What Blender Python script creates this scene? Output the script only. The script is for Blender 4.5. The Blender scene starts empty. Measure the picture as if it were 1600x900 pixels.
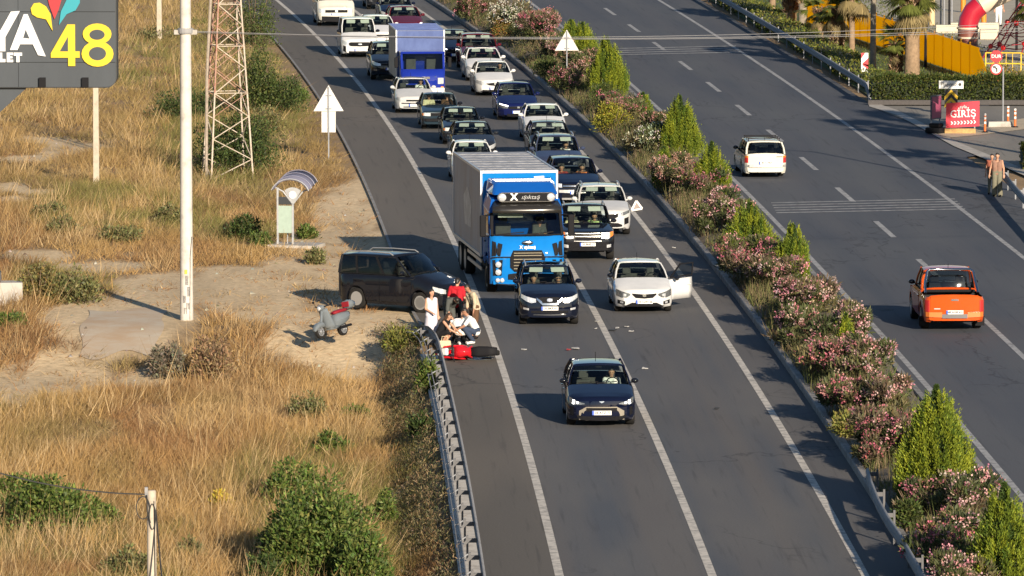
import bpy, math, random
import numpy as np
from mathutils import Vector, Matrix

S = bpy.context.scene
COL = S.collection
rnd = random.Random(7)
rng = np.random.default_rng(11)
rad = math.radians

# ------------------------------------------------------------------ camera
FPX = 11400.0            # focal length in pixels of a 1600 wide frame
CAMH = 22.52
PITCH = math.atan((450 + 645) / FPX)
cam = bpy.data.cameras.new('camera')
cam.sensor_width = 36.0
cam.lens = FPX / 1600 * 36.0
cam.clip_start = 1.0
cam.clip_end = 6000
camo = bpy.data.objects.new('camera', cam)
COL.objects.link(camo)
camo.location = (0, 0, CAMH)
camo.rotation_euler = (math.pi / 2 - PITCH, 0, 0)
S.camera = camo

# ------------------------------------------------------------------ light
SUN_EL = rad(17.5)
sdx, sdy = 0.335, -0.942           # horizontal direction towards the sun
world = bpy.data.worlds.new('World')
S.world = world
world.use_nodes = True
nt = world.node_tree
bg = nt.nodes['Background']
sky = nt.nodes.new('ShaderNodeTexSky')
sky.sky_type = 'NISHITA'
sky.sun_disc = False
sky.sun_elevation = SUN_EL
sky.sun_rotation = math.atan2(sdx, sdy)
sky.air_density = 1.0
sky.dust_density = 0.5
sky.ozone_density = 3.0
nt.links.new(sky.outputs[0], bg.inputs[0])
bg.inputs[1].default_value = 0.06
sun = bpy.data.lights.new('sun', 'SUN')
sun.energy = 5.0
sun.angle = rad(0.5)
sun.color = (1.0, 0.86, 0.68)
suno = bpy.data.objects.new('sun', sun)
COL.objects.link(suno)
ce, se = math.cos(SUN_EL), math.sin(SUN_EL)
suno.rotation_euler = Vector((-sdx * ce, -sdy * ce, -se)).to_track_quat('-Z', 'Y').to_euler()
suno.location = (60, -80, 60)
S.view_settings.view_transform = 'Standard'
S.view_settings.look = 'None'
S.view_settings.gamma = 1.0
S.view_settings.use_curve_mapping = False
S.view_settings.exposure = 0.75
S.cycles.max_bounces = 6
S.cycles.transparent_max_bounces = 12
S.cycles.caustics_reflective = False
S.cycles.caustics_refractive = False

# ------------------------------------------------------------------ survey helpers
cP, sP = math.cos(PITCH), math.sin(PITCH)
def G(x, y, h=0.0):
    """point at height h that a surveyed photo position belongs to"""
    dx = (x - 800) / FPX; up = (450 - y) / FPX
    dY = cP + up * sP; dZ = -sP + up * cP
    t = (h - CAMH) / dZ
    return (dx * t, dY * t)
def PX(X, Y, Z=0.0):
    vz = Z - CAMH
    fw = Y * cP - vz * sP; up = Y * sP + vz * cP
    return 800 + FPX * X / fw, 450 - FPX * up / fw
def sc(y):
    return 0.0442 * (y + 645)
C1 = (-1.00726396e-07, -7.65959575e-05, 8.99934143e-03, 2.15153956)
def L1(Y):
    return ((C1[0] * Y + C1[1]) * Y + C1[2]) * Y + C1[3]
def dL1(Y):
    return (3 * C1[0] * Y + 2 * C1[1]) * Y + C1[2]
_r2 = np.array([(5.13, 392.2), (6.0, 377.74), (6.96, 363.28), (7.86, 347.97), (8.76, 333.45), (9.66, 318.5), (10.56, 303.38), (11.49, 288.96),
                (12.27, 274.35), (13.07, 259.55), (13.47, 253.61), (14.49, 226.72), (15.08, 213.75), (15.75, 194.1), (16.2, 178.4)])
C2 = np.polyfit(_r2[:, 1], _r2[:, 0], 2)
def R2(Y):
    return (C2[0] * Y + C2[1]) * Y + C2[2]
def dR2(Y):
    return 2 * C2[0] * Y + C2[1]

# ------------------------------------------------------------------ materials
MATS = {}
def newmat(name):
    m = bpy.data.materials.new(name); m.use_nodes = True
    return m, m.node_tree, m.node_tree.nodes['Principled BSDF']
def pbr(name, col, rough=0.6, metal=0.0, coat=0.0, noise=0.0, scale=8.0, bump=0.0, emit=0.0, spec=0.5):
    if name in MATS: return MATS[name]
    m, t, b = newmat(name)
    c = (col[0], col[1], col[2], 1)
    b.inputs['Base Color'].default_value = c
    b.inputs['Roughness'].default_value = rough
    b.inputs['Metallic'].default_value = metal
    b.inputs['Coat Weight'].default_value = coat
    b.inputs['Coat Roughness'].default_value = 0.03
    b.inputs['Specular IOR Level'].default_value = spec
    if emit:
        b.inputs['Emission Color'].default_value = c
        b.inputs['Emission Strength'].default_value = emit
    if noise or bump:
        tc = t.nodes.new('ShaderNodeTexCoord')
        nz = t.nodes.new('ShaderNodeTexNoise'); nz.inputs['Scale'].default_value = scale; nz.inputs['Detail'].default_value = 6
        nz.inputs['Roughness'].default_value = 0.65
        t.links.new(tc.outputs['Object'], nz.inputs['Vector'])
        if noise:
            mx = t.nodes.new('ShaderNodeMix'); mx.data_type = 'RGBA'
            mx.inputs[6].default_value = tuple(v * (1 - noise) for v in col) + (1,)
            mx.inputs[7].default_value = tuple(min(1, v * (1 + noise)) for v in col) + (1,)
            rp = t.nodes.new('ShaderNodeMapRange'); rp.inputs[1].default_value = 0.3; rp.inputs[2].default_value = 0.7
            t.links.new(nz.outputs[0], rp.inputs[0]); t.links.new(rp.outputs[0], mx.inputs[0])
            t.links.new(mx.outputs[2], b.inputs['Base Color'])
        if bump:
            bp = t.nodes.new('ShaderNodeBump'); bp.inputs['Strength'].default_value = bump; bp.inputs['Distance'].default_value = 0.05
            t.links.new(nz.outputs[0], bp.inputs['Height']); t.links.new(bp.outputs[0], b.inputs['Normal'])
    MATS[name] = m
    return m
def paint(name, col, metal=0.0, rough=0.32):
    return pbr('paint_' + name, col, rough=0.5, metal=0.0, coat=1.0, noise=0.06, scale=3.0, spec=0.0)
def glass(name, tint, refl=0.06):
    if name in MATS: return MATS[name]
    m = bpy.data.materials.new(name); m.use_nodes = True
    t = m.node_tree; t.nodes.clear()
    o = t.nodes.new('ShaderNodeOutputMaterial'); tr = t.nodes.new('ShaderNodeBsdfTransparent'); gl = t.nodes.new('ShaderNodeBsdfGlossy')
    mx = t.nodes.new('ShaderNodeMixShader'); fr = t.nodes.new('ShaderNodeLayerWeight'); pw = t.nodes.new('ShaderNodeMath'); ad = t.nodes.new('ShaderNodeMath')
    tr.inputs[0].default_value = tint + (1,); gl.inputs[0].default_value = (0.9, 0.95, 1, 1); gl.inputs['Roughness'].default_value = 0.04
    fr.inputs[0].default_value = 0.5; pw.operation = 'POWER'; pw.inputs[1].default_value = 4.0; ad.operation = 'MULTIPLY_ADD'; ad.inputs[1].default_value = 0.7; ad.inputs[2].default_value = refl
    t.links.new(fr.outputs['Facing'], pw.inputs[0]); t.links.new(pw.outputs[0], ad.inputs[0]); t.links.new(ad.outputs[0], mx.inputs[0]); t.links.new(tr.outputs[0], mx.inputs[1])
    t.links.new(gl.outputs[0], mx.inputs[2]); t.links.new(mx.outputs[0], o.inputs[0])
    MATS[name] = m
    return m
def leafmat(name, trans=0.3, rough=0.6, attr='Col'):
    """colour comes from the per-leaf attribute"""
    if name in MATS: return MATS[name]
    m = bpy.data.materials.new(name); m.use_nodes = True
    t = m.node_tree; t.nodes.clear()
    o = t.nodes.new('ShaderNodeOutputMaterial'); a = t.nodes.new('ShaderNodeAttribute'); a.attribute_name = attr
    d = t.nodes.new('ShaderNodeBsdfPrincipled'); d.inputs['Roughness'].default_value = rough; d.inputs['Specular IOR Level'].default_value = 0.25
    tl = t.nodes.new('ShaderNodeBsdfTranslucent'); mx = t.nodes.new('ShaderNodeMixShader'); mx.inputs[0].default_value = trans
    t.links.new(a.outputs[0], d.inputs['Base Color']); t.links.new(a.outputs[0], tl.inputs[0])
    t.links.new(d.outputs[0], mx.inputs[1]); t.links.new(tl.outputs[0], mx.inputs[2]); t.links.new(mx.outputs[0], o.inputs[0])
    MATS[name] = m
    return m

# ------------------------------------------------------------------ mesh helpers
class MB:
    def __init__(s): s.v = []; s.f = []
    def add(s, vs, fs):
        n = len(s.v); s.v += [tuple(v) for v in vs]; s.f += [tuple(n + i for i in f) for f in fs]; return s
    def hexa(s, p):
        return s.add(p, [(0, 3, 2, 1), (4, 5, 6, 7), (0, 1, 5, 4), (1, 2, 6, 5), (2, 3, 7, 6), (3, 0, 4, 7)])
    def box(s, x0, x1, y0, y1, z0, z1):
        return s.hexa([(x0, y0, z0), (x1, y0, z0), (x1, y1, z0), (x0, y1, z0), (x0, y0, z1), (x1, y0, z1), (x1, y1, z1), (x0, y1, z1)])
    def bar(s, a, b, w, h=None, up=(0, 0, 1)):
        h = h or w; a = Vector(a); b = Vector(b); d = (b - a).normalized(); u = Vector(up)
        if abs(d.dot(u)) > 0.98: u = Vector((1, 0, 0))
        r = d.cross(u).normalized() * (w / 2); t = r.cross(d).normalized() * (h / 2)
        return s.hexa([a - r - t, a + r - t, b + r - t, b - r - t, a - r + t, a + r + t, b + r + t, b - r + t])
    def tube(s, pts, r, n=7, cap=True):
        pts = [Vector(p) for p in pts]; rs = r if isinstance(r, (list, tuple)) else [r] * len(pts)
        base = len(s.v); prev = None
        for i, p in enumerate(pts):
            d = (pts[min(i + 1, len(pts) - 1)] - pts[max(i - 1, 0)]).normalized()
            if prev is None:
                u = Vector((0, 0, 1)) if abs(d.z) < 0.9 else Vector((1, 0, 0))
                a = d.cross(u).normalized()
            else:
                a = (prev - d * prev.dot(d)).normalized()
            prev = a; b = d.cross(a)
            for k in range(n):
                t = 2 * math.pi * k / n
                s.v.append(tuple(p + (a * math.cos(t) + b * math.sin(t)) * rs[i]))
        for i in range(len(pts) - 1):
            for k in range(n):
                k2 = (k + 1) % n
                s.f.append((base + i * n + k, base + i * n + k2, base + (i + 1) * n + k2, base + (i + 1) * n + k))
        if cap:
            s.f.append(tuple(base + k for k in range(n))[::-1]); e = base + (len(pts) - 1) * n
            s.f.append(tuple(e + k for k in range(n)))
        return s
    def lathe(s, prof, n=16, M=None):
        base = len(s.v); M = M or Matrix()
        for r, z in prof:
            for k in range(n):
                t = 2 * math.pi * k / n
                s.v.append(tuple(M @ Vector((r * math.cos(t), r * math.sin(t), z))))
        for i in range(len(prof) - 1):
            for k in range(n):
                k2 = (k + 1) % n
                s.f.append((base + i * n + k, base + i * n + k2, base + (i + 1) * n + k2, base + (i + 1) * n + k))
        s.f.append(tuple(base + k for k in range(n))[::-1]); e = base + (len(prof) - 1) * n
        s.f.append(tuple(e + k for k in range(n)))
        return s
    def poly(s, pts, off):
        """polygon pts extruded by the vector off"""
        n = len(pts); o = Vector(off)
        vs = [Vector(p) for p in pts] + [Vector(p) + o for p in pts]
        return s.add(vs, [tuple(range(n))[::-1], tuple(range(n, 2 * n))] + [(i, (i + 1) % n, n + (i + 1) % n, n + i) for i in range(n)])
    def grid(s, P):
        """P: rows of points"""
        base = len(s.v); nu = len(P); nv = len(P[0])
        for r in P: s.v += [tuple(p) for p in r]
        for i in range(nu - 1):
            for j in range(nv - 1):
                s.f.append((base + i * nv + j, base + i * nv + j + 1, base + (i + 1) * nv + j + 1, base + (i + 1) * nv + j))
        return s
    def ball(s, c, r, n=10, m=6, sx=1, sy=1, sz=1):
        pr = []
        for i in range(m + 1):
            a = -math.pi / 2 + math.pi * i / m
            pr.append((max(1e-3, math.cos(a)) * r, math.sin(a) * r))
        return s.lathe(pr, n, Matrix.Translation(Vector(c)) @ Matrix.Diagonal((sx, sy, sz, 1)))
    def capsule(s, a, b, ra, rb, n=10):
        a = Vector(a); b = Vector(b); d = b - a; L = max(d.length, 1e-4)
        q = Vector((0, 0, 1)).rotation_difference(d.normalized()).to_matrix().to_4x4()
        pr = [(max(1e-3, ra * math.cos(t)), ra * math.sin(t)) for t in (-1.45, -1.0, -0.5, 0)]
        pr += [(max(1e-3, rb * math.cos(t)), L + rb * math.sin(t)) for t in (0, 0.5, 1.0, 1.45)]
        return s.lathe(pr, n, Matrix.Translation(a) @ q)
    def data(s, name):
        me = bpy.data.meshes.new(name); me.from_pydata(s.v, [], s.f); me.update()
        return me
    def build(s, name, mat, parent=None, smooth=None, bevel=0.0, solid=0.0):
        return mkobj(name, s.data(name), mat, parent, smooth, bevel, solid)
def mkobj(name, me, mat, parent=None, smooth=None, bevel=0.0, solid=0.0):
    if mat and not me.materials: me.materials.append(mat)
    o = bpy.data.objects.new(name, me); COL.objects.link(o)
    if parent: o.parent = parent
    if smooth:
        me.shade_smooth()
        if smooth < 170: me.set_sharp_from_angle(angle=rad(smooth))
    if solid:
        m = o.modifiers.new('thickness', 'SOLIDIFY'); m.thickness = solid; m.offset = -1
    if bevel:
        m = o.modifiers.new('bevel', 'BEVEL'); m.width = bevel; m.segments = 2; m.limit_method = 'ANGLE'; m.angle_limit = rad(35)
    return o
def thing(name, label, cat, loc=(0, 0, 0), rotz=0.0, group=None):
    o = bpy.data.objects.new(name, None); COL.objects.link(o)
    o.empty_display_size = 0.2
    o.location = loc if len(loc) == 3 else (loc[0], loc[1], 0); o.rotation_euler = (0, 0, rotz)
    return tag(o, label, cat, group)
def tag(o, label, cat, group=None):
    o['label'] = label; o['category'] = cat
    if group: o['group'] = group
    return o
def struct(o):
    o['kind'] = 'structure'; return o
def copy_thing(o, loc, rotz=None, label=None):
    c = o.copy(); COL.objects.link(c); c.location = loc
    if rotz is not None: c.rotation_euler = (0, 0, rotz)
    if label: c['label'] = label
    for ch in o.children:
        d = ch.copy(); COL.objects.link(d); d.parent = c
        for g in ch.children:
            e = g.copy(); COL.objects.link(e); e.parent = d
    return c
def text(name, s, size, mat, parent, loc, rot=(math.pi / 2, 0, 0), ext=0.004, align='CENTER', sx=1.0, bold=0.0, shear=0.0, z=None):
    cu = bpy.data.curves.new(name, 'FONT'); cu.body = s; cu.size = size; cu.extrude = ext; cu.align_x = align; cu.align_y = 'CENTER'
    cu.offset = bold; cu.shear = shear; cu.resolution_u = 3
    o = bpy.data.objects.new(name, cu); COL.objects.link(o)
    cu.materials.append(mat)
    dg = bpy.context.evaluated_depsgraph_get()
    me = bpy.data.meshes.new_from_object(o.evaluated_get(dg)); me.name = name
    bpy.data.objects.remove(o); bpy.data.curves.remove(cu)
    p = bpy.data.objects.new(name, me); COL.objects.link(p)
    p.location = loc; p.rotation_euler = rot; p.scale = (sx, 1, 1)
    if parent: p.parent = parent
    return p

# numpy noise
def vnoise(x, y, seed=0):
    xi = np.floor(x).astype(np.int64); yi = np.floor(y).astype(np.int64); fx = x - xi; fy = y - yi
    fx = fx * fx * (3 - 2 * fx); fy = fy * fy * (3 - 2 * fy)
    def h(a, b):
        n = (a * 374761393 + b * 668265263 + seed * 974634777) & 0x7fffffff
        n = ((n ^ (n >> 13)) * 1274126177) & 0x7fffffff
        return ((n ^ (n >> 16)) & 0xffff) / 65535.0
    return (h(xi, yi) * (1 - fx) + h(xi + 1, yi) * fx) * (1 - fy) + (h(xi, yi + 1) * (1 - fx) + h(xi + 1, yi + 1) * fx) * fy
def fbm(x, y, seed=0, o=4):
    r = 0; a = 0.5; t = 0
    for i in range(o):
        r = r + a * vnoise(x * 2 ** i, y * 2 ** i, seed + i); t += a; a *= 0.5
    return r / t
def np_mesh(name, V, F, cols=None, mat=None, smooth=False):
    """V (n,3) float, F (m,k) int; cols (n,3) point colours"""
    me = bpy.data.meshes.new(name); n = len(V); m, k = F.shape
    me.vertices.add(n); me.vertices.foreach_set('co', np.ascontiguousarray(V, dtype=np.float32).ravel())
    me.loops.add(m * k); me.loops.foreach_set('vertex_index', np.ascontiguousarray(F, dtype=np.int32).ravel())
    me.polygons.add(m); me.polygons.foreach_set('loop_start', np.arange(0, m * k, k, dtype=np.int32))
    me.update(calc_edges=True)
    if cols is not None:
        a = me.color_attributes.new('Col', 'FLOAT_COLOR', 'POINT')
        c = np.ones((n, 4), np.float32); c[:, :3] = np.clip(cols, 0.003, 0.95)
        a.data.foreach_set('color', c.ravel())
    if mat: me.materials.append(mat)
    if smooth: me.shade_smooth()
    return me
def unit(a):
    return a / np.maximum(np.linalg.norm(a, axis=1, keepdims=True), 1e-6)
def leaf_mesh(name, C, A, l, w, cols, mat, bend=0.0):
    """diamond leaves: centre base C, axis A, length l, width w"""
    n = len(C); A = unit(A); r = rng.normal(size=(n, 3)); B = unit(np.cross(A, r))
    l = np.broadcast_to(np.asarray(l, float), (n,))[:, None]; w = np.broadcast_to(np.asarray(w, float), (n,))[:, None]
    N = np.cross(A, B)
    V = np.empty((n, 4, 3)); V[:, 0] = C; V[:, 1] = C + A * l * 0.45 + B * w * 0.5; V[:, 2] = C + A * l + N * l * bend; V[:, 3] = C + A * l * 0.45 - B * w * 0.5
    F = np.arange(4 * n).reshape(n, 4)
    return np_mesh(name, V.reshape(-1, 3), F, np.repeat(cols, 4, axis=0), mat)
# ================================================================== SETTING
def asphalt(name, cool, warm, light):
    m, t, b = newmat(name)
    uv = t.nodes.new('ShaderNodeUVMap'); uv.uv_map = 'UVMap'
    def noise(sx, sy, scale, detail=4):
        mp = t.nodes.new('ShaderNodeMapping'); mp.inputs['Scale'].default_value = (sx, sy, 1)
        n = t.nodes.new('ShaderNodeTexNoise'); n.inputs['Scale'].default_value = scale; n.inputs['Detail'].default_value = detail
        t.links.new(uv.outputs[0], mp.inputs[0]); t.links.new(mp.outputs[0], n.inputs['Vector'])
        return n
    def rng_(n, a, c):
        r = t.nodes.new('ShaderNodeMapRange'); r.inputs[1].default_value = a; r.inputs[2].default_value = c
        t.links.new(n.outputs[0], r.inputs[0]); return r
    def mix(f, a, c, ty='MIX'):
        x = t.nodes.new('ShaderNodeMix'); x.data_type = 'RGBA'; x.blend_type = ty
        if hasattr(f, 'outputs'): t.links.new(f.outputs[0], x.inputs[0])
        else: x.inputs[0].default_value = f
        for i, q in ((6, a), (7, c)):
            if hasattr(q, 'outputs'): t.links.new(q.outputs[2], x.inputs[i])
            else: x.inputs[i].default_value = tuple(q) + (1,)
        return x
    n1 = rng_(noise(1.0, 0.012, 0.75, 3), 0.36, 0.62)          # wheel tracks running along the lanes
    n2 = rng_(noise(0.35, 0.05, 1.0, 5), 0.4, 0.72)            # large blotches
    n3 = rng_(noise(1.0, 1.0, 18.0, 6), 0.2, 0.8)              # stone grain
    n4 = rng_(noise(2.0, 0.06, 3.0, 5), 0.58, 0.74)            # oil and repair streaks
    a = mix(n1, cool, warm)
    a = mix(n2, a, light)
    g = mix(n3, (0.84, 0.84, 0.84), (1.14, 1.14, 1.14))
    a = mix(1.0, a, g, 'MULTIPLY')
    dk = mix(n4, (1, 1, 1), (0.72, 0.72, 0.74)); a = mix(1.0, a, dk, 'MULTIPLY')
    # fine wandering cracks sealed with tar
    mp = t.nodes.new('ShaderNodeMapping'); mp.inputs['Scale'].default_value = (.16, .045, 1); wn = noise(.5, .3, 1.4, 5); wv = t.nodes.new('ShaderNodeMix'); wv.data_type = 'RGBA'; wv.blend_type = 'ADD'; wv.inputs[0].default_value = .5
    vo = t.nodes.new('ShaderNodeTexVoronoi'); vo.feature = 'DISTANCE_TO_EDGE'; vo.inputs['Scale'].default_value = 1.0
    t.links.new(uv.outputs[0], mp.inputs[0]); t.links.new(mp.outputs[0], wv.inputs[6]); t.links.new(wn.outputs[1], wv.inputs[7]); t.links.new(wv.outputs[2], vo.inputs['Vector'])
    cr = rng_(vo, .0, .012); ck = mix(cr, (.55, .55, .57), (1, 1, 1)); msk = rng_(noise(.12, .03, 1.0, 2), .50, .56); ck2 = mix(msk, (1, 1, 1), ck); a = mix(1.0, a, ck2, 'MULTIPLY')
    t.links.new(a.outputs[2], b.inputs['Base Color'])
    b.inputs['Roughness'].default_value = 0.85; b.inputs['Specular IOR Level'].default_value = 0.3
    bp = t.nodes.new('ShaderNodeBump'); bp.inputs['Strength'].default_value = 0.25; bp.inputs['Distance'].default_value = 0.01
    t.links.new(n3.outputs[0], bp.inputs['Height']); t.links.new(bp.outputs[0], b.inputs['Normal'])
    return m
def worn(name, col, lo, amount=0.5, scale=5.0):
    """paint or concrete with worn patches"""
    m, t, b = newmat(name)
    tc = t.nodes.new('ShaderNodeTexCoord'); n = t.nodes.new('ShaderNodeTexNoise'); n.inputs['Scale'].default_value = scale; n.inputs['Detail'].default_value = 8
    n.inputs['Roughness'].default_value = 0.7
    r = t.nodes.new('ShaderNodeMapRange'); r.inputs[1].default_value = 0.62 - 0.3 * amount; r.inputs[2].default_value = 0.78 - 0.2 * amount
    x = t.nodes.new('ShaderNodeMix'); x.data_type = 'RGBA'; x.inputs[6].default_value = col + (1,); x.inputs[7].default_value = lo + (1,)
    t.links.new(tc.outputs['Object'], n.inputs['Vector']); t.links.new(n.outputs[0], r.inputs[0]); t.links.new(r.outputs[0], x.inputs[0])
    t.links.new(x.outputs[2], b.inputs['Base Color']); b.inputs['Roughness'].default_value = 0.8
    return m
M_ASL = asphalt('asphalt_left', (0.073, 0.081, 0.096), (0.110, 0.102, 0.098), (0.125, 0.119, 0.113))
M_ASR = asphalt('asphalt_right', (0.060, 0.068, 0.086), (0.080, 0.083, 0.096), (0.093, 0.097, 0.105))
M_ASS = asphalt('asphalt_shoulder', (0.104, 0.094, 0.082), (0.122, 0.108, 0.092), (0.140, 0.122, 0.102))
M_SIDE = asphalt('asphalt_side', (0.17, 0.16, 0.145), (0.21, 0.195, 0.17), (0.26, 0.24, 0.21))
M_LINE = worn('road_paint', (0.56, 0.52, 0.46), (0.20, 0.19, 0.175), 0.55, 3.0)
M_LINE2 = worn('road_paint_old', (0.36, 0.36, 0.36), (0.13, 0.13, 0.135), 0.6, 3.0)
M_CONC = worn('concrete', (0.42, 0.39, 0.35), (0.26, 0.24, 0.21), 0.5, 2.0)
M_KERB = worn('kerb_concrete', (0.26, 0.25, 0.24), (0.13, 0.125, 0.12), 0.6, 2.0)

def strip(name, xa, xb, Y0, Y1, z, mat, step=2.0, base=L1, nx=1):
    """ribbon along the road between lateral offsets xa and xb (numbers or functions of Y); UV = (offset, distance)"""
    n = max(2, int((Y1 - Y0) / step)); Ys = np.linspace(Y0, Y1, n + 1)
    fa = xa if callable(xa) else (lambda Y: xa); fb = xb if callable(xb) else (lambda Y: xb)
    V = []; UV = []
    for Y in Ys:
        for j in range(nx + 1):
            o = fa(Y) + (fb(Y) - fa(Y)) * j / nx
            V.append((base(Y) + o, Y, z)); UV.append((o, Y))
    k = nx + 1
    F = [(i * k + j, i * k + j + 1, (i + 1) * k + j + 1, (i + 1) * k + j) for i in range(n) for j in range(nx)]
    me = bpy.data.meshes.new(name); me.from_pydata(V, [], F); me.update()
    uvl = me.uv_layers.new(name='UVMap')
    for l in me.loops: uvl.data[l.index].uv = UV[l.vertex_index]
    return mkobj(name, me, mat)
def sheet(name, pts, z, mat):
    me = bpy.data.meshes.new(name); me.from_pydata([(x, y, z) for x, y in pts], [], [tuple(range(len(pts)))]); me.update()
    if me.polygons[0].normal.z < 0: me.flip_normals()
    uvl = me.uv_layers.new(name='UVMap')
    for l in me.loops: uvl.data[l.index].uv = (pts[l.vertex_index][0], pts[l.vertex_index][1])
    return mkobj(name, me, mat)
def sm(t):
    t = np.clip(t, 0, 1); return t * t * (3 - 2 * t)

# ---- ground sheet
def terr(X, Y):
    o = X - L1(np.clip(Y, 60, 460))
    D = 0.85 * sm((224 - Y) / 9.0)
    z = -0.07 - D * sm((-2.2 - o) / 1.5)
    und = (fbm(X * 0.13, Y * 0.05, 3) - 0.5) * 0.45 * sm((-3.5 - o) / 5.0)
    return z + np.where(Y > 60, und, 0)
def softpoly(px, py, items):
    """largest soft membership of surveyed ellipses (cx,cy,rx,ry)"""
    r = np.zeros_like(px)
    for cx, cy, rx, ry in items:
        d = np.sqrt(((px - cx) / rx) ** 2 + ((py - cy) / ry) ** 2)
        r = np.maximum(r, np.clip((1.12 - d) / 0.3, 0, 1))
    return r
BARE = [(545, 330, 60, 40), (560, 390, 70, 40), (500, 430, 110, 36), (420, 470, 120, 32), (520, 480, 110, 42), (600, 500, 60, 24), (300, 445, 130, 22), (190, 490, 130, 36),
        (100, 545, 80, 26), (20, 560, 60, 30), (230, 548, 50, 14), (120, 226, 60, 9), (75, 214, 50, 6), (40, 246, 50, 7), (95, 236, 40, 7), (14, 292, 36, 8), (22, 312, 26, 5), (60, 300, 30, 5), (60, 400, 60, 10), (150, 415, 80, 10),
        (590, 275, 26, 40), (565, 310, 36, 40), (550, 532, 60, 20), (470, 520, 60, 16), (615, 720, 20, 10), (618, 800, 16, 26), (620, 870, 14, 30), (505, 380, 56, 26), (600, 425, 60, 20), (350, 425, 70, 12)]
def bare(px, py):
    b = softpoly(px, py, BARE)
    n = fbm(px / 34.0, py / 12.0, 21)
    return np.clip(b * 1.25 - (n - 0.48) * 2.3 * (b > 0), 0, 1) * (b > 0.02)
xs = np.unique(np.concatenate([np.linspace(-3000, -60, 25), np.linspace(-60, -26, 18), np.linspace(-26, 2, 141), np.linspace(2, 60, 30), np.linspace(60, 3000, 25)]))
ys = np.unique(np.concatenate([np.linspace(-500, 120, 12), np.linspace(120, 440, 330), np.linspace(440, 5000, 40)]))
XX, YY = np.meshgrid(xs, ys)
ZZ = terr(XX, YY)
gx, gy = PX(XX, np.maximum(YY, 50), 0)
bm_ = bare(gx, gy)
n1 = fbm(XX * 0.4, YY * 0.15, 5); n2 = fbm(XX * 1.7, YY * 0.6, 9)
soil = np.array([0.27, 0.175, 0.085])[None, None] * (0.7 + 0.6 * n2[..., None])
dirt = np.array([0.59, 0.445, 0.265])[None, None] * (0.78 + 0.4 * n1[..., None]) + np.array([0.05, 0.05, 0.045]) * (n2[..., None] - 0.4)
gc = soil * (1 - bm_[..., None]) + dirt * bm_[..., None]
ny_, nx_ = XX.shape
idx = np.arange(nx_ * ny_).reshape(ny_, nx_)
F = np.stack([idx[:-1, :-1], idx[:-1, 1:], idx[1:, 1:], idx[1:, :-1]], -1).reshape(-1, 4)
m, t, b = newmat('soil')
at = t.nodes.new('ShaderNodeAttribute'); at.attribute_name = 'Col'
tc = t.nodes.new('ShaderNodeTexCoord'); nz = t.nodes.new('ShaderNodeTexNoise'); nz.inputs['Scale'].default_value = 4.5; nz.inputs['Detail'].default_value = 9; nz.inputs['Roughness'].default_value = 0.72
mr = t.nodes.new('ShaderNodeMapRange'); mr.inputs[1].default_value = 0.3; mr.inputs[2].default_value = 0.7; mr.inputs[3].default_value = 0.66; mr.inputs[4].default_value = 1.3
mx = t.nodes.new('ShaderNodeMix'); mx.data_type = 'RGBA'; mx.blend_type = 'MULTIPLY'; mx.inputs[0].default_value = 1
t.links.new(tc.outputs['Object'], nz.inputs['Vector']); t.links.new(nz.outputs[0], mr.inputs[0]); t.links.new(at.outputs[0], mx.inputs[6]); t.links.new(mr.outputs[0], mx.inputs[7])
t.links.new(mx.outputs[2], b.inputs['Base Color']); b.inputs['Roughness'].default_value = 0.95
bp = t.nodes.new('ShaderNodeBump'); bp.inputs['Strength'].default_value = 0.5; bp.inputs['Distance'].default_value = 0.05
t.links.new(nz.outputs[0], bp.inputs['Height']); t.links.new(bp.outputs[0], b.inputs['Normal'])
M_SOIL = m
struct(mkobj('ground', np_mesh('ground', np.stack([XX, YY, ZZ], -1).reshape(-1, 3), F, gc.reshape(-1, 3), M_SOIL, True), None))

# ---- left carriageway
def left_edge(Y):
    return -1.72 - 0.48 * float(sm((Y - 212) / 20.0))
struct(strip('road', -0.08, 8.25, 60, 470, 0.0, M_ASL, 2.0, nx=4))
struct(strip('hard_shoulder', left_edge, -0.08, 60, 470, 0.0, M_ASS, 2.0, nx=2))
struct(strip('shoulder_edge', lambda Y: left_edge(Y) - 0.10, left_edge, 222, 470, 0.012, M_KERB, 2.0))
for nm, o, wd in (('edge_line', 0.0, 0.2), ('lane_line', 3.5, 0.2), ('edge_line', 7.0, 0.19)):
    struct(strip(nm, o - wd / 2, o + wd / 2, 60, 470, 0.005, M_LINE, 2.0))
# ---- right carriageway
def rail_right(Y): return 6.15
struct(strip('road', -4.05, 5.9, 60, 470, 0.0, M_ASR, 2.0, base=R2, nx=4))
struct(strip('edge_line', -3.68, -3.5, 60, 470, 0.005, M_LINE2, 2.0, base=R2))
struct(strip('edge_line', 3.52, 3.70, 60, 470, 0.005, M_LINE2, 2.0, base=R2))
struct(strip('lane_line', -0.09, 0.09, 60, 230, 0.005, M_LINE2, 2.0, base=R2))
for k in range(-1, 15):
    Y = 252.9 + 14.72 * k
    if Y > 235: struct(strip('lane_dash', -0.1, 0.1, Y, Y + 6.4, 0.005, M_LINE2, 1.0, base=R2))
for (xl, yl, xr, yr, n, dy) in ((1205, 317, 1492, 311, 5, 3.9), (962, 76, 1150, 72, 4, 3.2)):
    for k in range(n):
        a = G(xl + k * 2.0, yl + k * dy); c = G(xr + k * 4, yr + k * dy)
        d = 0.14 if yl > 200 else 0.2
        struct(sheet('rumble_line', [(a[0], a[1] - d), (c[0], c[1] - d), (c[0], c[1] + d), (a[0], a[1] + d)], 0.006 if yl > 200 else 0.009, M_LINE2))
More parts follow.
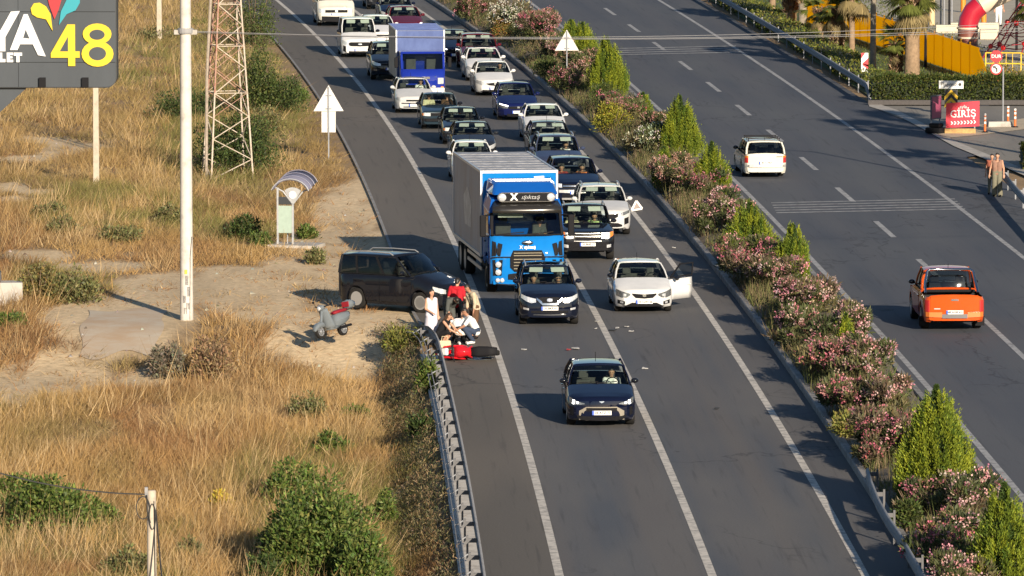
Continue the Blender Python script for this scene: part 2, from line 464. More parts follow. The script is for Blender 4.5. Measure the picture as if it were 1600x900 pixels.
# ---- median with kerbs
def med_l(Y): return L1(Y) + 8.2
def med_r(Y): return R2(Y) - 4.0
def ribbon3(name, fl, fr, Y0, Y1, z0, z1, mat, step=2.0):
    n = int((Y1 - Y0) / step); mb = MB(); rows = []
    for i in range(n + 1):
        Y = Y0 + (Y1 - Y0) * i / n
        rows.append([(fl(Y), Y, z0), (fl(Y), Y, z1 - 0.03), (fl(Y) + 0.03, Y, z1), (fr(Y) - 0.03, Y, z1), (fr(Y), Y, z1 - 0.03), (fr(Y), Y, z0)])
    mb.grid([r[::-1] for r in rows]); return struct(mb.build(name, mat))
ribbon3('kerb', med_l, lambda Y: med_l(Y) + 0.22, 60, 470, -0.05, 0.2, M_KERB)
ribbon3('kerb', lambda Y: med_r(Y) - 0.22, med_r, 60, 470, -0.05, 0.17, M_KERB)
M_MED = pbr('median_soil', (0.13, 0.105, 0.075), rough=0.95, noise=0.45, scale=2.2, bump=0.8)
rows = []
for i in range(206):
    Y = 60 + 2.0 * i; a = med_l(Y) + 0.2; c = med_r(Y) - 0.2
    rows.append([(a + (c - a) * j / 6.0, Y, 0.13 + 0.3 * math.sin(math.pi * j / 6.0) + 0.06 * math.sin(Y * 0.9 + j)) for j in range(7)])
struct(MB().grid(rows).build('median_strip', M_MED, smooth=180))
# ---- right side: side road, lawn, plaza
struct(sheet('junction_apron', [(R2(Y) + 5.0, Y) for Y in range(150, 320, 5)] + [(R2(Y) + (11 if Y > 290 else 6.6), Y) for Y in range(319, 150, -5)], -.006, M_ASR))
def RX(Y): return R2(Y) + 5.9
side = [G(*q) for q in ((1358, 166), (1700, 166), (1760, 200), (1760, 290), (1640, 286), (1560, 254), (1490, 226), (1440, 198))]
struct(sheet('side_road', side, 0.016, M_SIDE))
lo = [G(*q) for q in ((1358, 158), (1400, 172), (1440, 192), (1490, 220), (1556, 247), (1640, 280), (1760, 330), (1760, 348), (1640, 292), (1556, 256), (1490, 229), (1440, 201), (1400, 180), (1358, 167))]
struct(sheet('gutter_strip', lo, 0.024, M_CONC))
M_LAWN = pbr('lawn', (0.075, 0.10, 0.025), rough=0.9, noise=0.4, scale=1.5, bump=0.6)
M_PAVE = pbr('plaza_paving', (0.40, 0.36, 0.28), rough=0.8, noise=0.12, scale=0.8)
lw = [(R2(Y) + 6.4, Y) for Y in range(322, 471, 6)]
struct(sheet('lawn', [(R2(321) + 6.5, 320.5), (70, 320.5), (70, 470)] + lw[::-1], 0.01, M_LAWN))
pl = [G(*q) for q in ((1268, 36), (1400, 80), (1530, 124), (1600, 124), (1900, 124), (1900, -70), (1268, -70))]
struct(sheet('plaza', pl, 0.03, M_PAVE))
# ================================================================== VEHICLES
M_BLK = pbr('black_plastic', (0.014, 0.014, 0.016), rough=0.6, spec=0.06)
M_GRI = pbr('grille_black', (0.014, 0.014, 0.016), rough=0.6, noise=0.5, scale=40, spec=0.04)
M_RUB = pbr('tyre_rubber', (0.022, 0.021, 0.02), rough=0.85, noise=0.3, scale=20, spec=0.1)
M_INT = pbr('car_interior', (0.028, 0.028, 0.03), rough=0.8, spec=0.1)
M_SEAT = pbr('seat_fabric', (0.06, 0.058, 0.055), rough=0.85, noise=0.2)
M_CHR = pbr('chrome', (0.6, 0.6, 0.6), rough=0.14, metal=1.0)
M_SIL = pbr('silver_trim', (0.55, 0.54, 0.52), rough=0.35, metal=0.6)
M_RIM = pbr('alloy_rim', (0.55, 0.55, 0.55), rough=0.35, metal=0.7)
M_HL = pbr('headlamp', (0.62, 0.64, 0.66), rough=0.12, metal=0.35, coat=1.0, noise=0.35, scale=25)
M_HLD = pbr('headlamp_dark', (0.16, 0.17, 0.18), rough=0.12, metal=0.3, coat=1.0, noise=0.6, scale=25)
M_LIT = pbr('lamp_lit', (1.0, 0.97, 0.92), emit=3.0)
M_AMB = pbr('amber_lens', (0.75, 0.22, 0.03), rough=0.2, coat=0.8)
M_RED = pbr('red_lens', (0.5, 0.03, 0.03), rough=0.2, coat=0.8)
M_PLT = pbr('plate_white', (0.78, 0.78, 0.75), rough=0.5)
M_PBL = pbr('plate_blue', (0.02, 0.08, 0.45), rough=0.5)
M_INK = pbr('plate_ink', (0.03, 0.03, 0.03), rough=0.6)
M_VIS = pbr('sun_visor_cloth', (0.55, 0.55, 0.5), rough=0.8)
M_WS = glass('windscreen_glass', (0.66, 0.74, 0.70), 0.04)
M_GL = glass('side_glass', (0.30, 0.33, 0.33), 0.05)
M_GLD = glass('privacy_glass', (0.07, 0.075, 0.08), 0.05)
PAINTS = dict(navy=((0.004, 0.0065, 0.021), 0.25), night=((0.005, 0.0075, 0.018), 0.2), black=((0.007, 0.008, 0.012), 0.1), white=((0.62, 0.62, 0.61), 0.0), pearl=((0.50, 0.50, 0.49), 0.1),
              greyblue=((0.035, 0.045, 0.085), 0.3), silver=((0.30, 0.32, 0.35), 0.4), wine=((0.09, 0.007, 0.014), 0.15), darkgreen=((0.018, 0.032, 0.045), 0.1), orange=((0.52, 0.075, 0.008), 0.15),
              dark=((0.010, 0.014, 0.022), 0.2), blue=((0.006, 0.010, 0.060), 0.2), cream=((0.60, 0.58, 0.50), 0.0), charcoal=((0.018, 0.02, 0.025), 0.2))
def P_(n): return paint(n, PAINTS[n][0], PAINTS[n][1])
_wheel = {}
def wheel_data(r, wd, style):
    k = (round(r, 2), round(wd, 2), style)
    if k in _wheel: return _wheel[k]
    R = Matrix.Rotation(math.pi / 2, 4, 'Y')
    t = MB().lathe([(r * 0.60, -wd * 0.36), (r * 0.68, -wd / 2), (r * 0.93, -wd / 2), (r, -wd * 0.36), (r, wd * 0.36), (r * 0.93, wd / 2), (r * 0.68, wd / 2), (r * 0.60, wd * 0.36)], 24, R).data('tyre')
    t.materials.append(M_RUB); t.shade_smooth(); t.set_sharp_from_angle(angle=rad(40))
    m = MB(); rr = r * 0.67
    for s in (-1, 1):
        x = s * wd * 0.40
        m.lathe([(rr, -0.02), (rr, 0.02), (rr * 0.86, 0.02), (rr * 0.84, -0.02)], 20, Matrix.Translation((x, 0, 0)) @ R)
        m.lathe([(rr * 0.24, -0.02), (rr * 0.24, 0.02), (rr * 0.1, 0.03)], 10, Matrix.Translation((x, 0, 0)) @ R)
        n = 10 if style else 5
        for i in range(n):
            a = 2 * math.pi * i / n
            m.bar((x, math.cos(a) * rr * 0.2, math.sin(a) * rr * 0.2), (x, math.cos(a) * rr * 0.9, math.sin(a) * rr * 0.9), rr * (0.16 if style else 0.32), 0.025, up=(1, 0, 0))
    rm = m.data('rim'); rm.materials.append(M_RIM)
    _wheel[k] = (t, rm); return _wheel[k]

BASE = dict(
    hatch=dict(L=4.05, W=1.74, H=1.46, oh=0.82, wb=2.55, rw=0.31, clear=0.2, zh0=0.74, zc=0.99, zd=1.03, yc=0.38, yrf=1.25, yrr=2.85, yrg=3.16, rf=0.55, q=0.70, top=0.72, nose=0.07, bow=0.16, splits=(0, .46, .82, 1)),
    sedan=dict(L=4.40, W=1.75, H=1.45, oh=0.84, wb=2.6, rw=0.31, clear=0.19, zh0=0.73, zc=0.98, zd=1.02, yc=0.42, yrf=1.3, yrr=2.45, yrg=3.0, rf=0.55, q=0.70, top=0.72, nose=0.07, bow=0.16, splits=(0, .5, .93, 1)),
    boxy=dict(L=4.25, W=1.63, H=1.42, oh=0.75, wb=2.42, rw=0.29, clear=0.2, zh0=0.78, zc=0.94, zd=0.96, yc=0.5, yrf=1.15, yrr=2.35, yrg=2.8, rf=0.25, q=0.88, top=0.76, nose=0.03, bow=0.06, splits=(0, .5, .95, 1)),
    suv=dict(L=4.45, W=1.83, H=1.64, oh=0.86, wb=2.68, rw=0.35, clear=0.24, zh0=0.90, zc=1.12, zd=1.14, yc=0.42, yrf=1.25, yrr=3.2, yrg=3.5, rf=0.5, q=0.74, top=0.76, nose=0.06, bow=0.13, splits=(0, .42, .78, 1)),
    van=dict(L=4.16, W=1.77, H=1.78, oh=0.8, wb=2.5, rw=0.31, clear=0.2, zh0=0.90, zc=1.16, zd=1.12, yc=0.18, yrf=0.95, yrr=3.2, yrg=3.3, rf=0.45, q=0.74, top=0.80, nose=0.05, bow=0.12, splits=(0, .37, .74, 1)),
    bus=dict(L=5.0, W=1.92, H=2.05, oh=0.9, wb=3.0, rw=0.33, clear=0.22, zh0=1.0, zc=1.30, zd=1.25, yc=-0.15, yrf=0.6, yrr=3.95, yrg=4.05, rf=0.35, q=0.82, top=0.84, nose=0.04, bow=0.10, splits=(0, .3, .65, 1)),
    pickup=dict(L=5.2, W=1.84, H=1.76, oh=0.88, wb=3.1, rw=0.37, clear=0.32, zh0=0.98, zc=1.16, zd=1.16, yc=0.5, yrf=1.2, yrr=2.45, yrg=2.62, rf=0.4, q=0.78, top=0.78, nose=0.05, bow=0.10, splits=(0, .5, .95, 1)),
    wagon=dict(L=4.4, W=1.63, H=1.44, oh=0.72, wb=2.44, rw=0.30, clear=0.2, zh0=0.78, zc=0.94, zd=0.93, yc=0.5, yrf=1.15, yrr=3.35, yrg=3.62, rf=0.25, q=0.88, top=0.78, nose=0.03, bow=0.06, splits=(0, .37, .7, 1)))
# front faces: (part name, material, points (fraction of half width, top, bottom relative to the bonnet edge), mirrored, proud)
HLA = ('headlight', 'hl', [(.54, -.13, -.21), (.72, -.08, -.22), (.86, -.035, -.2), (.96, .0, -.13)], True, .012)
FACES = dict(
    modern=[HLA, ('grille', 'gri', [(0, -.12, -.22), (.5, -.13, -.2)], False, .01), ('lower_grille', 'gri', [(0, -.38, -.5), (.5, -.38, -.5), (.62, -.4, -.47)], False, .01),
            ('fog_light', 'hld', [(.72, -.38, -.46), (.88, -.36, -.46)], True, .012)],
    smile=[('headlight', 'hl', [(.46, -.15, -.2), (.7, -.05, -.22), (.96, .0, -.14)], True, .012), ('grille', 'gri', [(0, -.10, -.25), (.3, -.13, -.23), (.46, -.14, -.17)], False, .012),
           ('badge', 'chr', [(0, -.09, -.21), (.06, -.12, -.18)], False, .03), ('lower_grille', 'gri', [(0, -.44, -.53), (.66, -.43, -.5)], False, .01)],
    leon=[('headlight', 'hld', [(.48, -.12, -.17), (.6, -.09, -.24), (.78, -.05, -.25), (.95, .01, -.2)], True, .012), ('headlight_lens', 'hl', [(.62, -.13, -.2), (.74, -.11, -.21)], True, .03),
          ('grille', 'gri', [(0, -.14, -.27), (.30, -.12, -.25), (.42, -.11, -.15)], False, .012), ('badge', 'chr', [(0, -.14, -.22), (.06, -.15, -.2)], False, .03),
          ('lower_grille', 'gri', [(0, -.40, -.52), (.42, -.40, -.52), (.66, -.50, -.53)], False, .01), ('fog_light', 'gri', [(.66, -.36, -.46), (.9, -.32, -.44)], True, .012), ('fog_lens', 'hl', [(.72, -.37, -.43), (.82, -.36, -.42)], True, .028)],
    cupra=[('headlight', 'hld', [(.5, -.16, -.18), (.72, -.10, -.2), (.94, .0, -.16)], True, .012), ('lamp_dot', 'lit', [(.68, -.12, -.165), (.74, -.115, -.16)], True, .03), ('lamp_dot', 'lit', [(.79, -.075, -.12), (.85, -.07, -.115)], True, .03), ('lamp_dot', 'lit', [(.80, -.14, -.185), (.86, -.135, -.18)], True, .03),
           ('badge', 'chr', [(0, -.10, -.15), (.07, -.10, -.115)], False, .02), ('grille', 'gri', [(0, -.28, -.37), (.45, -.28, -.37)], False, .014), ('bumper_trim', 'bronze', [(0, -.25, -.62), (.45, -.25, -.62), (.66, -.36, -.60)], False, .008),
           ('lower_grille', 'gri', [(0, -.52, -.63), (.6, -.50, -.61), (.72, -.46, -.52)], False, .016), ('fog_light', 'gri', [(.82, -.26, -.5), (.92, -.25, -.46)], True, .012)],
    vmotion=[('headlight', 'hl', [(.46, -.13, -.24), (.62, -.10, -.26), (.78, -.06, -.21), (.95, -.0, -.12)], True, .012), ('grille', 'gri', [(0, -.08, -.30), (.26, -.08, -.30), (.44, -.12, -.22)], False, .010),
             ('v_trim', 'chr', [(0, -.26, -.32), (.24, -.26, -.32), (.27, -.2, -.3), (.44, -.09, -.15)], False, .022), ('badge', 'chr', [(0, -.11, -.22), (.09, -.13, -.2)], False, .025), ('lower_grille', 'gri', [(0, -.5, -.58), (.62, -.5, -.56)], False, .01),
             ('skid_plate', 'chr', [(0, -.6, -.64), (.55, -.6, -.63)], False, .02), ('fog_light', 'hl', [(.7, -.42, -.48), (.88, -.40, -.46)], True, .012)],
    ranger=[('headlight', 'hl', [(.52, -.03, -.2), (.74, -.01, -.22), (.82, 0, -.2)], True, .012), ('indicator', 'amb', [(.82, 0, -.18), (.95, .02, -.12)], True, .012), ('grille', 'gri', [(0, -.02, -.25), (.46, -.02, -.25)], False, .008),
            ('grille_bar', 'sil', [(0, -.03, -.05), (.46, -.02, -.045)], False, .025), ('grille_bar', 'sil', [(0, -.125, -.15), (.46, -.125, -.15)], False, .025), ('bumper_trim', 'sil', [(0, -.29, -.31), (.5, -.28, -.30)], False, .02),
            ('lower_bumper', 'gri', [(0, -.33, -.62), (.95, -.33, -.6)], False, .006), ('fog_light', 'hl', [(.7, -.42, -.52), (.86, -.40, -.50)], True, .02)],
    tucson=[('headlight', 'hld', [(.5, -.12, -.2), (.7, -.06, -.18), (.95, .0, -.1)], True, .012), ('grille', 'gri', [(0, -.14, -.3), (.34, -.13, -.3), (.6, -.1, -.16)], False, .01), ('badge', 'chr', [(0, -.11, -.16), (.1, -.11, -.15)], False, .02),
            ('lower_grille', 'gri', [(0, -.42, -.58), (.5, -.44, -.58), (.66, -.5, -.56)], False, .01), ('fog_light', 'gri', [(.74, -.28, -.5), (.92, -.24, -.46)], True, .012)],
    duster=[('headlight', 'hl', [(.6, -.04, -.18), (.94, .0, -.14)], True, .012), ('grille', 'gri', [(0, -.06, -.2), (.58, -.06, -.2)], False, .008), ('grille_bar', 'chr', [(0, -.1, -.14), (.56, -.1, -.14)], False, .02),
            ('bumper_trim', 'sil', [(0, -.26, -.38), (.7, -.26, -.36), (.9, -.28, -.34)], False, .014), ('lower_grille', 'gri', [(0, -.42, -.52), (.6, -.42, -.52)], False, .01), ('skid_plate', 'sil', [(0, -.55, -.62), (.6, -.55, -.62)], False, .015)],
    drl=[('headlight', 'hld', [(.5, -.12, -.2), (.74, -.07, -.2), (.95, .0, -.12)], True, .012), ('daytime_light', 'lit', [(.5, -.08, -.12), (.9, -.0, -.045)], True, .024), ('grille', 'gri', [(0, -.12, -.24), (.46, -.13, -.22)], False, .01), ('badge', 'chr', [(0, -.12, -.2), (.06, -.13, -.19)], False, .025),
         ('lower_grille', 'gri', [(0, -.44, -.56), (.55, -.44, -.55)], False, .01)],
    courier=[('headlight', 'hl', [(.56, -.16, -.28), (.8, -.10, -.26), (.95, -.04, -.18)], True, .012), ('grille', 'gri', [(0, -.14, -.34), (.5, -.14, -.33), (.6, -.17, -.28)], False, .02), ('badge', 'chr', [(0, -.2, -.27), (.1, -.21, -.26)], False, .035),
             ('lower_grille', 'gri', [(0, -.58, -.67), (.6, -.57, -.66)], False, .01), ('fog_light', 'gri', [(.76, -.34, -.62), (.9, -.3, -.56)], True, .012)],
    old=[('headlight', 'hl', [(.55, -.06, -.2), (.9, -.06, -.19)], True, .012), ('grille', 'gri', [(0, -.06, -.19), (.54, -.06, -.19)], False, .008), ('grille_bar', 'chr', [(0, -.055, -.07), (.9, -.05, -.065)], False, .02), ('bumper_trim', 'blk', [(0, -.3, -.42), (.96, -.3, -.42)], False, .05), ('indicator', 'amb', [(.9, -.08, -.18), (.98, -.08, -.17)], True, .012)],
    polo=[('headlight', 'hl', [(.5, -.1, -.2), (.7, -.05, -.22), (.93, -.02, -.15)], True, .012), ('grille', 'gri', [(0, -.13, -.2), (.46, -.13, -.2)], False, .01), ('lower_grille', 'gri', [(0, -.26, -.31), (.7, -.26, -.3)], False, .012), ('bumper_trim', 'gri', [(0, -.42, -.47), (.6, -.42, -.46)], False, .01)],
    busface=[('headlight', 'hl', [(.64, -.12, -.3), (.92, -.08, -.28)], True, .012), ('grille', 'gri', [(0, -.14, -.28), (.6, -.14, -.28)], False, .01), ('badge', 'chr', [(0, -.15, -.26), (.07, -.17, -.25)], False, .025), ('bumper_trim', 'blk', [(0, -.48, -.75), (.97, -.46, -.72)], False, .02)])
def fmat(k):
    return dict(hl=M_HL, hld=M_HLD, gri=M_GRI, chr=M_CHR, sil=M_SIL, lit=M_LIT, amb=M_AMB, blk=M_BLK, red=M_RED, bronze=pbr('bronze_trim', (0.30, 0.27, 0.22), rough=0.4, metal=0.4))[k]

def car(name, label, cat, kind, color, loc, rotz, face='modern', group='cars queueing in the left carriageway', detail=2, plate='48 ABC 123', visors=True, rails=False, mirror=None, glassmat=None, open_door=False, rear=None, bed=False, sunroof=False, rack=False, **kw):
    p = dict(BASE[kind]); p.update(kw)
    L, W, H, oh, wb, rw, zb = p['L'], p['W'], p['H'], p['oh'], p['wb'], p['rw'], p['clear']
    h0 = W / 2; yf = -oh; yr = L - oh; zh0, zc, zd = p['zh0'], p['zc'], p['zd']; yc, yrf, yrr, yrg = p['yc'], p['yrf'], p['yrr'], p['yrg']
    rf, q, pw = p['rf'], p['q'], 2.2
    root = thing(name, label, cat, (loc[0], loc[1], loc[2] if len(loc) > 2 else 0.0), rotz, group)
    body = P_(color); zr = H - 0.035
    zbed = 1.12
    if bed: ctl = [(yf, zh0 - .1), (yf + .05, zh0 - .03), (yf + .2, zh0), (yc, zc), (yrg, zc + .02), (yrg + .1, zbed), (yr - .04, zbed), (yr, zbed - .05)]
    else: ctl = [(yf, zh0 - .1), (yf + .05, zh0 - .03), (yf + .2, zh0), (yc, zc), (yrg, zd), (max(yrg + .02, yr - .12), zd - .03), (yr, zd - .10)]
    cy = [a for a, _ in ctl]; cz = [b for _, b in ctl]
    zt = lambda y: float(np.interp(y, cy, cz))
    rr_, qr = (0.3, 0.86)
    def hw(y):
        a = min(1, max(0, (yf + rf - y) / rf)); c = min(1, max(0, (y - (yr - rr_)) / rr_))
        return h0 * (1 - (1 - q) * a ** pw) * (1 - (1 - qr) * c ** 2.2)
    def shell(x, y, z, off=0.0):
        fd = max(0, 1 - (y - yf) / 0.9); rd = max(0, 1 - (yr - y) / 0.6)
        yy = y + p['bow'] * (x / h0) ** 2 * fd + p['nose'] * ((z - 0.5) / 0.4) ** 2 * max(0, 1 - (y - yf) / 0.5) - 0.06 * (x / h0) ** 2 * rd
        return (x, yy + off, z)
    def fas(x, z, off):
        a = abs(x) / h0
        y = yf if a <= q else yf + rf - rf * max(0, (1 - min(a, 0.995)) / (1 - q)) ** (1 / pw)
        return shell(x, y, z, -off)
    def ras(x, z, off):
        a = abs(x) / h0
        y = yr if a <= qr else yr - rr_ + rr_ * max(0, (1 - min(a, 0.995)) / (1 - qr)) ** (1 / 2.2)
        return shell(x, y, z, off)
    ra = rw + 0.07
    def arch(y):
        for ya in (0.0, wb):
            d = abs(y - ya)
            if d < ra: return rw + math.sqrt(ra * ra - d * d)
        return 0.0
    st = [yf + d for d in (0, .03, .08, .16, .28, .42)] + [yr - d for d in (0, .03, .08, .16, .28)] + [yc, yc + .1, yrg - .06, yrg] + list(np.arange(yf + .5, yr - .3, .3))
    for ya in (0.0, wb): st += list(ya + ra * np.array([-1.001, -.97, -.85, -.65, -.4, -.13, .13, .4, .65, .85, .97, 1.001]))
    if bed: st += [yrg + .1, yrg + .14, yr - .06]
    st = sorted(set(round(s, 4) for s in st if yf <= s <= yr)); st = [s for i, s in enumerate(st) if i == 0 or s - st[i - 1] > .006]
    opens = [(yc + .08, yrg - .04)] + ([(yrg + .12, yr - .05)] if bed else [])
    rings = []; halves = []
    for y in st:
        w = hw(y); z = zt(y); cr = 0.0 if (y - yf < .02 or yr - y < .02) else 0.035
        zs = z - 0.15; lowz = zb + (0.06 if (y - yf < .1 or yr - y < .1) else 0)
        hp = [(0, z + cr), (.5 * w, z + cr * .75), (.84 * w, z), (.945 * w, z - .045), (w, zs), (w * 1.005, zs * .55 + lowz * .45), (w * .99, zs * .22 + lowz * .78), (w * .955, lowz), (w * .8, lowz - .02)]
        ac = arch(y); hp = [(x, zz if j < 5 else max(zz, min(ac, zs - .01))) for j, (x, zz) in enumerate(hp)]
        halves.append(hp)
        rings.append([shell(-x, y, zz) for x, zz in hp[::-1]] + [shell(x, y, zz) for x, zz in hp[1:]])
    mb = MB(); n = len(rings[0])
    for r in rings: mb.v += r
    for i in range(len(st) - 1):
        ym = (st[i] + st[i + 1]) / 2; op = any(a < ym < b for a, b in opens)
        for j in range(n - 1):
            if op and 5 <= j <= 10: continue
            a = i * n + j; mb.f.append((a, a + n, a + n + 1, a + 1))
    for e, y in ((0, yf), (-1, yr)):
        rows = []
        for x, z in halves[e][2:]:
            rows.append([shell(x * k / 5.0, y, z) for k in range(-5, 6)])
        mb.grid(rows if e else [r[::-1] for r in rows])
    mb.build('body', body, root, smooth=38)
    # floor, tub and seats
    ub = MB().box(-h0 * .62, h0 * .62, yf + .25, yr - .2, zb - .02, zb + .12)
    ub.build('underbody', M_BLK, root)
    tb = MB(); a0, a1 = yc + .1, yrg - .05; xw = h0 * .88
    tb.box(-xw, xw, a0, a1, .34, .38); tb.box(-xw, xw, a1 - .03, a1, .38, zd - .06); tb.box(-xw, -xw + .03, a0, a1, .38, zt(a0) - .06); tb.box(xw - .03, xw, a0, a1, .38, zt(a0) - .06)
    tb.build('interior', M_INT, root)
    db = MB(); db.hexa([(-xw, a0, .5), (xw, a0, .5), (xw, a0 + .5, .5), (-xw, a0 + .5, .5), (-xw, a0, zc - .03), (xw, a0, zc - .03), (xw, a0 + .45, zc - .06), (-xw, a0 + .45, zc - .06)])
    db.build('dashboard', M_INT, root, bevel=.03)
    ysf = min(yc + 1.35, yrf + .75)
    for sx in (-.38, .38):
        s = MB().hexa([(sx - .23, ysf - .5, .42), (sx + .23, ysf - .5, .42), (sx + .23, ysf, .40), (sx - .23, ysf, .40), (sx - .23, ysf - .5, .58), (sx + .23, ysf - .5, .58), (sx + .23, ysf, .52), (sx - .23, ysf, .52)])
        s.hexa([(sx - .23, ysf - .08, .5), (sx + .23, ysf - .08, .5), (sx + .23, ysf + .06, .5), (sx - .23, ysf + .06, .5), (sx - .19, ysf + .08, H - .5), (sx + .19, ysf + .08, H - .5), (sx + .17, ysf + .18, H - .5), (sx - .17, ysf + .18, H - .5)])
        s.box(sx - .13, sx + .13, ysf + .1, ysf + .19, H - .47, H - .27)
        s.build('seat', M_SEAT, root, bevel=.03)
    if yrg - ysf > 1.3:
        y2 = min(ysf + .95, yrg - .25)
        MB().box(-xw + .1, xw - .1, y2, y2 + .14, .5, H - .52).build('rear_seat', M_SEAT, root, bevel=.03)
    sw = MB(); c0 = Vector((.38, a0 + .62, zc - .06)); ring = [c0 + Vector((.18 * math.cos(t), .18 * math.sin(t) * .35, .18 * math.sin(t))) for t in np.linspace(0, 2 * math.pi, 15)]
    sw.tube(ring, .017, 5, False).bar(ring[0], ring[7], .03).build('steering_wheel', M_BLK, root)
    # greenhouse
    bw = h0 * .925; tw = h0 * p['top']
    def wsp(u, v):      # u -1..1 across, v 0..1 up
        xb = bw * .93 * u; yb = yc + .22 * u * u; xt = tw * .96 * u; yt = yrf + .09 * u * u
        bulge = .035 * math.sin(math.pi * v)
        return (xb + (xt - xb) * v, yb + (yt - yb) * v - bulge, zc + .01 + (zr - .01 - zc) * v + bulge * .6)
    def rwp(u, v):
        xb = bw * .90 * u; yb = yrg - .10 * u * u; xt = tw * .93 * u; yt = yrr - .05 * u * u; bulge = .03 * math.sin(math.pi * v)
        return (xb + (xt - xb) * v, yb + (yt - yb) * v + bulge, zd + .01 + (zr - .03 - zd) * v + bulge * .4)
    U = [i / 4 - 1 for i in range(9)]
    ws = MB().grid([[wsp(u * .955, v) for u in U] for v in (.02, .25, .5, .75, .965)]); ws.build('windshield', M_WS, root, smooth=180)
    MB().grid([[rwp(u * .9, v) for u in U[::-1]] for v in (.08, .5, .93)]).build('rear_window', glassmat or M_GLD, root, smooth=180)
    ro = MB(); rows = []; nrow = 7
    for i in range(nrow):
        k = i / (nrow - 1)
        row = []
        for u in [-1.06, -1.02, -.9, -.6, -.3, 0, .3, .6, .9, 1.02, 1.06]:
            y0 = yrf + .09 * u * u; y1 = yrr - .05 * u * u
            zz = zr + .035 * (1 - u * u) + .03 * math.sin(math.pi * (k * .8 + .12)) - .03 - (.02 * k) - (.05 if abs(u) > 1.04 else (.012 if abs(u) > 1 else 0))
            row.append((tw * .97 * u, y0 + (y1 - y0) * k, zz))
        rows.append(row)
    ro.grid(rows); ro.build('roof', body, root, smooth=50, solid=.03)
    def sidep(s, v, sx):
        bx = bw * .97; yb = yc + .24 + (yrg - .08 - yc - .24) * s; zbel = zt(yb) - .02; yt = yrf + .10 + (yrr - .06 - yrf - .10) * s; xt = tw * 1.0; ztp = zr - .05
        return Vector((sx * (bx + (xt - bx) * v + .025 * math.sin(math.pi * v)), yb + (yt - yb) * v, zbel + (ztp - zbel) * v))
    sp = p['splits']
    for sx in (-1, 1):
        for s0, wv in ((0.0, .065), (1.0, .09)):
            a = sidep(s0, 0, sx); b2 = sidep(s0, 1, sx); mid = sidep(s0, .5, sx)
            MB().tube([a, mid, b2], wv * .5, 6).build('pillar', body, root, smooth=60)
    for sx in (-1, 1):
        pb = MB()
        for s0 in sp[1:-1]:
            a = sidep(s0, 0, sx); b2 = sidep(s0, 1, sx); mid = sidep(s0, .5, sx)
            for u_, w_ in ((a, mid), (mid, b2)): pb.bar(u_, w_, .07, .03, up=(sx, 0, 0))
        pb.tube([sidep(s_, 0.0, sx) for s_ in (0, .25, .5, .75, 1)], .018, 4)
        pb.build('window_trim', M_BLK, root)
    for sx in (-1, 1):
        for i in range(len(sp) - 1):
            if open_door and sx == 1 and i == 0: continue
            s0, s1 = sp[i] + .012, sp[i + 1] - .012
            if s1 - s0 < .06: 
                MB().grid([[sidep(s_, v, sx) for s_ in (s0 - .02, s1 + .02)] for v in (0, .5, 1)]).build('quarter_panel', body, root, solid=.02); continue
            MB().grid([[sidep(s_, v, sx) for s_ in (s0, (s0 + s1) / 2, s1)] for v in (.02, .5, .96)]).build('side_window', (glassmat or M_GLD) if i else M_GL, root, smooth=180)
    # doors with handles, laid on the body sides
    yd = [yc + .14, yc + .14 + (yrg - yc) * .40, yrg - .28 if not bed else yrg - .12]
    if detail > 0:
        for sx in (-1, 1):
            for i in range(2 if kind not in ('bus',) else 1):
                y0, y1 = yd[i] + .01, yd[i + 1] - .01
                if i == 1: y1 = min(y1, wb + .1)
                if sx == 1 and i == 0 and open_door: continue
                ysn = np.linspace(y0, y1, 9); rows = []
                for v in (0, .3, .65, .9, 1):
                    r = []
                    for y in ysn:
                        top = zt(y) - .12; bot = max(zb + .1, arch(y) + .02); z = bot + (top - bot) * v
                        r.append((sx * (hw(y) * (1.003 if v < .95 else .99) + .008), y, z))
                    rows.append(r)
                d = MB().grid(rows).build('door', body, root, smooth=180, solid=.0)
                yh = y1 - .12
                MB().box(min(sx * (h0 + .008), sx * (h0 + .035)), max(sx * (h0 + .008), sx * (h0 + .035)), yh - .16, yh, zt(yh) - .25, zt(yh) - .22).build('door_handle', M_CHR if color in ('white', 'silver') else body, d)
    # wheels
    tw_, rm_ = wheel_data(rw, .21 if rw < .34 else .24, 1 if detail > 1 else 0)
    for ya in (0.0, wb):
        for sx in (-1, 1):
            o = mkobj('wheel', tw_, None, root); o.location = (sx * (h0 - .125), ya, rw)
            r = mkobj('rim', rm_, None, o)
    # mirrors
    mm = body if mirror is None else P_(mirror)
    for sx in (-1, 1):
        a = sidep(.06, .05, sx)
        m = MB().ball((a.x + sx * .15, a.y + .02, a.z + .06), .1, 10, 6, 1.05, .6, .72); m.bar((a.x, a.y + .02, a.z), (a.x + sx * .1, a.y + .02, a.z + .03), .05)
        if open_door and sx == 1: continue
        m.build('wing_mirror', mm, root, smooth=60)
    # front face
    def panel(nm, mt, pts, fn, side=1, sym=False, proud=.01, zref=zh0, smooth=None):
        pp = [(f * h0, zref + a, zref + b) for f, a, b in pts]
        if sym: pp = [(-x, a, b) for x, a, b in pp[::-1] if x > 1e-6] + pp
        else: pp = [(side * x, a, b) for x, a, b in pp]; pp = pp if side == 1 else pp[::-1]
        X = [x for x, _, _ in pp]; xs_ = sorted(set(X + list(np.linspace(X[0], X[-1], 11 if sym else 6)))); A = np.interp(xs_, X, [a for _, a, _ in pp]); B = np.interp(xs_, X, [b for _, _, b in pp])
        rows = [[fn(x, b, -.02) for x, b in zip(xs_, B)], [fn(x, b, proud) for x, b in zip(xs_, B)], [fn(x, a, proud) for x, a in zip(xs_, A)], [fn(x, a, -.02) for x, a in zip(xs_, A)]]
        return MB().grid(rows).build(nm, mt, root)
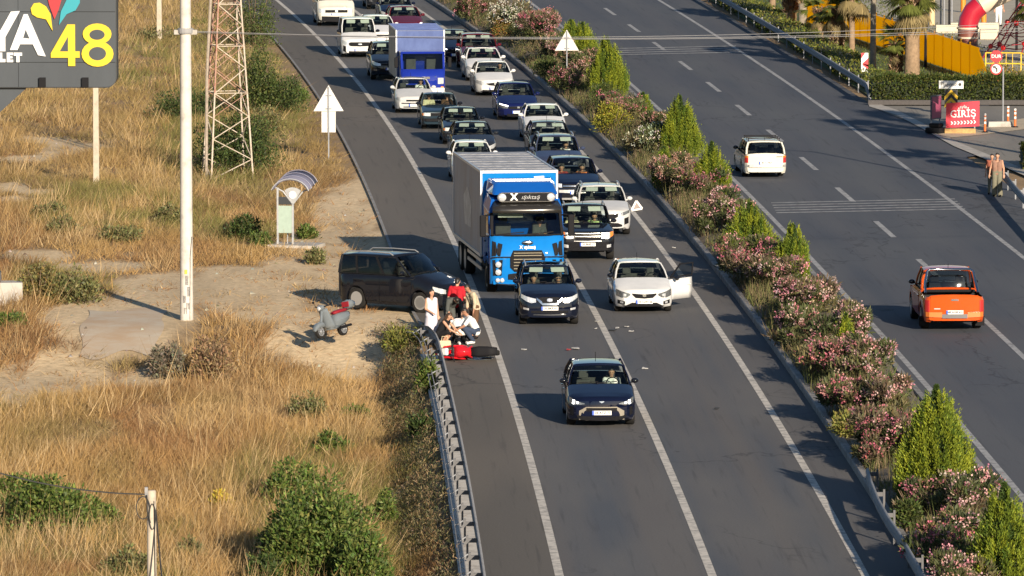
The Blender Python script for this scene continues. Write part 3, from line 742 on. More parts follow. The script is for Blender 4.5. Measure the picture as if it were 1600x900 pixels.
    for nm, mk, pts, mir, proud in FACES[face]:
        if mir:
            for s in (1, -1): panel(nm, fmat(mk), pts, fas, s, False, proud)
        else: panel(nm, fmat(mk), pts, fas, 1, True, proud)
    if detail > 0 and plate:
        zp = zh0 + p.get('plz', -.36)
        fy = fas(0, zp, .035)[1] if not rear else ras(0, p['rplz'], .03)[1]
        if rear: zp = p['rplz']
        sg = 1 if not rear else -1
        pl = MB().box(-.26, .26, min(fy, fy + sg * .02), max(fy, fy + sg * .02), zp - .057, zp + .057).build('number_plate', M_PLT, root)
        e = -.003 * sg; yy = fy + e
        MB().box(-.26 * sg if sg > 0 else .21, (-.21) if sg > 0 else .26, min(yy, fy + sg * .01), max(yy, fy + sg * .01), zp - .056, zp + .056).build('plate_band', M_PBL, pl)
        if detail > 1: text('plate_lettering', plate, .095, M_INK, pl, (.025 * sg, fy + e, zp), (math.pi / 2, 0, 0 if sg > 0 else math.pi), .002, bold=.003)
    if visors:
        for sx in (-1, 1):
            b0 = Vector(wsp(sx * .18, .93)); b1 = Vector(wsp(sx * .78, .93)); c0 = Vector(wsp(sx * .2, .70)); c1 = Vector(wsp(sx * .78, .70))
            of = Vector((0, .06, -.02)); MB().poly([b0 + of, b1 + of, c1 + of * 2.2, c0 + of * 2.2], (0, .015, .01)).build('sun_visor', M_VIS, root)
    MB().ball(Vector(wsp(0, .86)) + Vector((0, .1, 0)), .06, 8, 5, 1.7, .4, .6).build('rear_view_mirror', M_BLK, root)
    for u0, u1 in ((-.75, -.05), (-.1, .6)): MB().bar(Vector(wsp(u0, .03)) + Vector((0, -.02, .015)), Vector(wsp(u1, .10)) + Vector((0, -.02, .015)), .022).build('wiper', M_BLK, root)
    if rails:
        for sx in (-1, 1):
            y0, y1 = yrf + .25, yrr - .1; x = sx * tw * .93
            MB().tube([(x, y0, zr + .0), (x, y0 + .12, zr + .06), (x, (y0 + y1) / 2, zr + .075), (x, y1 - .12, zr + .05), (x, y1, zr - .02)], .022, 6).build('roof_rail', M_SIL, root, smooth=60)
    if sunroof:
        MB().box(-tw * .6, tw * .6, yrf + .22, yrf + .85, zr + .02, zr + .047).build('sunroof', M_GRI, root, bevel=.01)
    if rack:
        for y in (yrf + .4, yrf + 1.1, yrf + 1.8):
            m = MB(); m.bar((-tw, y, zr + .09), (tw, y, zr + .09), .035)
            for sx in (-1, 1): m.bar((sx * tw * .93, y, zr - .03), (sx * tw * .93, y, zr + .09), .03)
            m.build('roof_rack_bar', M_BLK, root)
    MB().tube([(0, yrr - .2, zr), (0, yrr - .1, zr + .16)], .008, 4).build('aerial', M_BLK, root)
    root['_'] = 0; del root['_']
    return dict(root=root, panel=panel, fas=fas, ras=ras, hw=hw, zt=zt, sidep=sidep, yr=yr, yf=yf, h0=h0, body=body, p=p, ysf=ysf, zb=zb, zr=zr, tw=tw, wsp=wsp, rwp=rwp, yd=yd, arch=arch)

def rz(slope): return -math.atan(slope)
def head(Y, right=False): return rz(dL1(Y) if not right else dR2(Y))
def lc(name, label, cat, kind, color, px, py, yaw=0.0, **kw):
    """a vehicle facing the camera, front axle over the surveyed point"""
    X, Y = G(px, py)
    return car(name, label, cat, kind, color, (X, Y), head(Y) + yaw, **kw)
# ------------------------------------------------------------------ the queue, front to back
V1 = lc('suv_car', 'navy blue crossover with lit headlamps and bronze lower grille, driving clear of the queue', 'car', 'suv', 'navy', 938, 663, face='cupra', H=1.52, W=1.84, zh0=.82, zc=1.03, zd=1.06, L=4.45, clear=.2, rw=.34, top=.73, plate='35 ATZ 77', mirror='black', visors=False, plz=-.41, group=None)
V2 = lc('suv_car', 'dark blue sport utility car with silver V grille stopped before the big blue truck', 'car', 'suv', 'night', 857, 506, face='vmotion', H=1.70, W=1.82, zh0=.98, zc=1.18, zd=1.2, L=4.64, rails=True, plate='35 BKF 41', plz=-.42)
V3 = lc('hatchback_car', 'white hatchback standing with its driver door wide open', 'car', 'hatch', 'white', 1004, 486, face='leon', L=4.27, W=1.81, H=1.46, plate='35 CZN 26', visors=False, open_door=True, mirror='black', plz=-.37, yaw=.01)
V5 = lc('pickup_truck', 'black pickup truck with two people behind the windscreen, right of the big blue truck', 'pickup', 'pickup', 'black', 916, 405, face='ranger', bed=True, rails=True, plate='35 BNE 17', plz=-.40)
V6 = lc('crossover_car', 'white crossover with large black grille just behind the black pickup', 'car', 'suv', 'pearl', 943, 366, face='tucson', H=1.62, rails=True, plate='48 AFD 302', detail=1)
V8 = lc('suv_car', 'navy sport utility car with broad silver front bumper beside the truck', 'car', 'suv', 'navy', 899, 321, face='duster', H=1.66, plate='34 FRK 83', detail=1, yaw=.015, visors=False)
V9 = lc('suv_car', 'grey blue sport utility car with silver roof rails beside the truck box', 'car', 'suv', 'greyblue', 873, 283, face='modern', H=1.66, rails=True, detail=1)
V10 = lc('hatchback_car', 'dark grey hatchback squeezed between a white saloon and a grey blue sport utility car', 'car', 'hatch', 'charcoal', 861, 251, face='modern', detail=1)
V11 = lc('saloon_car', 'white saloon with white wing mirrors beside the round yellow shrub', 'car', 'sedan', 'white', 851, 221, face='modern', detail=1)
V12 = lc('hatchback_car', 'bright navy hatchback with lit daytime lights in the right hand lane', 'car', 'hatch', 'blue', 808, 187, face='drl', H=1.5, detail=1, plate='34 GZT 09', visors=False)
V13 = lc('saloon_car', 'white saloon with black smile shaped grille in the right hand lane', 'car', 'sedan', 'white', 772, 149, face='smile', detail=1, W=1.73, visors=False)
V14 = lc('saloon_car', 'white saloon with dark sunroof, behind the one with the smile grille', 'car', 'sedan', 'white', 757, 126, face='modern', detail=1, sunroof=True)
V15 = lc('suv_car', 'wine red sport utility car pressed against the median behind two white saloons', 'car', 'suv', 'wine', 750, 111, face='modern', detail=1, H=1.68)
V16 = lc('saloon_car', 'navy saloon half hidden between the blue box truck and a wine red car', 'car', 'sedan', 'navy', 711, 96, face='drl', detail=1)
V17 = lc('hatchback_car', 'wine red hatchback with bright headlamps right behind the blue box truck', 'car', 'hatch', 'wine', 634, 57, face='drl', detail=1)
V18 = lc('saloon_car', 'navy saloon partly hidden behind the wine red hatchback', 'car', 'sedan', 'navy', 620, 38, face='modern', detail=1)
V19 = lc('suv_car', 'dark sport utility car at the very top of the queue', 'car', 'suv', 'charcoal', 599, 14, face='modern', detail=1)
V20 = lc('passenger_van', 'small white passenger van with black grille beside the edge line', 'van', 'van', 'white', 561, 89, face='courier', detail=1, H=1.83, mirror='black', plz=-.5)
V21 = lc('hatchback_car', 'white hatchback half hidden behind the small white van', 'car', 'hatch', 'white', 592, 72, face='modern', detail=1)
V22 = lc('minibus', 'white minibus at the top of the left lane', 'minibus', 'bus', 'cream', 524, 40, face='busface', detail=1, mirror='black')
V23 = lc('suv_car', 'dark sport utility car mostly hidden behind the blue box truck', 'car', 'suv', 'dark', 610, 124, face='modern', detail=1)
V24 = lc('hatchback_car', 'old silver white hatchback directly in front of the blue box truck', 'car', 'hatch', 'pearl', 647, 176, face='polo', W=1.66, H=1.42, L=3.75, detail=1, zd=1.0, q=.8, nose=.04, visors=False)
V25 = lc('old_saloon_car', 'old dark green boxy saloon behind the old silver white hatchback', 'car', 'boxy', 'darkgreen', 688, 201, face='old', detail=1, mirror='black', visors=False)
V26 = lc('old_saloon_car', 'old dark blue boxy saloon just ahead of the old green one', 'car', 'boxy', 'dark', 722, 225, face='old', detail=1, mirror='black')
V27 = lc('saloon_car', 'dark grey saloon in the left lane behind a white hatchback', 'car', 'sedan', 'charcoal', 740, 251, face='modern', detail=1)
V28 = lc('hatchback_car', 'white hatchback half hidden behind the box of the big blue truck', 'car', 'hatch', 'white', 739, 284, face='polo', detail=1, W=1.66)
# more parts on the rear of V1..V3: tail lamps (seen when walking round)
for V in (V1, V2, V3, V5, V6, V8, V20):
    for s in (1, -1): V['panel']('tail_light', M_RED, [(.72, -.02, -.16), (.95, .0, -.14)], V['ras'], s, False, .012, V['p']['zd'] - .12)
# open door of the white hatchback
def open_door(V, ang):
    p = V['p']; y0, y1 = V['yd'][0] + .01, V['yd'][1]
    hx, hy = V['h0'] * 1.0, y0
    ys_ = np.linspace(y0, y1, 7); rows = []; top = [V['zt'](y) - .06 for y in ys_]
    d = MB()
    for v in (0, .35, .7, 1):
        rows.append([(.02 * math.sin(math.pi * v), y - hy, V['zb'] + .1 + (tz - V['zb'] - .1) * v) for y, tz in zip(ys_, top)])
    d.grid(rows)
    o = d.build('door', V['body'], V['root'], smooth=60, solid=.07, bevel=.0)
    o.location = (hx, hy, 0); o.rotation_euler = (0, 0, -rad(ang))
    A = [V['sidep'](s, v, 1) for s, v in ((.01, .02), (.46, .02), (.46, .95), (.02, .95))]
    A = [Vector((a.x - hx, a.y - hy, a.z)) for a in A]
    MB().add(A, [(0, 1, 2, 3)]).build('door_window', M_GL, o)
    fr = MB()
    for i in range(4): fr.bar(A[i], A[(i + 1) % 4], .04)
    fr.build('window_frame', M_BLK, o)
    MB().box(.02, .05, y1 - hy - .25, y1 - hy - .1, .72, .75).build('door_handle', V['body'], o)
    m = MB().ball((.17, .1, .98), .1, 10, 6, 1.05, .6, .72); m.build('wing_mirror', P_('black'), o, smooth=60)
open_door(V3, 42)

# ------------------------------------------------------------------ vehicles going away on the right
X, Y = G(1485, 513); rr0 = head(Y, True) + math.pi
fw = Vector((math.sin(rr0), -math.cos(rr0)))
V30 = car('pickup_truck', 'bright orange pickup truck with chrome roll bar driving away', 'pickup', 'pickup', 'orange', (X + fw.x * 3.1, Y + fw.y * 3.1), rr0, face='ranger', bed=True, rear=True, rplz=.62, plate='48 AGB 651', group=None, visors=False, glassmat=M_GL, L=5.25, H=1.79, mirror='black', rw=.39)
r = V30['root']; ras = V30['ras']; yr = V30['yr']
for s in (1, -1):
    V30['panel']('tail_light', M_RED, [(.83, -.14, -.5), (.97, -.14, -.48)], ras, s, False, .015, 1.12)
    V30['panel']('bumper_corner', pbr('bumper_orange', (0.62, 0.16, 0.03), rough=.4), [(.42, -.5, -.66), (.95, -.5, -.64)], ras, s, False, .05, 1.12)
    MB().box(s * .86 - .14, s * .86 + .14, yr - .9, yr - .87, .12, .42).build('mud_flap', M_BLK, r)
M_GALX = pbr('step_grey', (.12, .12, .125), rough=.5)
V30['panel']('tailgate', V30['body'], [(0, -.03, -.46), (.8, -.03, -.46)], ras, 1, True, .014, 1.10)
V30['panel']('tailgate_handle', M_CHR, [(0, -.08, -.13), (.12, -.08, -.13)], ras, 1, True, .035, 1.10)
V30['panel']('step_bumper', M_GALX, [(0, -.56, -.68), (.42, -.56, -.68)], ras, 1, True, .06, 1.12)
V30['panel']('tailgate_emblem', M_SIL, [(.48, -.36, -.39), (.68, -.36, -.39)], ras, 1, False, .02, 1.10)
MB().box(-.72, .72, 2.75, yr - .06, .62, .66).build('bed_floor', M_BLK, r)
MB().box(-.78, .78, 2.72, 2.9, 1.08, 1.16).build('bed_cover_roll', M_BLK, r, bevel=.03)
for zz, yy, rr_ in ((0, 0, .035),):
    MB().tube([(-.80, yr - .9, 1.12), (-.78, yr - 1.3, 1.35), (-.70, 2.95, 1.74), (-.6, 2.88, 1.79), (.6, 2.88, 1.79), (.70, 2.95, 1.74), (.78, yr - 1.3, 1.35), (.80, yr - .9, 1.12)], .04, 8).build('roll_bar', M_CHR, r, smooth=60)
X, Y = G(1194, 277); rr0 = head(Y, True) + math.pi + .02
fw = Vector((math.sin(rr0), -math.cos(rr0)))
V31 = car('estate_car', 'old cream white estate car with roof rack driving away', 'car', 'wagon', 'cream', (X + fw.x * 3.1, Y + fw.y * 3.1), rr0, face='old', rear=True, rplz=.60, plate='48 H 1967', group=None, visors=False, glassmat=M_GL, rack=True, mirror='black')
r = V31['root']
for s in (1, -1):
    V31['panel']('tail_light', M_RED, [(.82, 0, -.2), (.98, 0, -.2)], V31['ras'], s, False, .015, .80)
    V31['panel']('indicator', M_AMB, [(.82, .07, 0), (.98, .07, 0)], V31['ras'], s, False, .015, .80)
V31['panel']('rear_bumper', M_SIL, [(0, -.25, -.35), (.97, -.25, -.34)], V31['ras'], 1, True, .06, .78)
V31['panel']('tailgate_emblem', M_BLK, [(.5, -.02, -.04), (.78, -.02, -.04)], V31['ras'], -1, False, .012, .86)

# ------------------------------------------------------------------ black van on the verge
th = rad(54); fw = Vector((math.sin(th), -math.cos(th)))
X, Y = G(560, 481)
VV = car('passenger_van', 'black passenger van with roof rails parked across the dirt verge', 'van', 'van', 'black', (X + fw.x * 2.49 + .76 * math.cos(th), Y + fw.y * 2.49 + .76 * math.sin(th), -.02), th, face='courier', rails=True, group=None, visors=False, plate='48 ACP 214', H=1.77, L=4.05, wb=2.49, rw=.33)

# ------------------------------------------------------------------ trucks
def lathe_x(prof, n, loc):
    return MB().lathe(prof, n, Matrix.Translation(loc) @ Matrix.Rotation(math.pi / 2, 4, 'Y'))
def truck_wheel(root, x, y, r, w):
    t, rm = wheel_data(r, w, 0)
    o = mkobj('wheel', t, None, root); o.location = (x, y, r); mkobj('rim', rm, None, o)
def dirt_tint(name, base, dirt_tintc, scale=2.0, zs=0.35):
    m, t, b = newmat(name)
    tc = t.nodes.new('ShaderNodeTexCoord'); mp = t.nodes.new('ShaderNodeMapping'); mp.inputs['Scale'].default_value = (1, 1, zs)
    n = t.nodes.new('ShaderNodeTexNoise'); n.inputs['Scale'].default_value = scale; n.inputs['Detail'].default_value = 7; n.inputs['Roughness'].default_value = .7
    r = t.nodes.new('ShaderNodeMapRange'); r.inputs[1].default_value = .42; r.inputs[2].default_value = .66
    x = t.nodes.new('ShaderNodeMix'); x.data_type = 'RGBA'; x.inputs[6].default_value = base + (1,); x.inputs[7].default_value = dirt_tintc + (1,)
    for a, c in ((tc.outputs['Object'], mp.inputs[0]), (mp.outputs[0], n.inputs['Vector']), (n.outputs[0], r.inputs[0]), (r.outputs[0], x.inputs[0]), (x.outputs[2], b.inputs['Base Color'])): t.links.new(a, c)
    b.inputs['Roughness'].default_value = .5
    return m
X, Y = G(824, 460)
T = thing('box_truck', 'big bright blue box truck with black sun visor and light bar', 'truck', (X, Y, 0), rz(-.118))
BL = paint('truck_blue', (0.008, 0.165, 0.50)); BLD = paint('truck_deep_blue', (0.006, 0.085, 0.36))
W = 1.2
# cab shell: side profile lofted across
prof = [(-.02, .36), (-.06, .75), (-.06, 1.2), (.02, 1.88)]
rows = []
for x in (-W, -W + .03, -W + .1, -W + .22, -.5, 0, .5, W - .22, W - .1, W - .03, W):
    e = max(0, (abs(x) - (W - .25)) / .25); c = .20 * e ** 2.2
    rows.append([(x, y + c, z) for y, z in [(.0, .33)] + prof])
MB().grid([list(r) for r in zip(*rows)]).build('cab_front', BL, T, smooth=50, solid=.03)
cs = MB()
for s in (-1, 1):
    x = s * W
    cs.poly([(x, .2, .95), (x, .2, 1.9), (x, .32, 1.9), (x, .42, 2.62), (x, 2.0, 2.75), (x, 2.0, .95), (x, 1.62, .95), (x, 1.5, 1.12), (x, 1.2, 1.28), (x, .9, 1.28), (x, .62, 1.12), (x, .55, .95)], (-s * .04, 0, 0))
cs.box(-W, W, 1.97, 2.0, .9, 2.75)
cs.hexa([(-W, .34, 2.6), (W, .34, 2.6), (W, 2.0, 2.74), (-W, 2.0, 2.74), (-W + .1, .55, 3.02), (W - .1, .55, 3.02), (W - .1, 2.0, 3.15), (-W + .1, 2.0, 3.15)])
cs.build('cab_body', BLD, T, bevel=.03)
MB().box(-W + .1, W - .1, .3, 1.9, .8, 1.1).build('cab_floor', M_INT, T)
MB().box(-W + .06, W - .06, .12, .6, 1.5, 1.86).build('dashboard', M_INT, T, bevel=.05)
for s in (-1, 1):
    st = MB(); st.box(s * .6 - .27, s * .6 + .27, 1.1, 1.6, 1.3, 1.5); st.box(s * .6 - .25, s * .6 + .25, 1.55, 1.7, 1.45, 2.15); st.box(s * .6 - .14, s * .6 + .14, 1.58, 1.68, 2.16, 2.36); st.build('seat', M_SEAT, T, bevel=.04)
def wsT(u, v): return ((W - .07) * u * (1 - .03 * v), .0 + .10 * abs(u) ** 3 + .33 * v - .02 * math.sin(math.pi * v), 1.9 + .73 * v)
U9 = [i / 4 - 1 for i in range(9)]
MB().grid([[wsT(u, v) for u in U9] for v in (0, .5, 1)]).build('windshield', M_WS, T, smooth=180)
fr = MB()
for u in (-1, 1): fr.bar(wsT(u, 0), wsT(u, 1), .09, .08)
for v in (0, 1):
    fr.tube([wsT(u, v) for u in U9], .035, 5)
fr.build('windshield_frame', M_BLK, T)
for a, b_ in ((-.9, -.1), (-.05, .75)): MB().bar(Vector(wsT(a, .03)) + Vector((0, -.05, 0)), Vector(wsT(b_, .14)) + Vector((0, -.05, 0)), .03).build('wiper', M_BLK, T)
MB().box(-.9, -.1, .36, .38, 2.45, 2.58).build('sun_visor', M_VIS, T)
# black visor above windscreen with light bar
MB().grid([[(x, -.10 + .16 * (abs(x) / W) ** 3, 2.62) for x in np.linspace(-W * .93, W * .93, 9)], [(x, -.02 + .16 * (abs(x) / W) ** 3, 2.80) for x in np.linspace(-W * .93, W * .93, 9)], [(x, .40, 2.98) for x in np.linspace(-W * .85, W * .85, 9)]]).build('visor', pbr('visor_black', (.022, .02, .017), rough=.25, coat=.5), T, smooth=60, solid=.03)
lb = [(-.78 + .0 + .14 * math.cos(t), .26, 3.1 + .14 * math.sin(t)) for t in np.linspace(math.pi / 2, 3 * math.pi / 2, 7)] + [(.78 + .14 * math.cos(t), .26, 3.1 + .14 * math.sin(t)) for t in np.linspace(-math.pi / 2, math.pi / 2, 7)]
lbo = MB().poly(lb, (0, .12, 0)).build('light_bar', M_BLK, T)
for s in (-1, 1):
    MB().lathe([(.125, 0), (.125, .05), (.10, .07)], 14, Matrix.Translation((s * .78, .25, 3.1)) @ Matrix.Rotation(math.pi / 2, 4, 'X')).build('spot_lamp', M_HL, lbo, smooth=50)
ring = [Vector(a) + Vector((0, -.01, 0)) for a in lb + lb[:1]]; MB().tube(ring, .018, 5, False).build('chrome_surround', M_CHR, lbo)
M_GREYT = pbr('grey_lettering', (.35, .35, .35), rough=.5)
M_WHT = pbr('white_lettering', (.8, .8, .78), rough=.5)
text('lettering', 'X', .30, M_WHT, lbo, (-.40, .25, 3.1), bold=.012); text('lettering', 'ışıktaş', .19, M_GREYT, lbo, (.13, .25, 3.1), shear=.3, sx=1.15)
# deflector on the roof
MB().hexa([(-W + .12, .5, 3.15), (W - .12, .5, 3.15), (W - .08, 2.0, 3.1), (-W + .08, 2.0, 3.1), (-W + .3, 1.1, 3.5), (W - .3, 1.1, 3.5), (W - .12, 2.0, 3.6), (-W + .12, 2.0, 3.6)]).build('roof_deflector', BLD, T, bevel=.08)
# front details
def tp(nm, mt, pts, d=.03, par=None, z=None):
    return MB().poly([(x, -.075 - d + .17 * max(0, (abs(x) - .95) / .25) ** 2 + max(0, zz - 1.2) * .11, zz) for x, zz in pts], (0, .06 + d, 0)).build(nm, mt, par or T)
g = tp('grille', M_GRI, [(-.46, 1.42), (.46, 1.42), (.56, 1.2), (.56, .88), (.42, .74), (-.42, .74), (-.56, .88), (-.56, 1.2)], .02)
for zz in (.84, .94, 1.04, 1.14, 1.26, 1.34): MB().box(-.45, .45, -.13, -.08, zz - .014, zz + .014).build('grille_slat', pbr('slat_bronze', (.16, .14, .10), rough=.4, metal=.4), g)
for s in (-1, 1):
    tp('corner_vent', M_BLK, [(s * .80, 1.62), (s * 1.12, 1.72), (s * 1.14, 1.24), (s * .88, 1.24)], .015)
    for k in range(3): MB().bar((s * (.87 + .08 * k), -.02, 1.62), (s * (.91 + .07 * k), -.06, 1.28), .025).build('vent_fin', M_BLK, T)
    h = tp('headlight_panel', M_GRI, [(s * .80, 1.12), (s * 1.12, 1.12), (s * 1.10, .62), (s * .84, .62)], .012)
    for zz in (.98, .73): MB().lathe([(.095, 0), (.095, .05), (.05, .085)], 14, Matrix.Translation((s * .95, -.09, zz)) @ Matrix.Rotation(math.pi / 2, 4, 'X')).build('headlight', M_HL, h, smooth=50)
    for xx in (.82, .96): MB().lathe([(.07, 0), (.07, .04), (.04, .06)], 12, Matrix.Translation((s * xx, -.05, .47)) @ Matrix.Rotation(math.pi / 2, 4, 'X')).build('fog_light', M_HL, T, smooth=50)
    MB().poly([(s * .30, -.09, .70), (s * .62, -.09, .66), (s * .62, -.09, .50), (s * .36, -.09, .48)], (0, .08, 0)).build('lower_vent', M_GRI, T)
    mm = MB(); mm.bar((s * W, .3, 2.55), (s * (W + .22), .1, 2.5), .04); mm.bar((s * W, .3, 1.85), (s * (W + .22), .1, 1.9), .04); mm.build('mirror_arm', M_BLK, T)
    MB().box(s * (W + .22) - .1, s * (W + .22) + .1, .04, .16, 1.85, 2.55).build('wing_mirror', M_BLK, T, bevel=.04)
    MB().box(s * (W + .003) - .01, s * (W + .003) + .01, .5, 1.35, 1.92, 2.5).build('side_window', M_GLD, T)
    dr = MB().box(s * (W + .006) - .012, s * (W + .006) + .012, .42, 1.45, 1.3, 1.88).build('door', BLD, T); MB().box(s * (W + .03) - .015, s * (W + .03) + .015, 1.2, 1.38, 1.6, 1.65).build('door_handle', M_BLK, dr)
MB().box(-W * .97, W * .97, -.10, -.06, 1.19, 1.225).build('seam_strip', M_BLK, T)
MB().ball((0, -.05, 1.66), .11, 14, 6, 1.7, .3, .75).build('badge', M_CHR, T, smooth=60)
text('lettering', 'X ışıktaş', .14, M_WHT, T, (.0, -.075, 1.52), rot=(rad(83), 0, 0), bold=.003)
tp('front_bumper', BL, [(-1.1, .34), (1.1, .34), (1.1, .45), (-1.1, .45)], .01)
MB().tube([(-1.12, .02, .36), (-.6, -.13, .33), (.6, -.13, .33), (1.12, .02, .36)], .02, 5).build('bumper_edge', M_CHR, T)
MB().box(-.26, .26, -.12, -.09, .52, .64).build('number_plate', M_PLT, T)
# chassis and box
ch = MB().box(-.45, .45, .6, 10.2, .65, 1.0); ch.build('chassis', M_BLK, T)
B0, B1, BW, ZB, ZT = 2.25, 10.3, 1.23, 1.08, 3.78
GR = dirt_tint('box_side_grey', (.22, .24, .30), (.19, .175, .19), 1.2, .3); RW_ = dirt_tint('box_roof_weathered', (.42, .41, .41), (.17, .165, .17), 3.2, 1.0)  # side colour carries a painted bluish reflection
bxo = MB().box(-BW, BW, B0 + .02, B1, ZB, ZT - .03).build('box_body', GR, T)
MB().box(-BW + .02, BW - .02, B0 - .01, B0 + .02, ZB, ZT - .04).build('box_front', paint('box_blue', (0.008, 0.17, 0.48)), T)
MB().box(-BW + .03, BW - .03, B0 + .05, B1 - .03, ZT - .03, ZT).build('box_roof', RW_, T)
rb = MB()
for k in range(1, 8): rb.box(-BW + .04, BW - .04, B0 + k * 1.0 - .02, B0 + k * 1.0 + .02, ZT, ZT + .008)
rb.build('roof_seam', RW_, T)
ed = MB()
for x in (-BW, BW):
    for y in (B0, B1): ed.box(x - .03, x + .03, y - .035, y + .035, ZB - .02, ZT + .02)
    ed.box(x - .035, x + .035, B0, B1, ZT - .05, ZT + .022); ed.box(x - .035, x + .035, B0, B1, ZB - .06, ZB + .04)
ed.box(-BW, BW, B0 - .03, B0 + .03, ZT - .06, ZT + .024)
ed.build('box_edge_profile', pbr('aluminium_edge', (.5, .52, .55), rough=.4, metal=.5), T)
MB().poly([(.5, B0 - .012, 3.45), (.85, B0 - .012, 3.5), (.8, B0 - .012, 3.62), (.48, B0 - .012, 3.6)], (0, -.006, 0)).build('box_emblem', M_WHT, T)
dec = dirt_tint('box_decal', (.30, .30, .31), (.45, .45, .46), 3, 1)
MB().poly([(-BW - .004, 5.2, 1.7), (-BW - .004, 7.0, 1.7), (-BW - .004, 7.3, 2.6), (-BW - .004, 6.2, 3.0), (-BW - .004, 5.0, 2.5)], (-.004, 0, 0)).build('side_decal', dec, T)
MB().box(-BW + .02, BW - .02, B1, B1 + .03, ZB, ZT - .05).build('rear_door', GR, T)
for y in (1.05, 7.3, 8.65):
    for s in (-1, 1): truck_wheel(T, s * 1.04, y, .5, .32)
for s in (-1, 1):
    MB().poly([(s * 1.2, .40, .95), (s * 1.2, .55, 1.1), (s * 1.2, 1.05, 1.16), (s * 1.2, 1.6, 1.08), (s * 1.2, 1.75, .85), (s * 1.2, 1.6, .9), (s * 1.2, 1.05, 1.06), (s * 1.2, .6, .95)], (-s * .3, 0, 0)).build('mudguard', BLD, T)
    for zz in (.55, .8): MB().box(s * 1.18 - .02, s * 1.18 + .02, 2.6, 6.5, zz, zz + .11).build('side_guard', M_SIL, T)
    MB().box(s * .75 - .3, s * .75 + .3, 2.9, 4.0, .5, 1.0).build('fuel_tank', M_BLK, T, bevel=.06)
    MB().box(s * 1.04 - .15, s * 1.04 + .15, 9.3, 9.32, .2, .9).build('mud_flap', M_BLK, T)

# smaller blue box truck far in the queue
X, Y = G(661, 157)
T2 = thing('box_truck', 'smaller royal blue box truck with large windscreen far back in the queue', 'truck', (X, Y, 0), rz(dL1(Y) - .012))
RB = paint('royal_blue', (0.010, 0.025, 0.24)); RB2 = dirt_tint('box_blue_worn', (.022, .055, .20), (.05, .095, .27), 1.5, .5)
W = .98
rows = []
for x in (-W, -W + .03, -W + .1, -.5, 0, .5, W - .1, W - .03, W):
    e = max(0, (abs(x) - (W - .2)) / .2); c = .16 * e ** 2.2
    rows.append([(x, y + c, z) for y, z in ((.02, .38), (-.02, .6), (0, 1.0), (.06, 1.38))])
MB().grid([list(r) for r in zip(*rows)]).build('cab_front', RB, T2, smooth=50, solid=.03)
c2 = MB()
for s in (-1, 1): c2.poly([(s * W, .16, .6), (s * W, .16, 1.38), (s * W, .3, 2.02), (s * W, 1.5, 2.1), (s * W, 1.5, .6)], (-s * .04, 0, 0))
c2.box(-W, W, .28, 1.5, 2.04, 2.14); c2.box(-W, W, 1.47, 1.5, .7, 2.1); c2.build('cab_body', RB, T2, bevel=.02)
MB().box(-W + .05, W - .05, .15, 1.4, .75, .95).build('cab_floor', M_INT, T2); MB().box(-W + .06, W - .06, .1, .4, 1.05, 1.35).build('dashboard', M_INT, T2, bevel=.04)
for s in (-.45, .45): 
    st = MB(); st.box(s - .24, s + .24, .85, 1.3, .95, 1.1); st.box(s - .22, s + .22, 1.2, 1.34, 1.1, 1.8); st.build('seat', M_SEAT, T2, bevel=.03)
def wsS(u, v): return ((W - .06) * u, .03 + .10 * abs(u) ** 3 + .24 * v, 1.38 + .66 * v)
MB().grid([[wsS(u, v) for u in U9] for v in (0, .5, 1)]).build('windshield', M_WS, T2, smooth=180)
f2 = MB()
for u in (-1, 1): f2.bar(wsS(u, 0), wsS(u, 1), .08)
f2.build('windshield_frame', RB, T2)
for s in (-1, 1):
    MB().box(s * .78 - .13, s * .78 + .13, -.02, .04, .72, 1.0).build('headlight', M_HL, T2, bevel=.02)
    MB().box(s * .85 - .06, s * .85 + .06, .0, .05, .5, .62).build('indicator', M_AMB, T2)
    mm = MB(); mm.bar((s * W, .25, 1.95), (s * (W + .2), .05, 1.9), .03); mm.build('mirror_arm', M_BLK, T2)
    MB().box(s * (W + .2) - .08, s * (W + .2) + .08, .0, .1, 1.45, 1.9).build('wing_mirror', M_BLK, T2, bevel=.03)
    MB().box(s * W - .01, s * W + .01, .4, 1.2, 1.42, 1.95).build('side_window', M_GLD, T2)
MB().box(-.3, .3, -.03, .02, .95, 1.05).build('badge', M_CHR, T2); MB().box(-.95, .95, -.03, .05, .36, .56).build('front_bumper', pbr('bumper_white', (.6, .6, .58), rough=.5), T2, bevel=.02)
MB().box(-.26, .26, -.05, -.03, .40, .51).build('number_plate', M_PLT, T2)
MB().box(-.4, .4, .5, 6.6, .5, .8).build('chassis', M_BLK, T2)
MB().box(-1.06, 1.06, 1.72, 6.8, .85, 2.98).build('box_body', dirt_tint('box_side_dull', (.30, .30, .29), (.22, .21, .2), 1.3, .4), T2)
MB().box(-1.05, 1.05, 1.69, 1.72, .86, 2.97).build('box_front', RB2, T2); MB().box(-1.05, 1.05, 1.73, 6.78, 2.98, 3.0).build('box_roof', RB2, T2)
rb = MB()
for k in range(9): rb.box(-1.04, 1.04, 2.0 + k * .55, 2.05 + k * .55, 3.0, 3.025)
rb.build('roof_seam', RB2, T2)
e2 = MB()
for s in (-1, 1): e2.box(s * 1.06 - .03, s * 1.06 + .03, 1.68, 6.8, 2.95, 3.01); e2.box(s * 1.06 - .03, s * 1.06 + .03, 1.67, 1.73, .85, 3.0)
e2.build('box_edge_profile', pbr('aluminium_edge', (.5, .52, .55), rough=.4, metal=.5), T2)
for y in (.75, 5.0):
    for s in (-1, 1): truck_wheel(T2, s * .85, y, .40, .26)
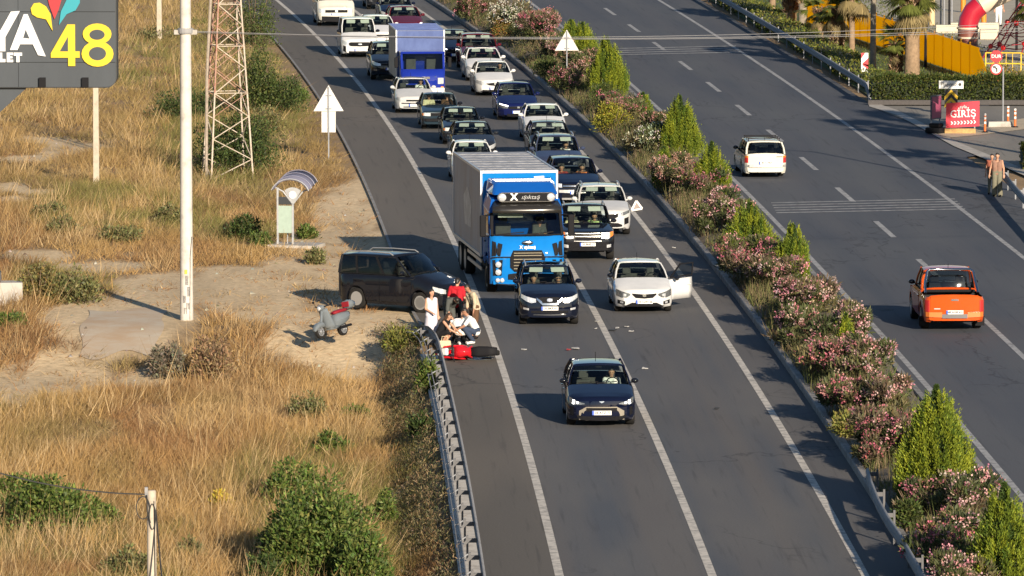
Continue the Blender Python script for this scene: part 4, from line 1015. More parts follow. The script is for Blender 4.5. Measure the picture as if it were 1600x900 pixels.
# ================================================================== PEOPLE
def cloth(name, col): return pbr('cloth_' + name, col, rough=.85, noise=.15, scale=12, spec=.2)
M_SKIN = pbr('skin', (.46, .25, .16), rough=.55, noise=.08, scale=10)
M_SKIN2 = pbr('skin_tan', (.36, .18, .11), rough=.55, noise=.08, scale=10)
M_HAIR = pbr('hair_dark', (.018, .013, .01), rough=.5)
M_HAIRB = pbr('hair_brown', (.05, .028, .016), rough=.5)
def blob(name, mb, mat, parent, vox=.016):
    o = mb.build(name, mat, parent)
    m = o.modifiers.new('skin', 'REMESH'); m.mode = 'VOXEL'; m.voxel_size = vox; m.use_smooth_shade = True
    s = o.modifiers.new('smooth', 'SMOOTH'); s.iterations = 3; s.factor = .5
    return o
def person(label, loc, rotz=0, h=1.7, J=None, top=None, bottom=None, shoes=None, sleeve=.9, skin=None, hair=None, longhair=False, shorts=False, dress=None, look=None, group=None, fingers=True, strapless=False, vox=.016):
    k = h / 1.7
    D = dict(pel=(0, 0, .93), che=(0, -.01, 1.25), nec=(0, 0, 1.42), hea=(0, -.025, 1.585), shR=(-.18, 0, 1.385), shL=(.18, 0, 1.385), elR=(-.25, .03, 1.10), elL=(.25, .03, 1.10), wrR=(-.26, -.06, .86), wrL=(.26, -.06, .86),
             hiR=(-.09, 0, .90), hiL=(.09, 0, .90), knR=(-.10, -.02, .49), knL=(.10, -.02, .49), anR=(-.11, .02, .08), anL=(.11, .02, .08), toR=(-.12, -.14, .035), toL=(.12, -.14, .035))
    D.update(J or {})
    D = {a: Vector(b) * k for a, b in D.items()}
    lk = Vector(look or (0, -1, 0)).normalized()
    root = thing('person', label, 'person', loc, rotz, group)
    skin = skin or M_SKIN; hair = hair or M_HAIR
    up = (D['hea'] - D['nec']).normalized(); side = lk.cross(up).normalized(); lk = up.cross(side).normalized()
    b = MB()
    def torso(m, g=0.0, low=True, hi=1.0):
        ax = (D['shL'] - D['shR']).normalized(); hx = (D['hiL'] - D['hiR']).normalized()
        for s in (-1, 1):
            m.capsule(D['pel'] + hx * .075 * k * s, D['che'] + ax * .085 * k * s, .098 * k + g, .108 * k + g)
            m.capsule(D['che'] + ax * .08 * k * s, D['shR' if s < 0 else 'shL'] * .75 + D['nec'] * .25 + Vector((0, 0, -.035 * k)), .10 * k + g, .07 * k + g)
        if low: m.capsule(D['hiR'], D['hiL'], .10 * k + g, .10 * k + g)
    torso(b)
    b.capsule(D['nec'] - up * .05 * k, D['hea'] - up * .03 * k, .052 * k, .05 * k)
    H = D['hea']
    b.capsule(H - up * .045 * k + lk * .012 * k, H + up * .03 * k, .064 * k, .078 * k)
    b.capsule(H - up * .075 * k + lk * .045 * k, H - up * .06 * k + lk * .03 * k, .032 * k, .04 * k)
    b.capsule(H + lk * .078 * k + up * .012 * k, H + lk * .094 * k - up * .022 * k, .010 * k, .015 * k, 6)
    for s in (-1, 1): b.capsule(H + side * s * .076 * k - up * .015 * k, H + side * s * .078 * k + up * .02 * k, .014 * k, .018 * k, 6)
    for s in 'RL':
        b.capsule(D['sh' + s], D['el' + s], .052 * k, .040 * k); b.capsule(D['el' + s], D['wr' + s], .040 * k, .028 * k)
        d = (D['wr' + s] - D['el' + s]).normalized(); w = D['wr' + s]
        hx = d.cross(Vector((0, 0, 1)));  hx = hx.normalized() if hx.length > .1 else Vector((0, 1, 0)); 
        b.capsule(w + d * .03 * k - hx * .018 * k, w + d * .085 * k - hx * .022 * k, .026 * k, .022 * k, 8); b.capsule(w + d * .03 * k + hx * .018 * k, w + d * .085 * k + hx * .022 * k, .026 * k, .022 * k, 8)
        nn = d.cross(hx)
        for i, L in enumerate((.062, .075, .07, .055)):
            o = w + d * .09 * k + hx * (-.033 + .022 * i) * k; m1 = o + d * L * .55 * k + nn * .004; b.capsule(o, m1, .0105 * k, .0095 * k, 6); b.capsule(m1, m1 + (d * .8 + nn * .5).normalized() * L * .5 * k, .0095 * k, .008 * k, 6)
        o = w + d * .035 * k - hx * .04 * k; b.capsule(o, o + (d * .7 - hx * .6).normalized() * .05 * k, .012 * k, .01 * k, 6)
        b.capsule(D['hi' + s], D['kn' + s], .088 * k, .058 * k); b.capsule(D['kn' + s], D['an' + s], .056 * k, .038 * k); b.capsule(D['an' + s] - Vector((0, 0, .025)), D['to' + s], .04 * k, .03 * k)
    blob('body', b, skin, root, vox)
    hm = MB(); hm.capsule(H + up * .03 * k - lk * .018 * k, H + up * .05 * k - lk * .01 * k, .086 * k, .080 * k); hm.capsule(H - up * .03 * k - lk * .04 * k, H + up * .03 * k - lk * .03 * k, .062 * k, .078 * k)
    if longhair: hm.capsule(H - lk * .05 * k, D['nec'] - lk * .085 * k - up * .12 * k, .078 * k, .06 * k); hm.capsule(D['nec'] - lk * .085 * k - up * .1 * k, D['nec'] - lk * .09 * k - up * .24 * k, .06 * k, .03 * k)
    blob('hair', hm, hair, root, vox)
    for s in (-1, 1): MB().ball(H + lk * .074 * k + side * s * .03 * k + up * .012 * k, .010 * k, 8, 5).build('eye', M_HAIR, root)
    MB().capsule(H + lk * .073 * k - up * .052 * k - side * .018 * k, H + lk * .073 * k - up * .052 * k + side * .018 * k, .007 * k, .007 * k, 6).build('mouth', pbr('lips', (.30, .10, .08), rough=.5), root)
    if top:
        m = MB(); torso(m, .014, True)
        if not strapless:
            m.capsule(D['nec'] - up * .04 * k - (D['shL'] - D['shR']) * .2, D['nec'] - up * .04 * k + (D['shL'] - D['shR']) * .2, .07 * k, .07 * k)
            for s in 'RL':
                a = D['sh' + s]; e = D['el' + s]; w = D['wr' + s]
                if sleeve > 0: m.capsule(a, a + (e - a) * min(1, sleeve), .070 * k, .060 * k)
                if sleeve > 1: m.capsule(e, e + (w - e) * (sleeve - 1), .056 * k, .046 * k)
        blob('shirt', m, top, root, vox)
    if bottom:
        m = MB(); m.capsule(D['hiR'] + Vector((0, 0, .06)), D['hiL'] + Vector((0, 0, .06)), .118 * k, .118 * k)
        wid = 1.35 if dress == 'wide' else 1.0
        for s in 'RL':
            a, n_, c = D['hi' + s], D['kn' + s], D['an' + s]
            if shorts: m.capsule(a, a + (n_ - a) * .9, .112 * k, .095 * k)
            else: m.capsule(a, n_, .108 * k * (1 + (wid - 1) * .3), .075 * k * wid); m.capsule(n_, n_ + (c - n_) * .97, .075 * k * wid, .058 * k * wid * wid)
        blob('trousers', m, bottom, root, vox)
    if dress and dress != 'wide':
        m = MB(); torso(m, .018, True)
        a = (D['hiR'] + D['hiL']) / 2
        m.lathe([(.17 * k, .0), (.19 * k, -.15 * k), (.22 * k, -.4 * k), (.25 * k, -.66 * k), (.10, -.67 * k)][::-1], 18, Matrix.Translation(a + Vector((0, 0, .05))))
        blob('dress', m, dress, root, vox)
    for s in 'RL':
        m = MB(); m.capsule(D['an' + s] + Vector((0, 0, -.03)), D['to' + s] + Vector((0, 0, .004)), .05 * k, .04 * k)
        blob('shoe', m, shoes or M_BLK, root, vox)
    return root
WHT = cloth('white', (.72, .72, .70)); RED = cloth('red', (.40, .015, .025)); BEI = cloth('beige', (.46, .38, .27)); BLKC = cloth('black', (.012, .012, .014)); GRYC = cloth('grey', (.075, .08, .075)); DEN = cloth('denim', (.035, .05, .085))
BRN = cloth('brown', (.11, .06, .035)); LIL = cloth('pale_lilac', (.56, .54, .60)); OLV = cloth('olive', (.17, .16, .115)); STRI = cloth('dusty_rose', (.26, .15, .11)); SHO = pbr('white_trainers', (.7, .68, .64), rough=.6)
def gp(x, y): 
    q = G(x, y); return (q[0], q[1], .0)
# people gathered round the fallen motorcycle
person('woman in long pale dress standing by the guardrail end, watching', gp(674, 537), rad(38), 1.64, dict(wrR=(-.16, -.22, 1.0), elR=(-.24, -.02, 1.1), wrL=(.2, -.1, .86)), dress=LIL, longhair=False, hair=M_HAIR, look=(0, -1, -.35))
person('man in red T-shirt standing with his back to the camera', gp(714, 523), rad(165), 1.74, dict(wrR=(-.2, -.2, 1.02), wrL=(.3, -.1, 1.0), hea=(0, -.06, 1.57)), top=RED, bottom=BLKC, sleeve=.75, look=(0, -1, -.4))
person('man in loose beige shirt leaning over the kneeling people', gp(741, 529), rad(-60), 1.72, dict(pel=(0, .06, .93), che=(0, -.06, 1.24), nec=(0, -.15, 1.39), hea=(0, -.24, 1.52), shR=(-.18, -.12, 1.35), shL=(.18, -.12, 1.35), elR=(-.22, -.1, 1.08), elL=(.22, -.1, 1.08), wrR=(-.2, -.14, .84), wrL=(.2, -.14, .84)), top=BEI, bottom=BRN, sleeve=1.6, look=(0, -.8, -.6), shorts=True, skin=M_SKIN2)
CR = dict(pel=(0, .12, .38), che=(0, -.04, .66), nec=(0, -.14, .80), hea=(0, -.22, .93), shR=(-.19, -.11, .76), shL=(.19, -.11, .76), elR=(-.22, -.3, .55), elL=(.22, -.3, .55), wrR=(-.12, -.5, .42), wrL=(.12, -.5, .42),
          hiR=(-.10, .10, .34), hiL=(.10, .10, .34), knR=(-.17, -.28, .46), knL=(.17, -.28, .46), anR=(-.14, .0, .09), anL=(.14, .0, .09), toR=(-.16, -.16, .04), toL=(.16, -.16, .04))
person('man in white T-shirt and white trainers crouching on the right', gp(738, 537), rad(-75), 1.76, CR, top=WHT, bottom=DEN, shoes=SHO, sleeve=.8, look=(0, -.7, -.7), skin=M_SKIN2)
KN = dict(pel=(0, .14, .40), che=(0, -.16, .58), nec=(0, -.30, .66), hea=(0, -.42, .66), shR=(-.18, -.27, .62), shL=(.18, -.27, .62), elR=(-.24, -.42, .40), elL=(.24, -.42, .40), wrR=(-.14, -.6, .28), wrL=(.14, -.6, .28),
          hiR=(-.10, .12, .36), hiL=(.10, .12, .36), knR=(-.14, -.22, .10), knL=(.14, -.22, .10), anR=(-.12, .30, .09), anL=(.12, .30, .09), toR=(-.12, .42, .04), toL=(.12, .42, .04))
person('person in white top and black trousers kneeling with back turned', gp(719, 537), rad(195), 1.72, KN, top=WHT, bottom=BLKC, shoes=SHO, sleeve=.9, look=(0, -.7, -.7))
person('dark haired woman in black sleeveless top crouching on the left', gp(692, 540), rad(70), 1.62, CR, top=BLKC, bottom=BLKC, shoes=SHO, sleeve=0, longhair=True, look=(0, -.7, -.7), hair=M_HAIRB, shorts=True)
BN = dict(pel=(0, .12, .86), che=(0, -.12, 1.05), nec=(0, -.27, 1.10), hea=(0, -.42, 1.10), shR=(-.18, -.24, 1.07), shL=(.18, -.24, 1.07), elR=(-.24, -.3, .8), elL=(.24, -.3, .8), wrR=(-.16, -.42, .6), wrL=(.16, -.42, .6), hiR=(-.09, .12, .84), hiL=(.09, .12, .84), knR=(-.11, .0, .46), knL=(.11, .0, .46))
person('person in dark grey clothes bending down in the middle of the group', gp(704, 524), rad(25), 1.72, BN, top=GRYC, bottom=GRYC, sleeve=1.2, look=(0, -.6, -.8))
# pedestrians on the right
person('dark haired woman in dusty rose strapless top and wide olive trousers', gp(1558, 307), rad(-8), 1.62, dict(anL=(.13, -.1, .08), toL=(.15, -.27, .04), knL=(.1, -.08, .49), wrR=(-.3, -.05, .86), elR=(-.27, .02, 1.1)), top=STRI, bottom=OLV, dress='wide', strapless=True, sleeve=0, skin=M_SKIN)
q = gp(1551, 305); person('second walker half hidden behind the woman in olive trousers', (q[0], q[1] + .5, 0), rad(-5), 1.5, dict(anR=(-.12, -.12, .08), toR=(-.13, -.28, .04)), top=cloth('brick', (.25, .08, .05)), bottom=OLV, sleeve=.5)
person('person in white shirt and white trousers on the plaza by the red slide', (G(1560, 42)[0], G(1560, 42)[1], .03), rad(20), 1.72, top=WHT, bottom=WHT, sleeve=.8, skin=M_SKIN2)
person('person in white top and dark trousers on the plaza behind the yellow wall', (G(1446, 44)[0], G(1446, 44)[1], .03), rad(-40), 1.7, top=cloth('mint', (.5, .6, .55)), bottom=DEN, sleeve=.8)
# people sitting in vehicles
def seated(V, sx, label, top, skin=None, h=1.7, dz=0, lean=0, longhair=False, hand=True):
    ys_ = V['ysf'] - .12; zs_ = .50 + dz
    z0 = lambda z: z
    J = dict(pel=(0, 0, .08), che=(0, .07, .40), nec=(0, .10, .57), hea=(0, .06, .735), shR=(-.18, .08, .535), shL=(.18, .08, .535), elR=(-.22, -.12, .32), elL=(.22, -.12, .32), wrR=(-.13, -.36, .38), wrL=(.13, -.36, .38),
             hiR=(-.10, -.02, .06), hiL=(.10, -.02, .06), knR=(-.13, -.44, .10), knL=(.13, -.44, .10), anR=(-.12, -.62, -.10), anL=(.12, -.62, -.10), toR=(-.12, -.74, -.12), toL=(.12, -.74, -.12))
    r = V['root']; c, s = math.cos(r.rotation_euler.z), math.sin(r.rotation_euler.z)
    lx, ly = sx * .38, ys_
    return person(label, (r.location.x + c * lx - s * ly, r.location.y + s * lx + c * ly, r.location.z + zs_), r.rotation_euler.z, h, J, top=top, bottom=DEN, sleeve=.8, skin=skin, longhair=longhair, vox=.02)
HV = cloth('high_vis', (.45, .6, .25)); CRE = cloth('cream', (.62, .56, .36))
seated(V1, 1, 'driver in white top at the wheel of the navy crossover', WHT)
seated(V2, 1, 'driver in dark grey shirt in the car before the big blue truck', GRYC); seated(V2, -1, 'passenger in the car before the big blue truck', GRYC)
seated(V5, 1, 'driver in yellow green vest in the black pickup', HV, dz=.06); seated(V5, -1, 'passenger in cream shirt in the black pickup', CRE, dz=.06)
seated(V8, 1, 'driver in orange top in the navy car beside the truck', cloth('orange', (.5, .16, .05)), dz=.02); seated(V8, -1, 'passenger in red top in the navy car beside the truck', cloth('bright_red', (.5, .06, .04)), dz=.02)
seated(V9, 1, 'driver in white shirt in the grey blue car with roof rails', WHT, dz=.02)
seated(V13, 1, 'driver in dark shirt in the white saloon with the smile grille', GRYC)
seated(V25, 1, 'driver in brown shirt in the old green boxy saloon', BRN); seated(V25, -1, 'passenger in light shirt in the old green boxy saloon', CRE)
seated(V31, 1, 'driver in pale shirt seen through the estate car rear window', WHT)
seated(V24, 1, 'driver in white shirt in the old silver white hatchback', WHT)
r = T; tk = dict(root=T, ysf=1.62)
c, s = math.cos(T.rotation_euler.z), math.sin(T.rotation_euler.z)
tk['root'] = T
d_ = seated(tk, 1.55, 'driver in dark clothes behind the windscreen of the big blue truck', GRYC, dz=.95)
# ================================================================== TWO-WHEELERS AND SMALL THINGS
def wheel2(par, loc, r, w, rot=(0, 0, 0), nm='wheel'):
    t, rm = wheel_data(r, w, 1)
    o = mkobj(nm, t, None, par); o.location = loc; o.rotation_euler = rot; mkobj('rim', rm, None, o); return o
GREY = paint('scooter_grey', (.14, .16, .175)); SRED = pbr('scooter_red', (.24, .012, .02), rough=.45)
# scooter: built along -Y (front), on its stand, then turned towards the left of the picture
X, Y = G(519, 525)
sco = thing('scooter', 'grey motor scooter with red seat standing on the dirt verge', 'scooter', (X, Y, -.03), rad(-36))
sco.rotation_euler = (0, rad(-11), rad(-36)); sco.scale = (.9, .9, .9)
wheel2(sco, (0, -.62, .23), .23, .12); wheel2(sco, (0, .62, .23), .23, .13)
def hull(nm, rows, mt, n=11, **kw):   # rows: (y, z centre, half width, half height), rounded sections
    P = [[(w * math.copysign(abs(math.cos(t)) ** .7, math.cos(t)), y, z + h * math.copysign(abs(math.sin(t)) ** .7, math.sin(t))) for t in np.linspace(0, 2 * math.pi, n + 1)] for y, z, w, h in rows]
    return MB().grid(P).build(nm, mt, sco, smooth=180)
hull('rear_body', ((.16, .50, .02, .02), (.18, .50, .17, .20), (.35, .54, .21, .24), (.6, .58, .24, .22), (.85, .64, .21, .17), (1.02, .70, .12, .10), (1.06, .72, .02, .02)), GREY)
hull('floorboard', ((-.18, .30, .02, .02), (-.17, .30, .19, .06), (.05, .29, .20, .06), (.25, .31, .18, .07), (.26, .31, .02, .02)), GREY)
MB().grid([[(x, -.20 - .20 * (1 - (x / .27) ** 2) + .16 * (1 - v), .30 + .66 * v) for x in np.linspace(-.27, .27, 9) * (1 - .25 * v)] for v in np.linspace(0, 1, 7)]).build('leg_shield', GREY, sco, smooth=180, solid=.07)
hull('front_fender', ((-.92, .26, .02, .02), (-.88, .32, .08, .08), (-.72, .42, .11, .10), (-.5, .46, .11, .10), (-.34, .42, .08, .08), (-.33, .42, .02, .02)), GREY)
MB().tube([(0, -.60, .25), (0, -.45, .6), (0, -.32, 1.0)], .05, 7).build('steering_column', GREY, sco)
hull('headset', ((-.50, 1.0, .02, .02), (-.48, 1.0, .09, .07), (-.38, 1.02, .14, .09), (-.24, 1.03, .10, .06), (-.23, 1.03, .02, .02)), GREY)
MB().ball((0, -.49, 1.0), .075, 10, 6, 1, .5, 1).build('headlight', M_HL, sco, smooth=60)
MB().tube([(-.34, -.24, 1.08), (-.15, -.34, 1.05), (.15, -.34, 1.05), (.34, -.24, 1.08)], .022, 6).build('handlebar', M_BLK, sco)
for s in (-1, 1): MB().tube([(s * .22, -.32, 1.05), (s * .3, -.34, 1.2)], .008, 5).ball((s * .31, -.34, 1.23), .055, 8, 5, 1, .3, .7).build('mirror', M_BLK, sco)
hull('seat', ((.22, .78, .02, .02), (.24, .79, .11, .05), (.45, .82, .15, .06), (.75, .85, .15, .06), (.95, .86, .10, .05), (.96, .86, .02, .02)), SRED)
MB().tube([(-.12, .85, .82), (-.12, 1.14, .88), (.12, 1.14, .88), (.12, .85, .82)], .014, 6).build('rear_rack', M_CHR, sco)
hull('top_box', ((.98, 1.02, .02, .02), (1.0, 1.02, .19, .13), (1.15, 1.03, .21, .15), (1.32, 1.02, .17, .12), (1.34, 1.02, .02, .02)), GREY); MB().box(-.15, .15, .965, .995, .94, 1.12).build('backrest', SRED, sco, bevel=.012)
MB().box(-.06, .06, 1.04, 1.08, .62, .72).build('tail_light', M_RED, sco); MB().tube([(.1, .3, .28), (.28, .25, .03)], .016, 5).build('side_stand', M_BLK, sco); MB().tube([(.16, .3, .27), (.18, .9, .33)], .045, 7).build('exhaust', M_BLK, sco)
# fallen motorcycle: lies on its left side, wheels towards the camera; built upright along X then rotated
X, Y = G(728, 560)
mo = thing('motorcycle', 'red and black motorcycle lying on its side across the road edge', 'motorcycle', (X, Y, .14), 0)
mo.rotation_euler = (rad(80), 0, rad(3))
MR = paint('moto_red', (.52, .012, .02))
R90 = (0, 0, math.pi / 2)
wheel2(mo, (-.70, 0, .30), .30, .11, R90); wheel2(mo, (.68, 0, .30), .30, .14, R90)
MB().tube([(-.70, -.07, .30), (-.55, -.07, .62), (-.44, -.07, .92)], .028, 6).build('fork_leg', M_CHR, mo); MB().tube([(-.70, .07, .30), (-.55, .07, .62), (-.44, .07, .92)], .028, 6).build('fork_leg', M_CHR, mo)
MB().box(-.25, .2, -.14, .14, .28, .58).build('engine', pbr('engine_metal', (.12, .12, .12), rough=.5, metal=.5), mo, bevel=.04)
MB().grid([[(x, (.16 + .04 * math.sin(2.5 * i)) * math.cos(a), z + h_ * math.sin(a)) for a in np.linspace(-.5, math.pi + .5, 9)] for i, (x, z, h_) in enumerate(((-.38, .74, .1), (-.2, .74, .18), (0, .72, .18), (.15, .70, .1)))]).build('fuel_tank', MR, mo, smooth=180, solid=.03)
for s in (-1, 1):
    MB().poly([(-.72, s * .17, .70), (-.45, s * .20, .86), (-.1, s * .22, .62), (.05, s * .2, .32), (-.3, s * .2, .26), (-.5, s * .2, .45)], (0, -s * .06, 0)).build('side_fairing', MR, mo, bevel=.03)
    MB().poly([(.2, s * .12, .62), (.55, s * .12, .80), (.85, s * .08, .86), (.6, s * .1, .62)], (0, -s * .05, 0)).build('tail_fairing', MR if s > 0 else M_BLK, mo, bevel=.02)
MB().poly([(-.82, -.10, .72), (-.62, -.11, .92), (-.62, .11, .92), (-.82, .10, .72)], (.08, 0, -.04)).build('front_cowl', pbr('moto_white', (.7, .7, .7), rough=.4), mo, bevel=.03)
MB().box(-.86, -.80, -.10, .10, .70, .82).build('headlight', M_HL, mo, bevel=.02)
MB().grid([[(x, .13 * u * w_, z - .02 * u * u) for u in (-1, -.5, 0, .5, 1)] for x, z, w_ in ((.12, .74, .8), (.35, .78, 1.1), (.6, .86, 1), (.88, .92, .7))]).build('seat', M_BLK, mo, smooth=180, solid=.08)
MB().tube([(-.36, -.36, .96), (-.44, -.12, .98), (-.44, .12, .98), (-.36, .36, .96)], .018, 6).build('handlebar', M_BLK, mo)
MB().tube([(-.1, -.16, .3), (.3, -.2, .28), (.75, -.2, .42)], .05, 8).build('exhaust', M_CHR, mo, smooth=60)
MB().tube([(.1, -.08, .36), (.68, -.1, .30)], .03, 6).build('swing_arm', M_SIL, mo)
MB().grid([[(-.70 + .34 * math.cos(b), .07 * u, .30 + .34 * math.sin(b)) for u in (-1, 0, 1)] for b in np.linspace(.6, 2.4, 8)]).build('front_fender', MR, mo, smooth=180, solid=.02)
# bag and warning triangle, debris
q = G(695, 542); bg_ = thing('woven_bag', 'small cream woven bag on the ground beside the crouching woman', 'bag', (q[0], q[1] - .25, 0), rad(10))
WOV = pbr('woven_straw', (.52, .43, .28), rough=.9, noise=.35, scale=30)
MB().hexa([(-.2, -.09, 0), (.2, -.09, 0), (.2, .09, 0), (-.2, .09, 0), (-.17, -.05, .22), (.17, -.05, .22), (.17, .05, .22), (-.17, .05, .22)]).build('pouch', WOV, bg_, bevel=.03)
MB().tube([(-.1, 0, .2), (-.08, 0, .34), (.08, 0, .34), (.1, 0, .2)], .012, 5).build('handle', WOV, bg_)
q = G(995, 330); wt = thing('warning_triangle', 'small white reflective warning triangle standing by the edge line', 'warning triangle', (q[0], q[1], 0), rad(12))
tri = [(-.20, 0, .03), (.20, 0, .09), (-.02, 0, .38)]
tm = MB()
for i in range(3): tm.bar(Vector(tri[i]), Vector(tri[(i + 1) % 3]), .07, .02, up=(0, 1, 0))
tm.build('reflector_frame', pbr('reflector_white', (.75, .73, .70), rough=.4), wt)
MB().poly([(-.12, .01, .09), (.12, .01, .13), (-.01, .01, .3)], (0, .005, 0)).build('inner_panel', pbr('triangle_inner', (.25, .2, .18), rough=.5), wt)
MB().bar((-.15, -.12, .01), (.15, .12, .01), .03).build('foot', M_BLK, wt)
MD1 = pbr('debris_pale', (.42, .41, .39), rough=.6); MD2 = pbr('debris_dark', (.03, .03, .03), rough=.6); MD3 = pbr('debris_red', (.35, .04, .04), rough=.5)
DEB = [(933, 503, .16, MD1, 'white plastic shard on the lane line near the white hatchback'), (931, 515, .1, MD1, 'tiny white shard left of the lane line'), (957, 517, .22, MD2, 'black curved plastic strip just right of the lane line'), (964, 514, .13, MD1, 'pale shard right of the black plastic strip'),
       (979, 512, .12, MD1, 'pale shard farthest right below the white hatchback'), (986, 519, .2, MD1, 'long pale splinter below the white hatchback'), (888, 548, .14, MD3, 'red plastic shard above the navy crossover'), (900, 546, .24, MD1, 'large white broken panel above the navy crossover'), (818, 547, .2, MD1, 'grey broken piece near the edge line'),
       (1007, 577, .16, MD1, 'lone white scrap to the right of the navy crossover'), (1053, 388, .1, MD1, 'tiny scrap near the white hatchback door'), (1120, 640, .12, MD2, 'dark scrap in the empty right lane')]
for x, y, s, mt, lab in DEB:
    q = G(x, y); pts = [(s * (.35 + .35 * rnd.random()) * math.cos(a), s * (.4 + .4 * rnd.random()) * math.sin(a), .012 + .03 * rnd.random()) for a in (0, 1.1, 2.3, 3.4, 5.0)]
    o = MB().poly(pts, (0, 0, .02)).build('debris_shard', mt); o.location = (q[0], q[1], 0); tag(o, lab, 'debris', 'debris scattered by the collision')
# ================================================================== ROADSIDE FURNITURE, LEFT
def zof(y, Y):
    """height of a thing standing at distance Y that shows at photo row y"""
    return CAMH - Y * math.tan(PITCH + math.atan((y - 450) / FPX))
M_GALV = worn('galvanised_steel', (.27, .27, .275), (.17, .17, .175), .45, 3.0)
M_GALD = worn('galvanised_dull', (.24, .25, .27), (.14, .15, .16), .4, 3.0)
M_GALS = pbr('galvanised_dark', (.10, .10, .105), rough=.6)
M_WPOLE = worn('white_pole_paint', (.54, .51, .46), (.38, .35, .31), .45, 2.5)
M_CPOLE = worn('concrete_pole', (.44, .38, .30), (.32, .27, .21), .5, 4.0)
M_BACK = worn('sign_back', (.58, .57, .54), (.44, .43, .41), .3, 2.0)
M_CAB = pbr('cable_black', (.02, .02, .02), rough=.6)
def resample(pts, d):
    P = [Vector(p) for p in pts]; out = [P[0].copy()]; acc = 0
    for a, b in zip(P[:-1], P[1:]):
        L = (b - a).length; t = d - acc
        while t <= L: out.append(a + (b - a) * (t / L)); t += d
        acc = L - (t - d)
    return out
def guardrail(label, pts, side, group=None, back=False, spacing=2.0, mat=None, ht=.62):
    """pts: line of the beam on the ground (x,y,zoff); side=+1: traffic to the right of the direction of the points"""
    mat = mat or M_GALV
    root = thing('guardrail', label, 'guardrail', (pts[0][0], pts[0][1], 0), 0, group); o = Vector((pts[0][0], pts[0][1], 0))
    prof = [(0, -.155), (.055, -.115), (.06, -.05), (.0, -.01), (.0, .01), (.06, .05), (.055, .115), (0, .155)]
    P = [Vector(p) for p in pts]; rows = []
    for i, p in enumerate(P):
        d = (P[min(i + 1, len(P) - 1)] - P[max(i - 1, 0)]); d.z = 0; d.normalize(); n = Vector((d.y, -d.x, 0)) * side
        rows.append([tuple(p - o + n * a + Vector((0, 0, ht + b))) for a, b in prof])
    MB().grid(rows).build('beam', mat, root, smooth=60, solid=.012)
    Q = resample(pts, spacing)
    for i, p in enumerate(Q):
        j = min(range(len(P)), key=lambda k: (P[k] - p).length); d = (P[min(j + 1, len(P) - 1)] - P[max(j - 1, 0)]); d.z = 0; d.normalize(); n = Vector((d.y, -d.x, 0)) * side
        b = p - o
        MB().bar(b - n * .22 + Vector((0, 0, -1.0)), b - n * .22 + Vector((0, 0, ht + .12)), .08, .05).build('post', M_GALS if (back or 'median' in label) else M_GALD, root)
        MB().bar(b - n * .22 + Vector((0, 0, ht)), b - n * .0 + Vector((0, 0, ht)), .06, .10).build('spacer', M_GALS if (back or 'median' in label) else M_GALD, root)
        if back:
            MB().bar(b - n * .22 + Vector((0, 0, ht + .1)), b - n * .46 + Vector((0, 0, ht - .04)), .028, .028).build('stay', M_GALD, root)
    if back:
        for off, zz in ((.36, .04), (.46, -.04)):
            MB().tube([tuple(p - o + Vector((-off * side * 1.0, 0, ht + zz))) for p in P], .014, 5).build('back_rail', mat, root)
    return root
pts = [(L1(Y) - 1.84, Y, 0) for Y in np.arange(150, 213, 2.0)]
pts += [(L1(214) - 1.88, 214, 0), (L1(216) - 2.0, 216, -.03), (L1(217.5) - 2.2, 217.5, -.14), (L1(218.5) - 2.5, 218.5, -.32), (L1(219) - 2.8, 219.2, -.5)]
guardrail('steel guardrail with back stays curving down beside the accident', pts, 1, back=True, spacing=3.0, ht=.5)
struct(strip('guardrail_footing', -2.30, -1.78, 150, 214, .012, worn('footing_pale', (.55, .51, .45), (.36, .33, .29), .5, 2.0), 2.0))
mp_ = [G(x, y, .78) for x, y in ((1357, 737), (1363, 758), (1374, 785), (1389, 812), (1407, 838), (1440, 895), (1478, 960), (1520, 1040))]
guardrail('grey guardrail standing in the median below the flowering shrubs', [(a, b, .1) for a, b in mp_], 1, mat=M_GALD, spacing=4.0)
rp = [(R2(Y) + 6.05, Y, 0) for Y in np.arange(322, 440, 4.0)]; rp = [(rp[0][0] + .02, 320.5, -.12), (rp[0][0] + .05, 319, -.4)][::-1] + rp
guardrail('long steel guardrail in front of the palms and low hedge', rp, -1, spacing=4.0, mat=M_GALD)
rp = [G(x, y, .7) for x, y in ((1566, 268), (1584, 289), (1604, 312), (1660, 372), (1740, 450))]
guardrail('short piece of guardrail beside the walking woman', [(a, b, 0) for a, b in rp], 1, spacing=4.0, mat=M_GALD)

# white power pole
X, Y = G(292, 536, -.8); X0, Y0 = X, Y; gz = float(terr(np.array(X), np.array(Y)))
wp_ = thing('power_pole', 'tall thick white power pole in the dry grass', 'utility pole', (X, Y, gz))
ztop = 14.5
MB().lathe([(.205, -.3), (.205, .02), (.195, 2), (.17, 9), (.15, ztop)], 18).build('shaft', M_WPOLE, wp_, smooth=60)
zc_ = zof(49, Y) - gz
MB().box(-.36, .36, -.10, .10, zc_ - .10, zc_ + .05).build('crossarm', M_CONC, wp_, bevel=.02); MB().lathe([(.24, -.06), (.25, .0), (.24, .1)], 16, Matrix.Translation((0, 0, zc_))).build('clamp', M_GALV, wp_)
MB().tube([(.10, -.17, .0), (.12, -.17, 2), (.17, -.12, 2.6)], .012, 5).build('earth_wire', M_CAB, wp_)
MB().box(-.05, .03, -.215, -.19, 1.45, 1.58).build('warning_tag', pbr('tag_yellow', (.7, .55, .05)), wp_)
pm = pbr('poster_scraps', (.22, .21, .20), rough=.8, noise=.5, scale=30)
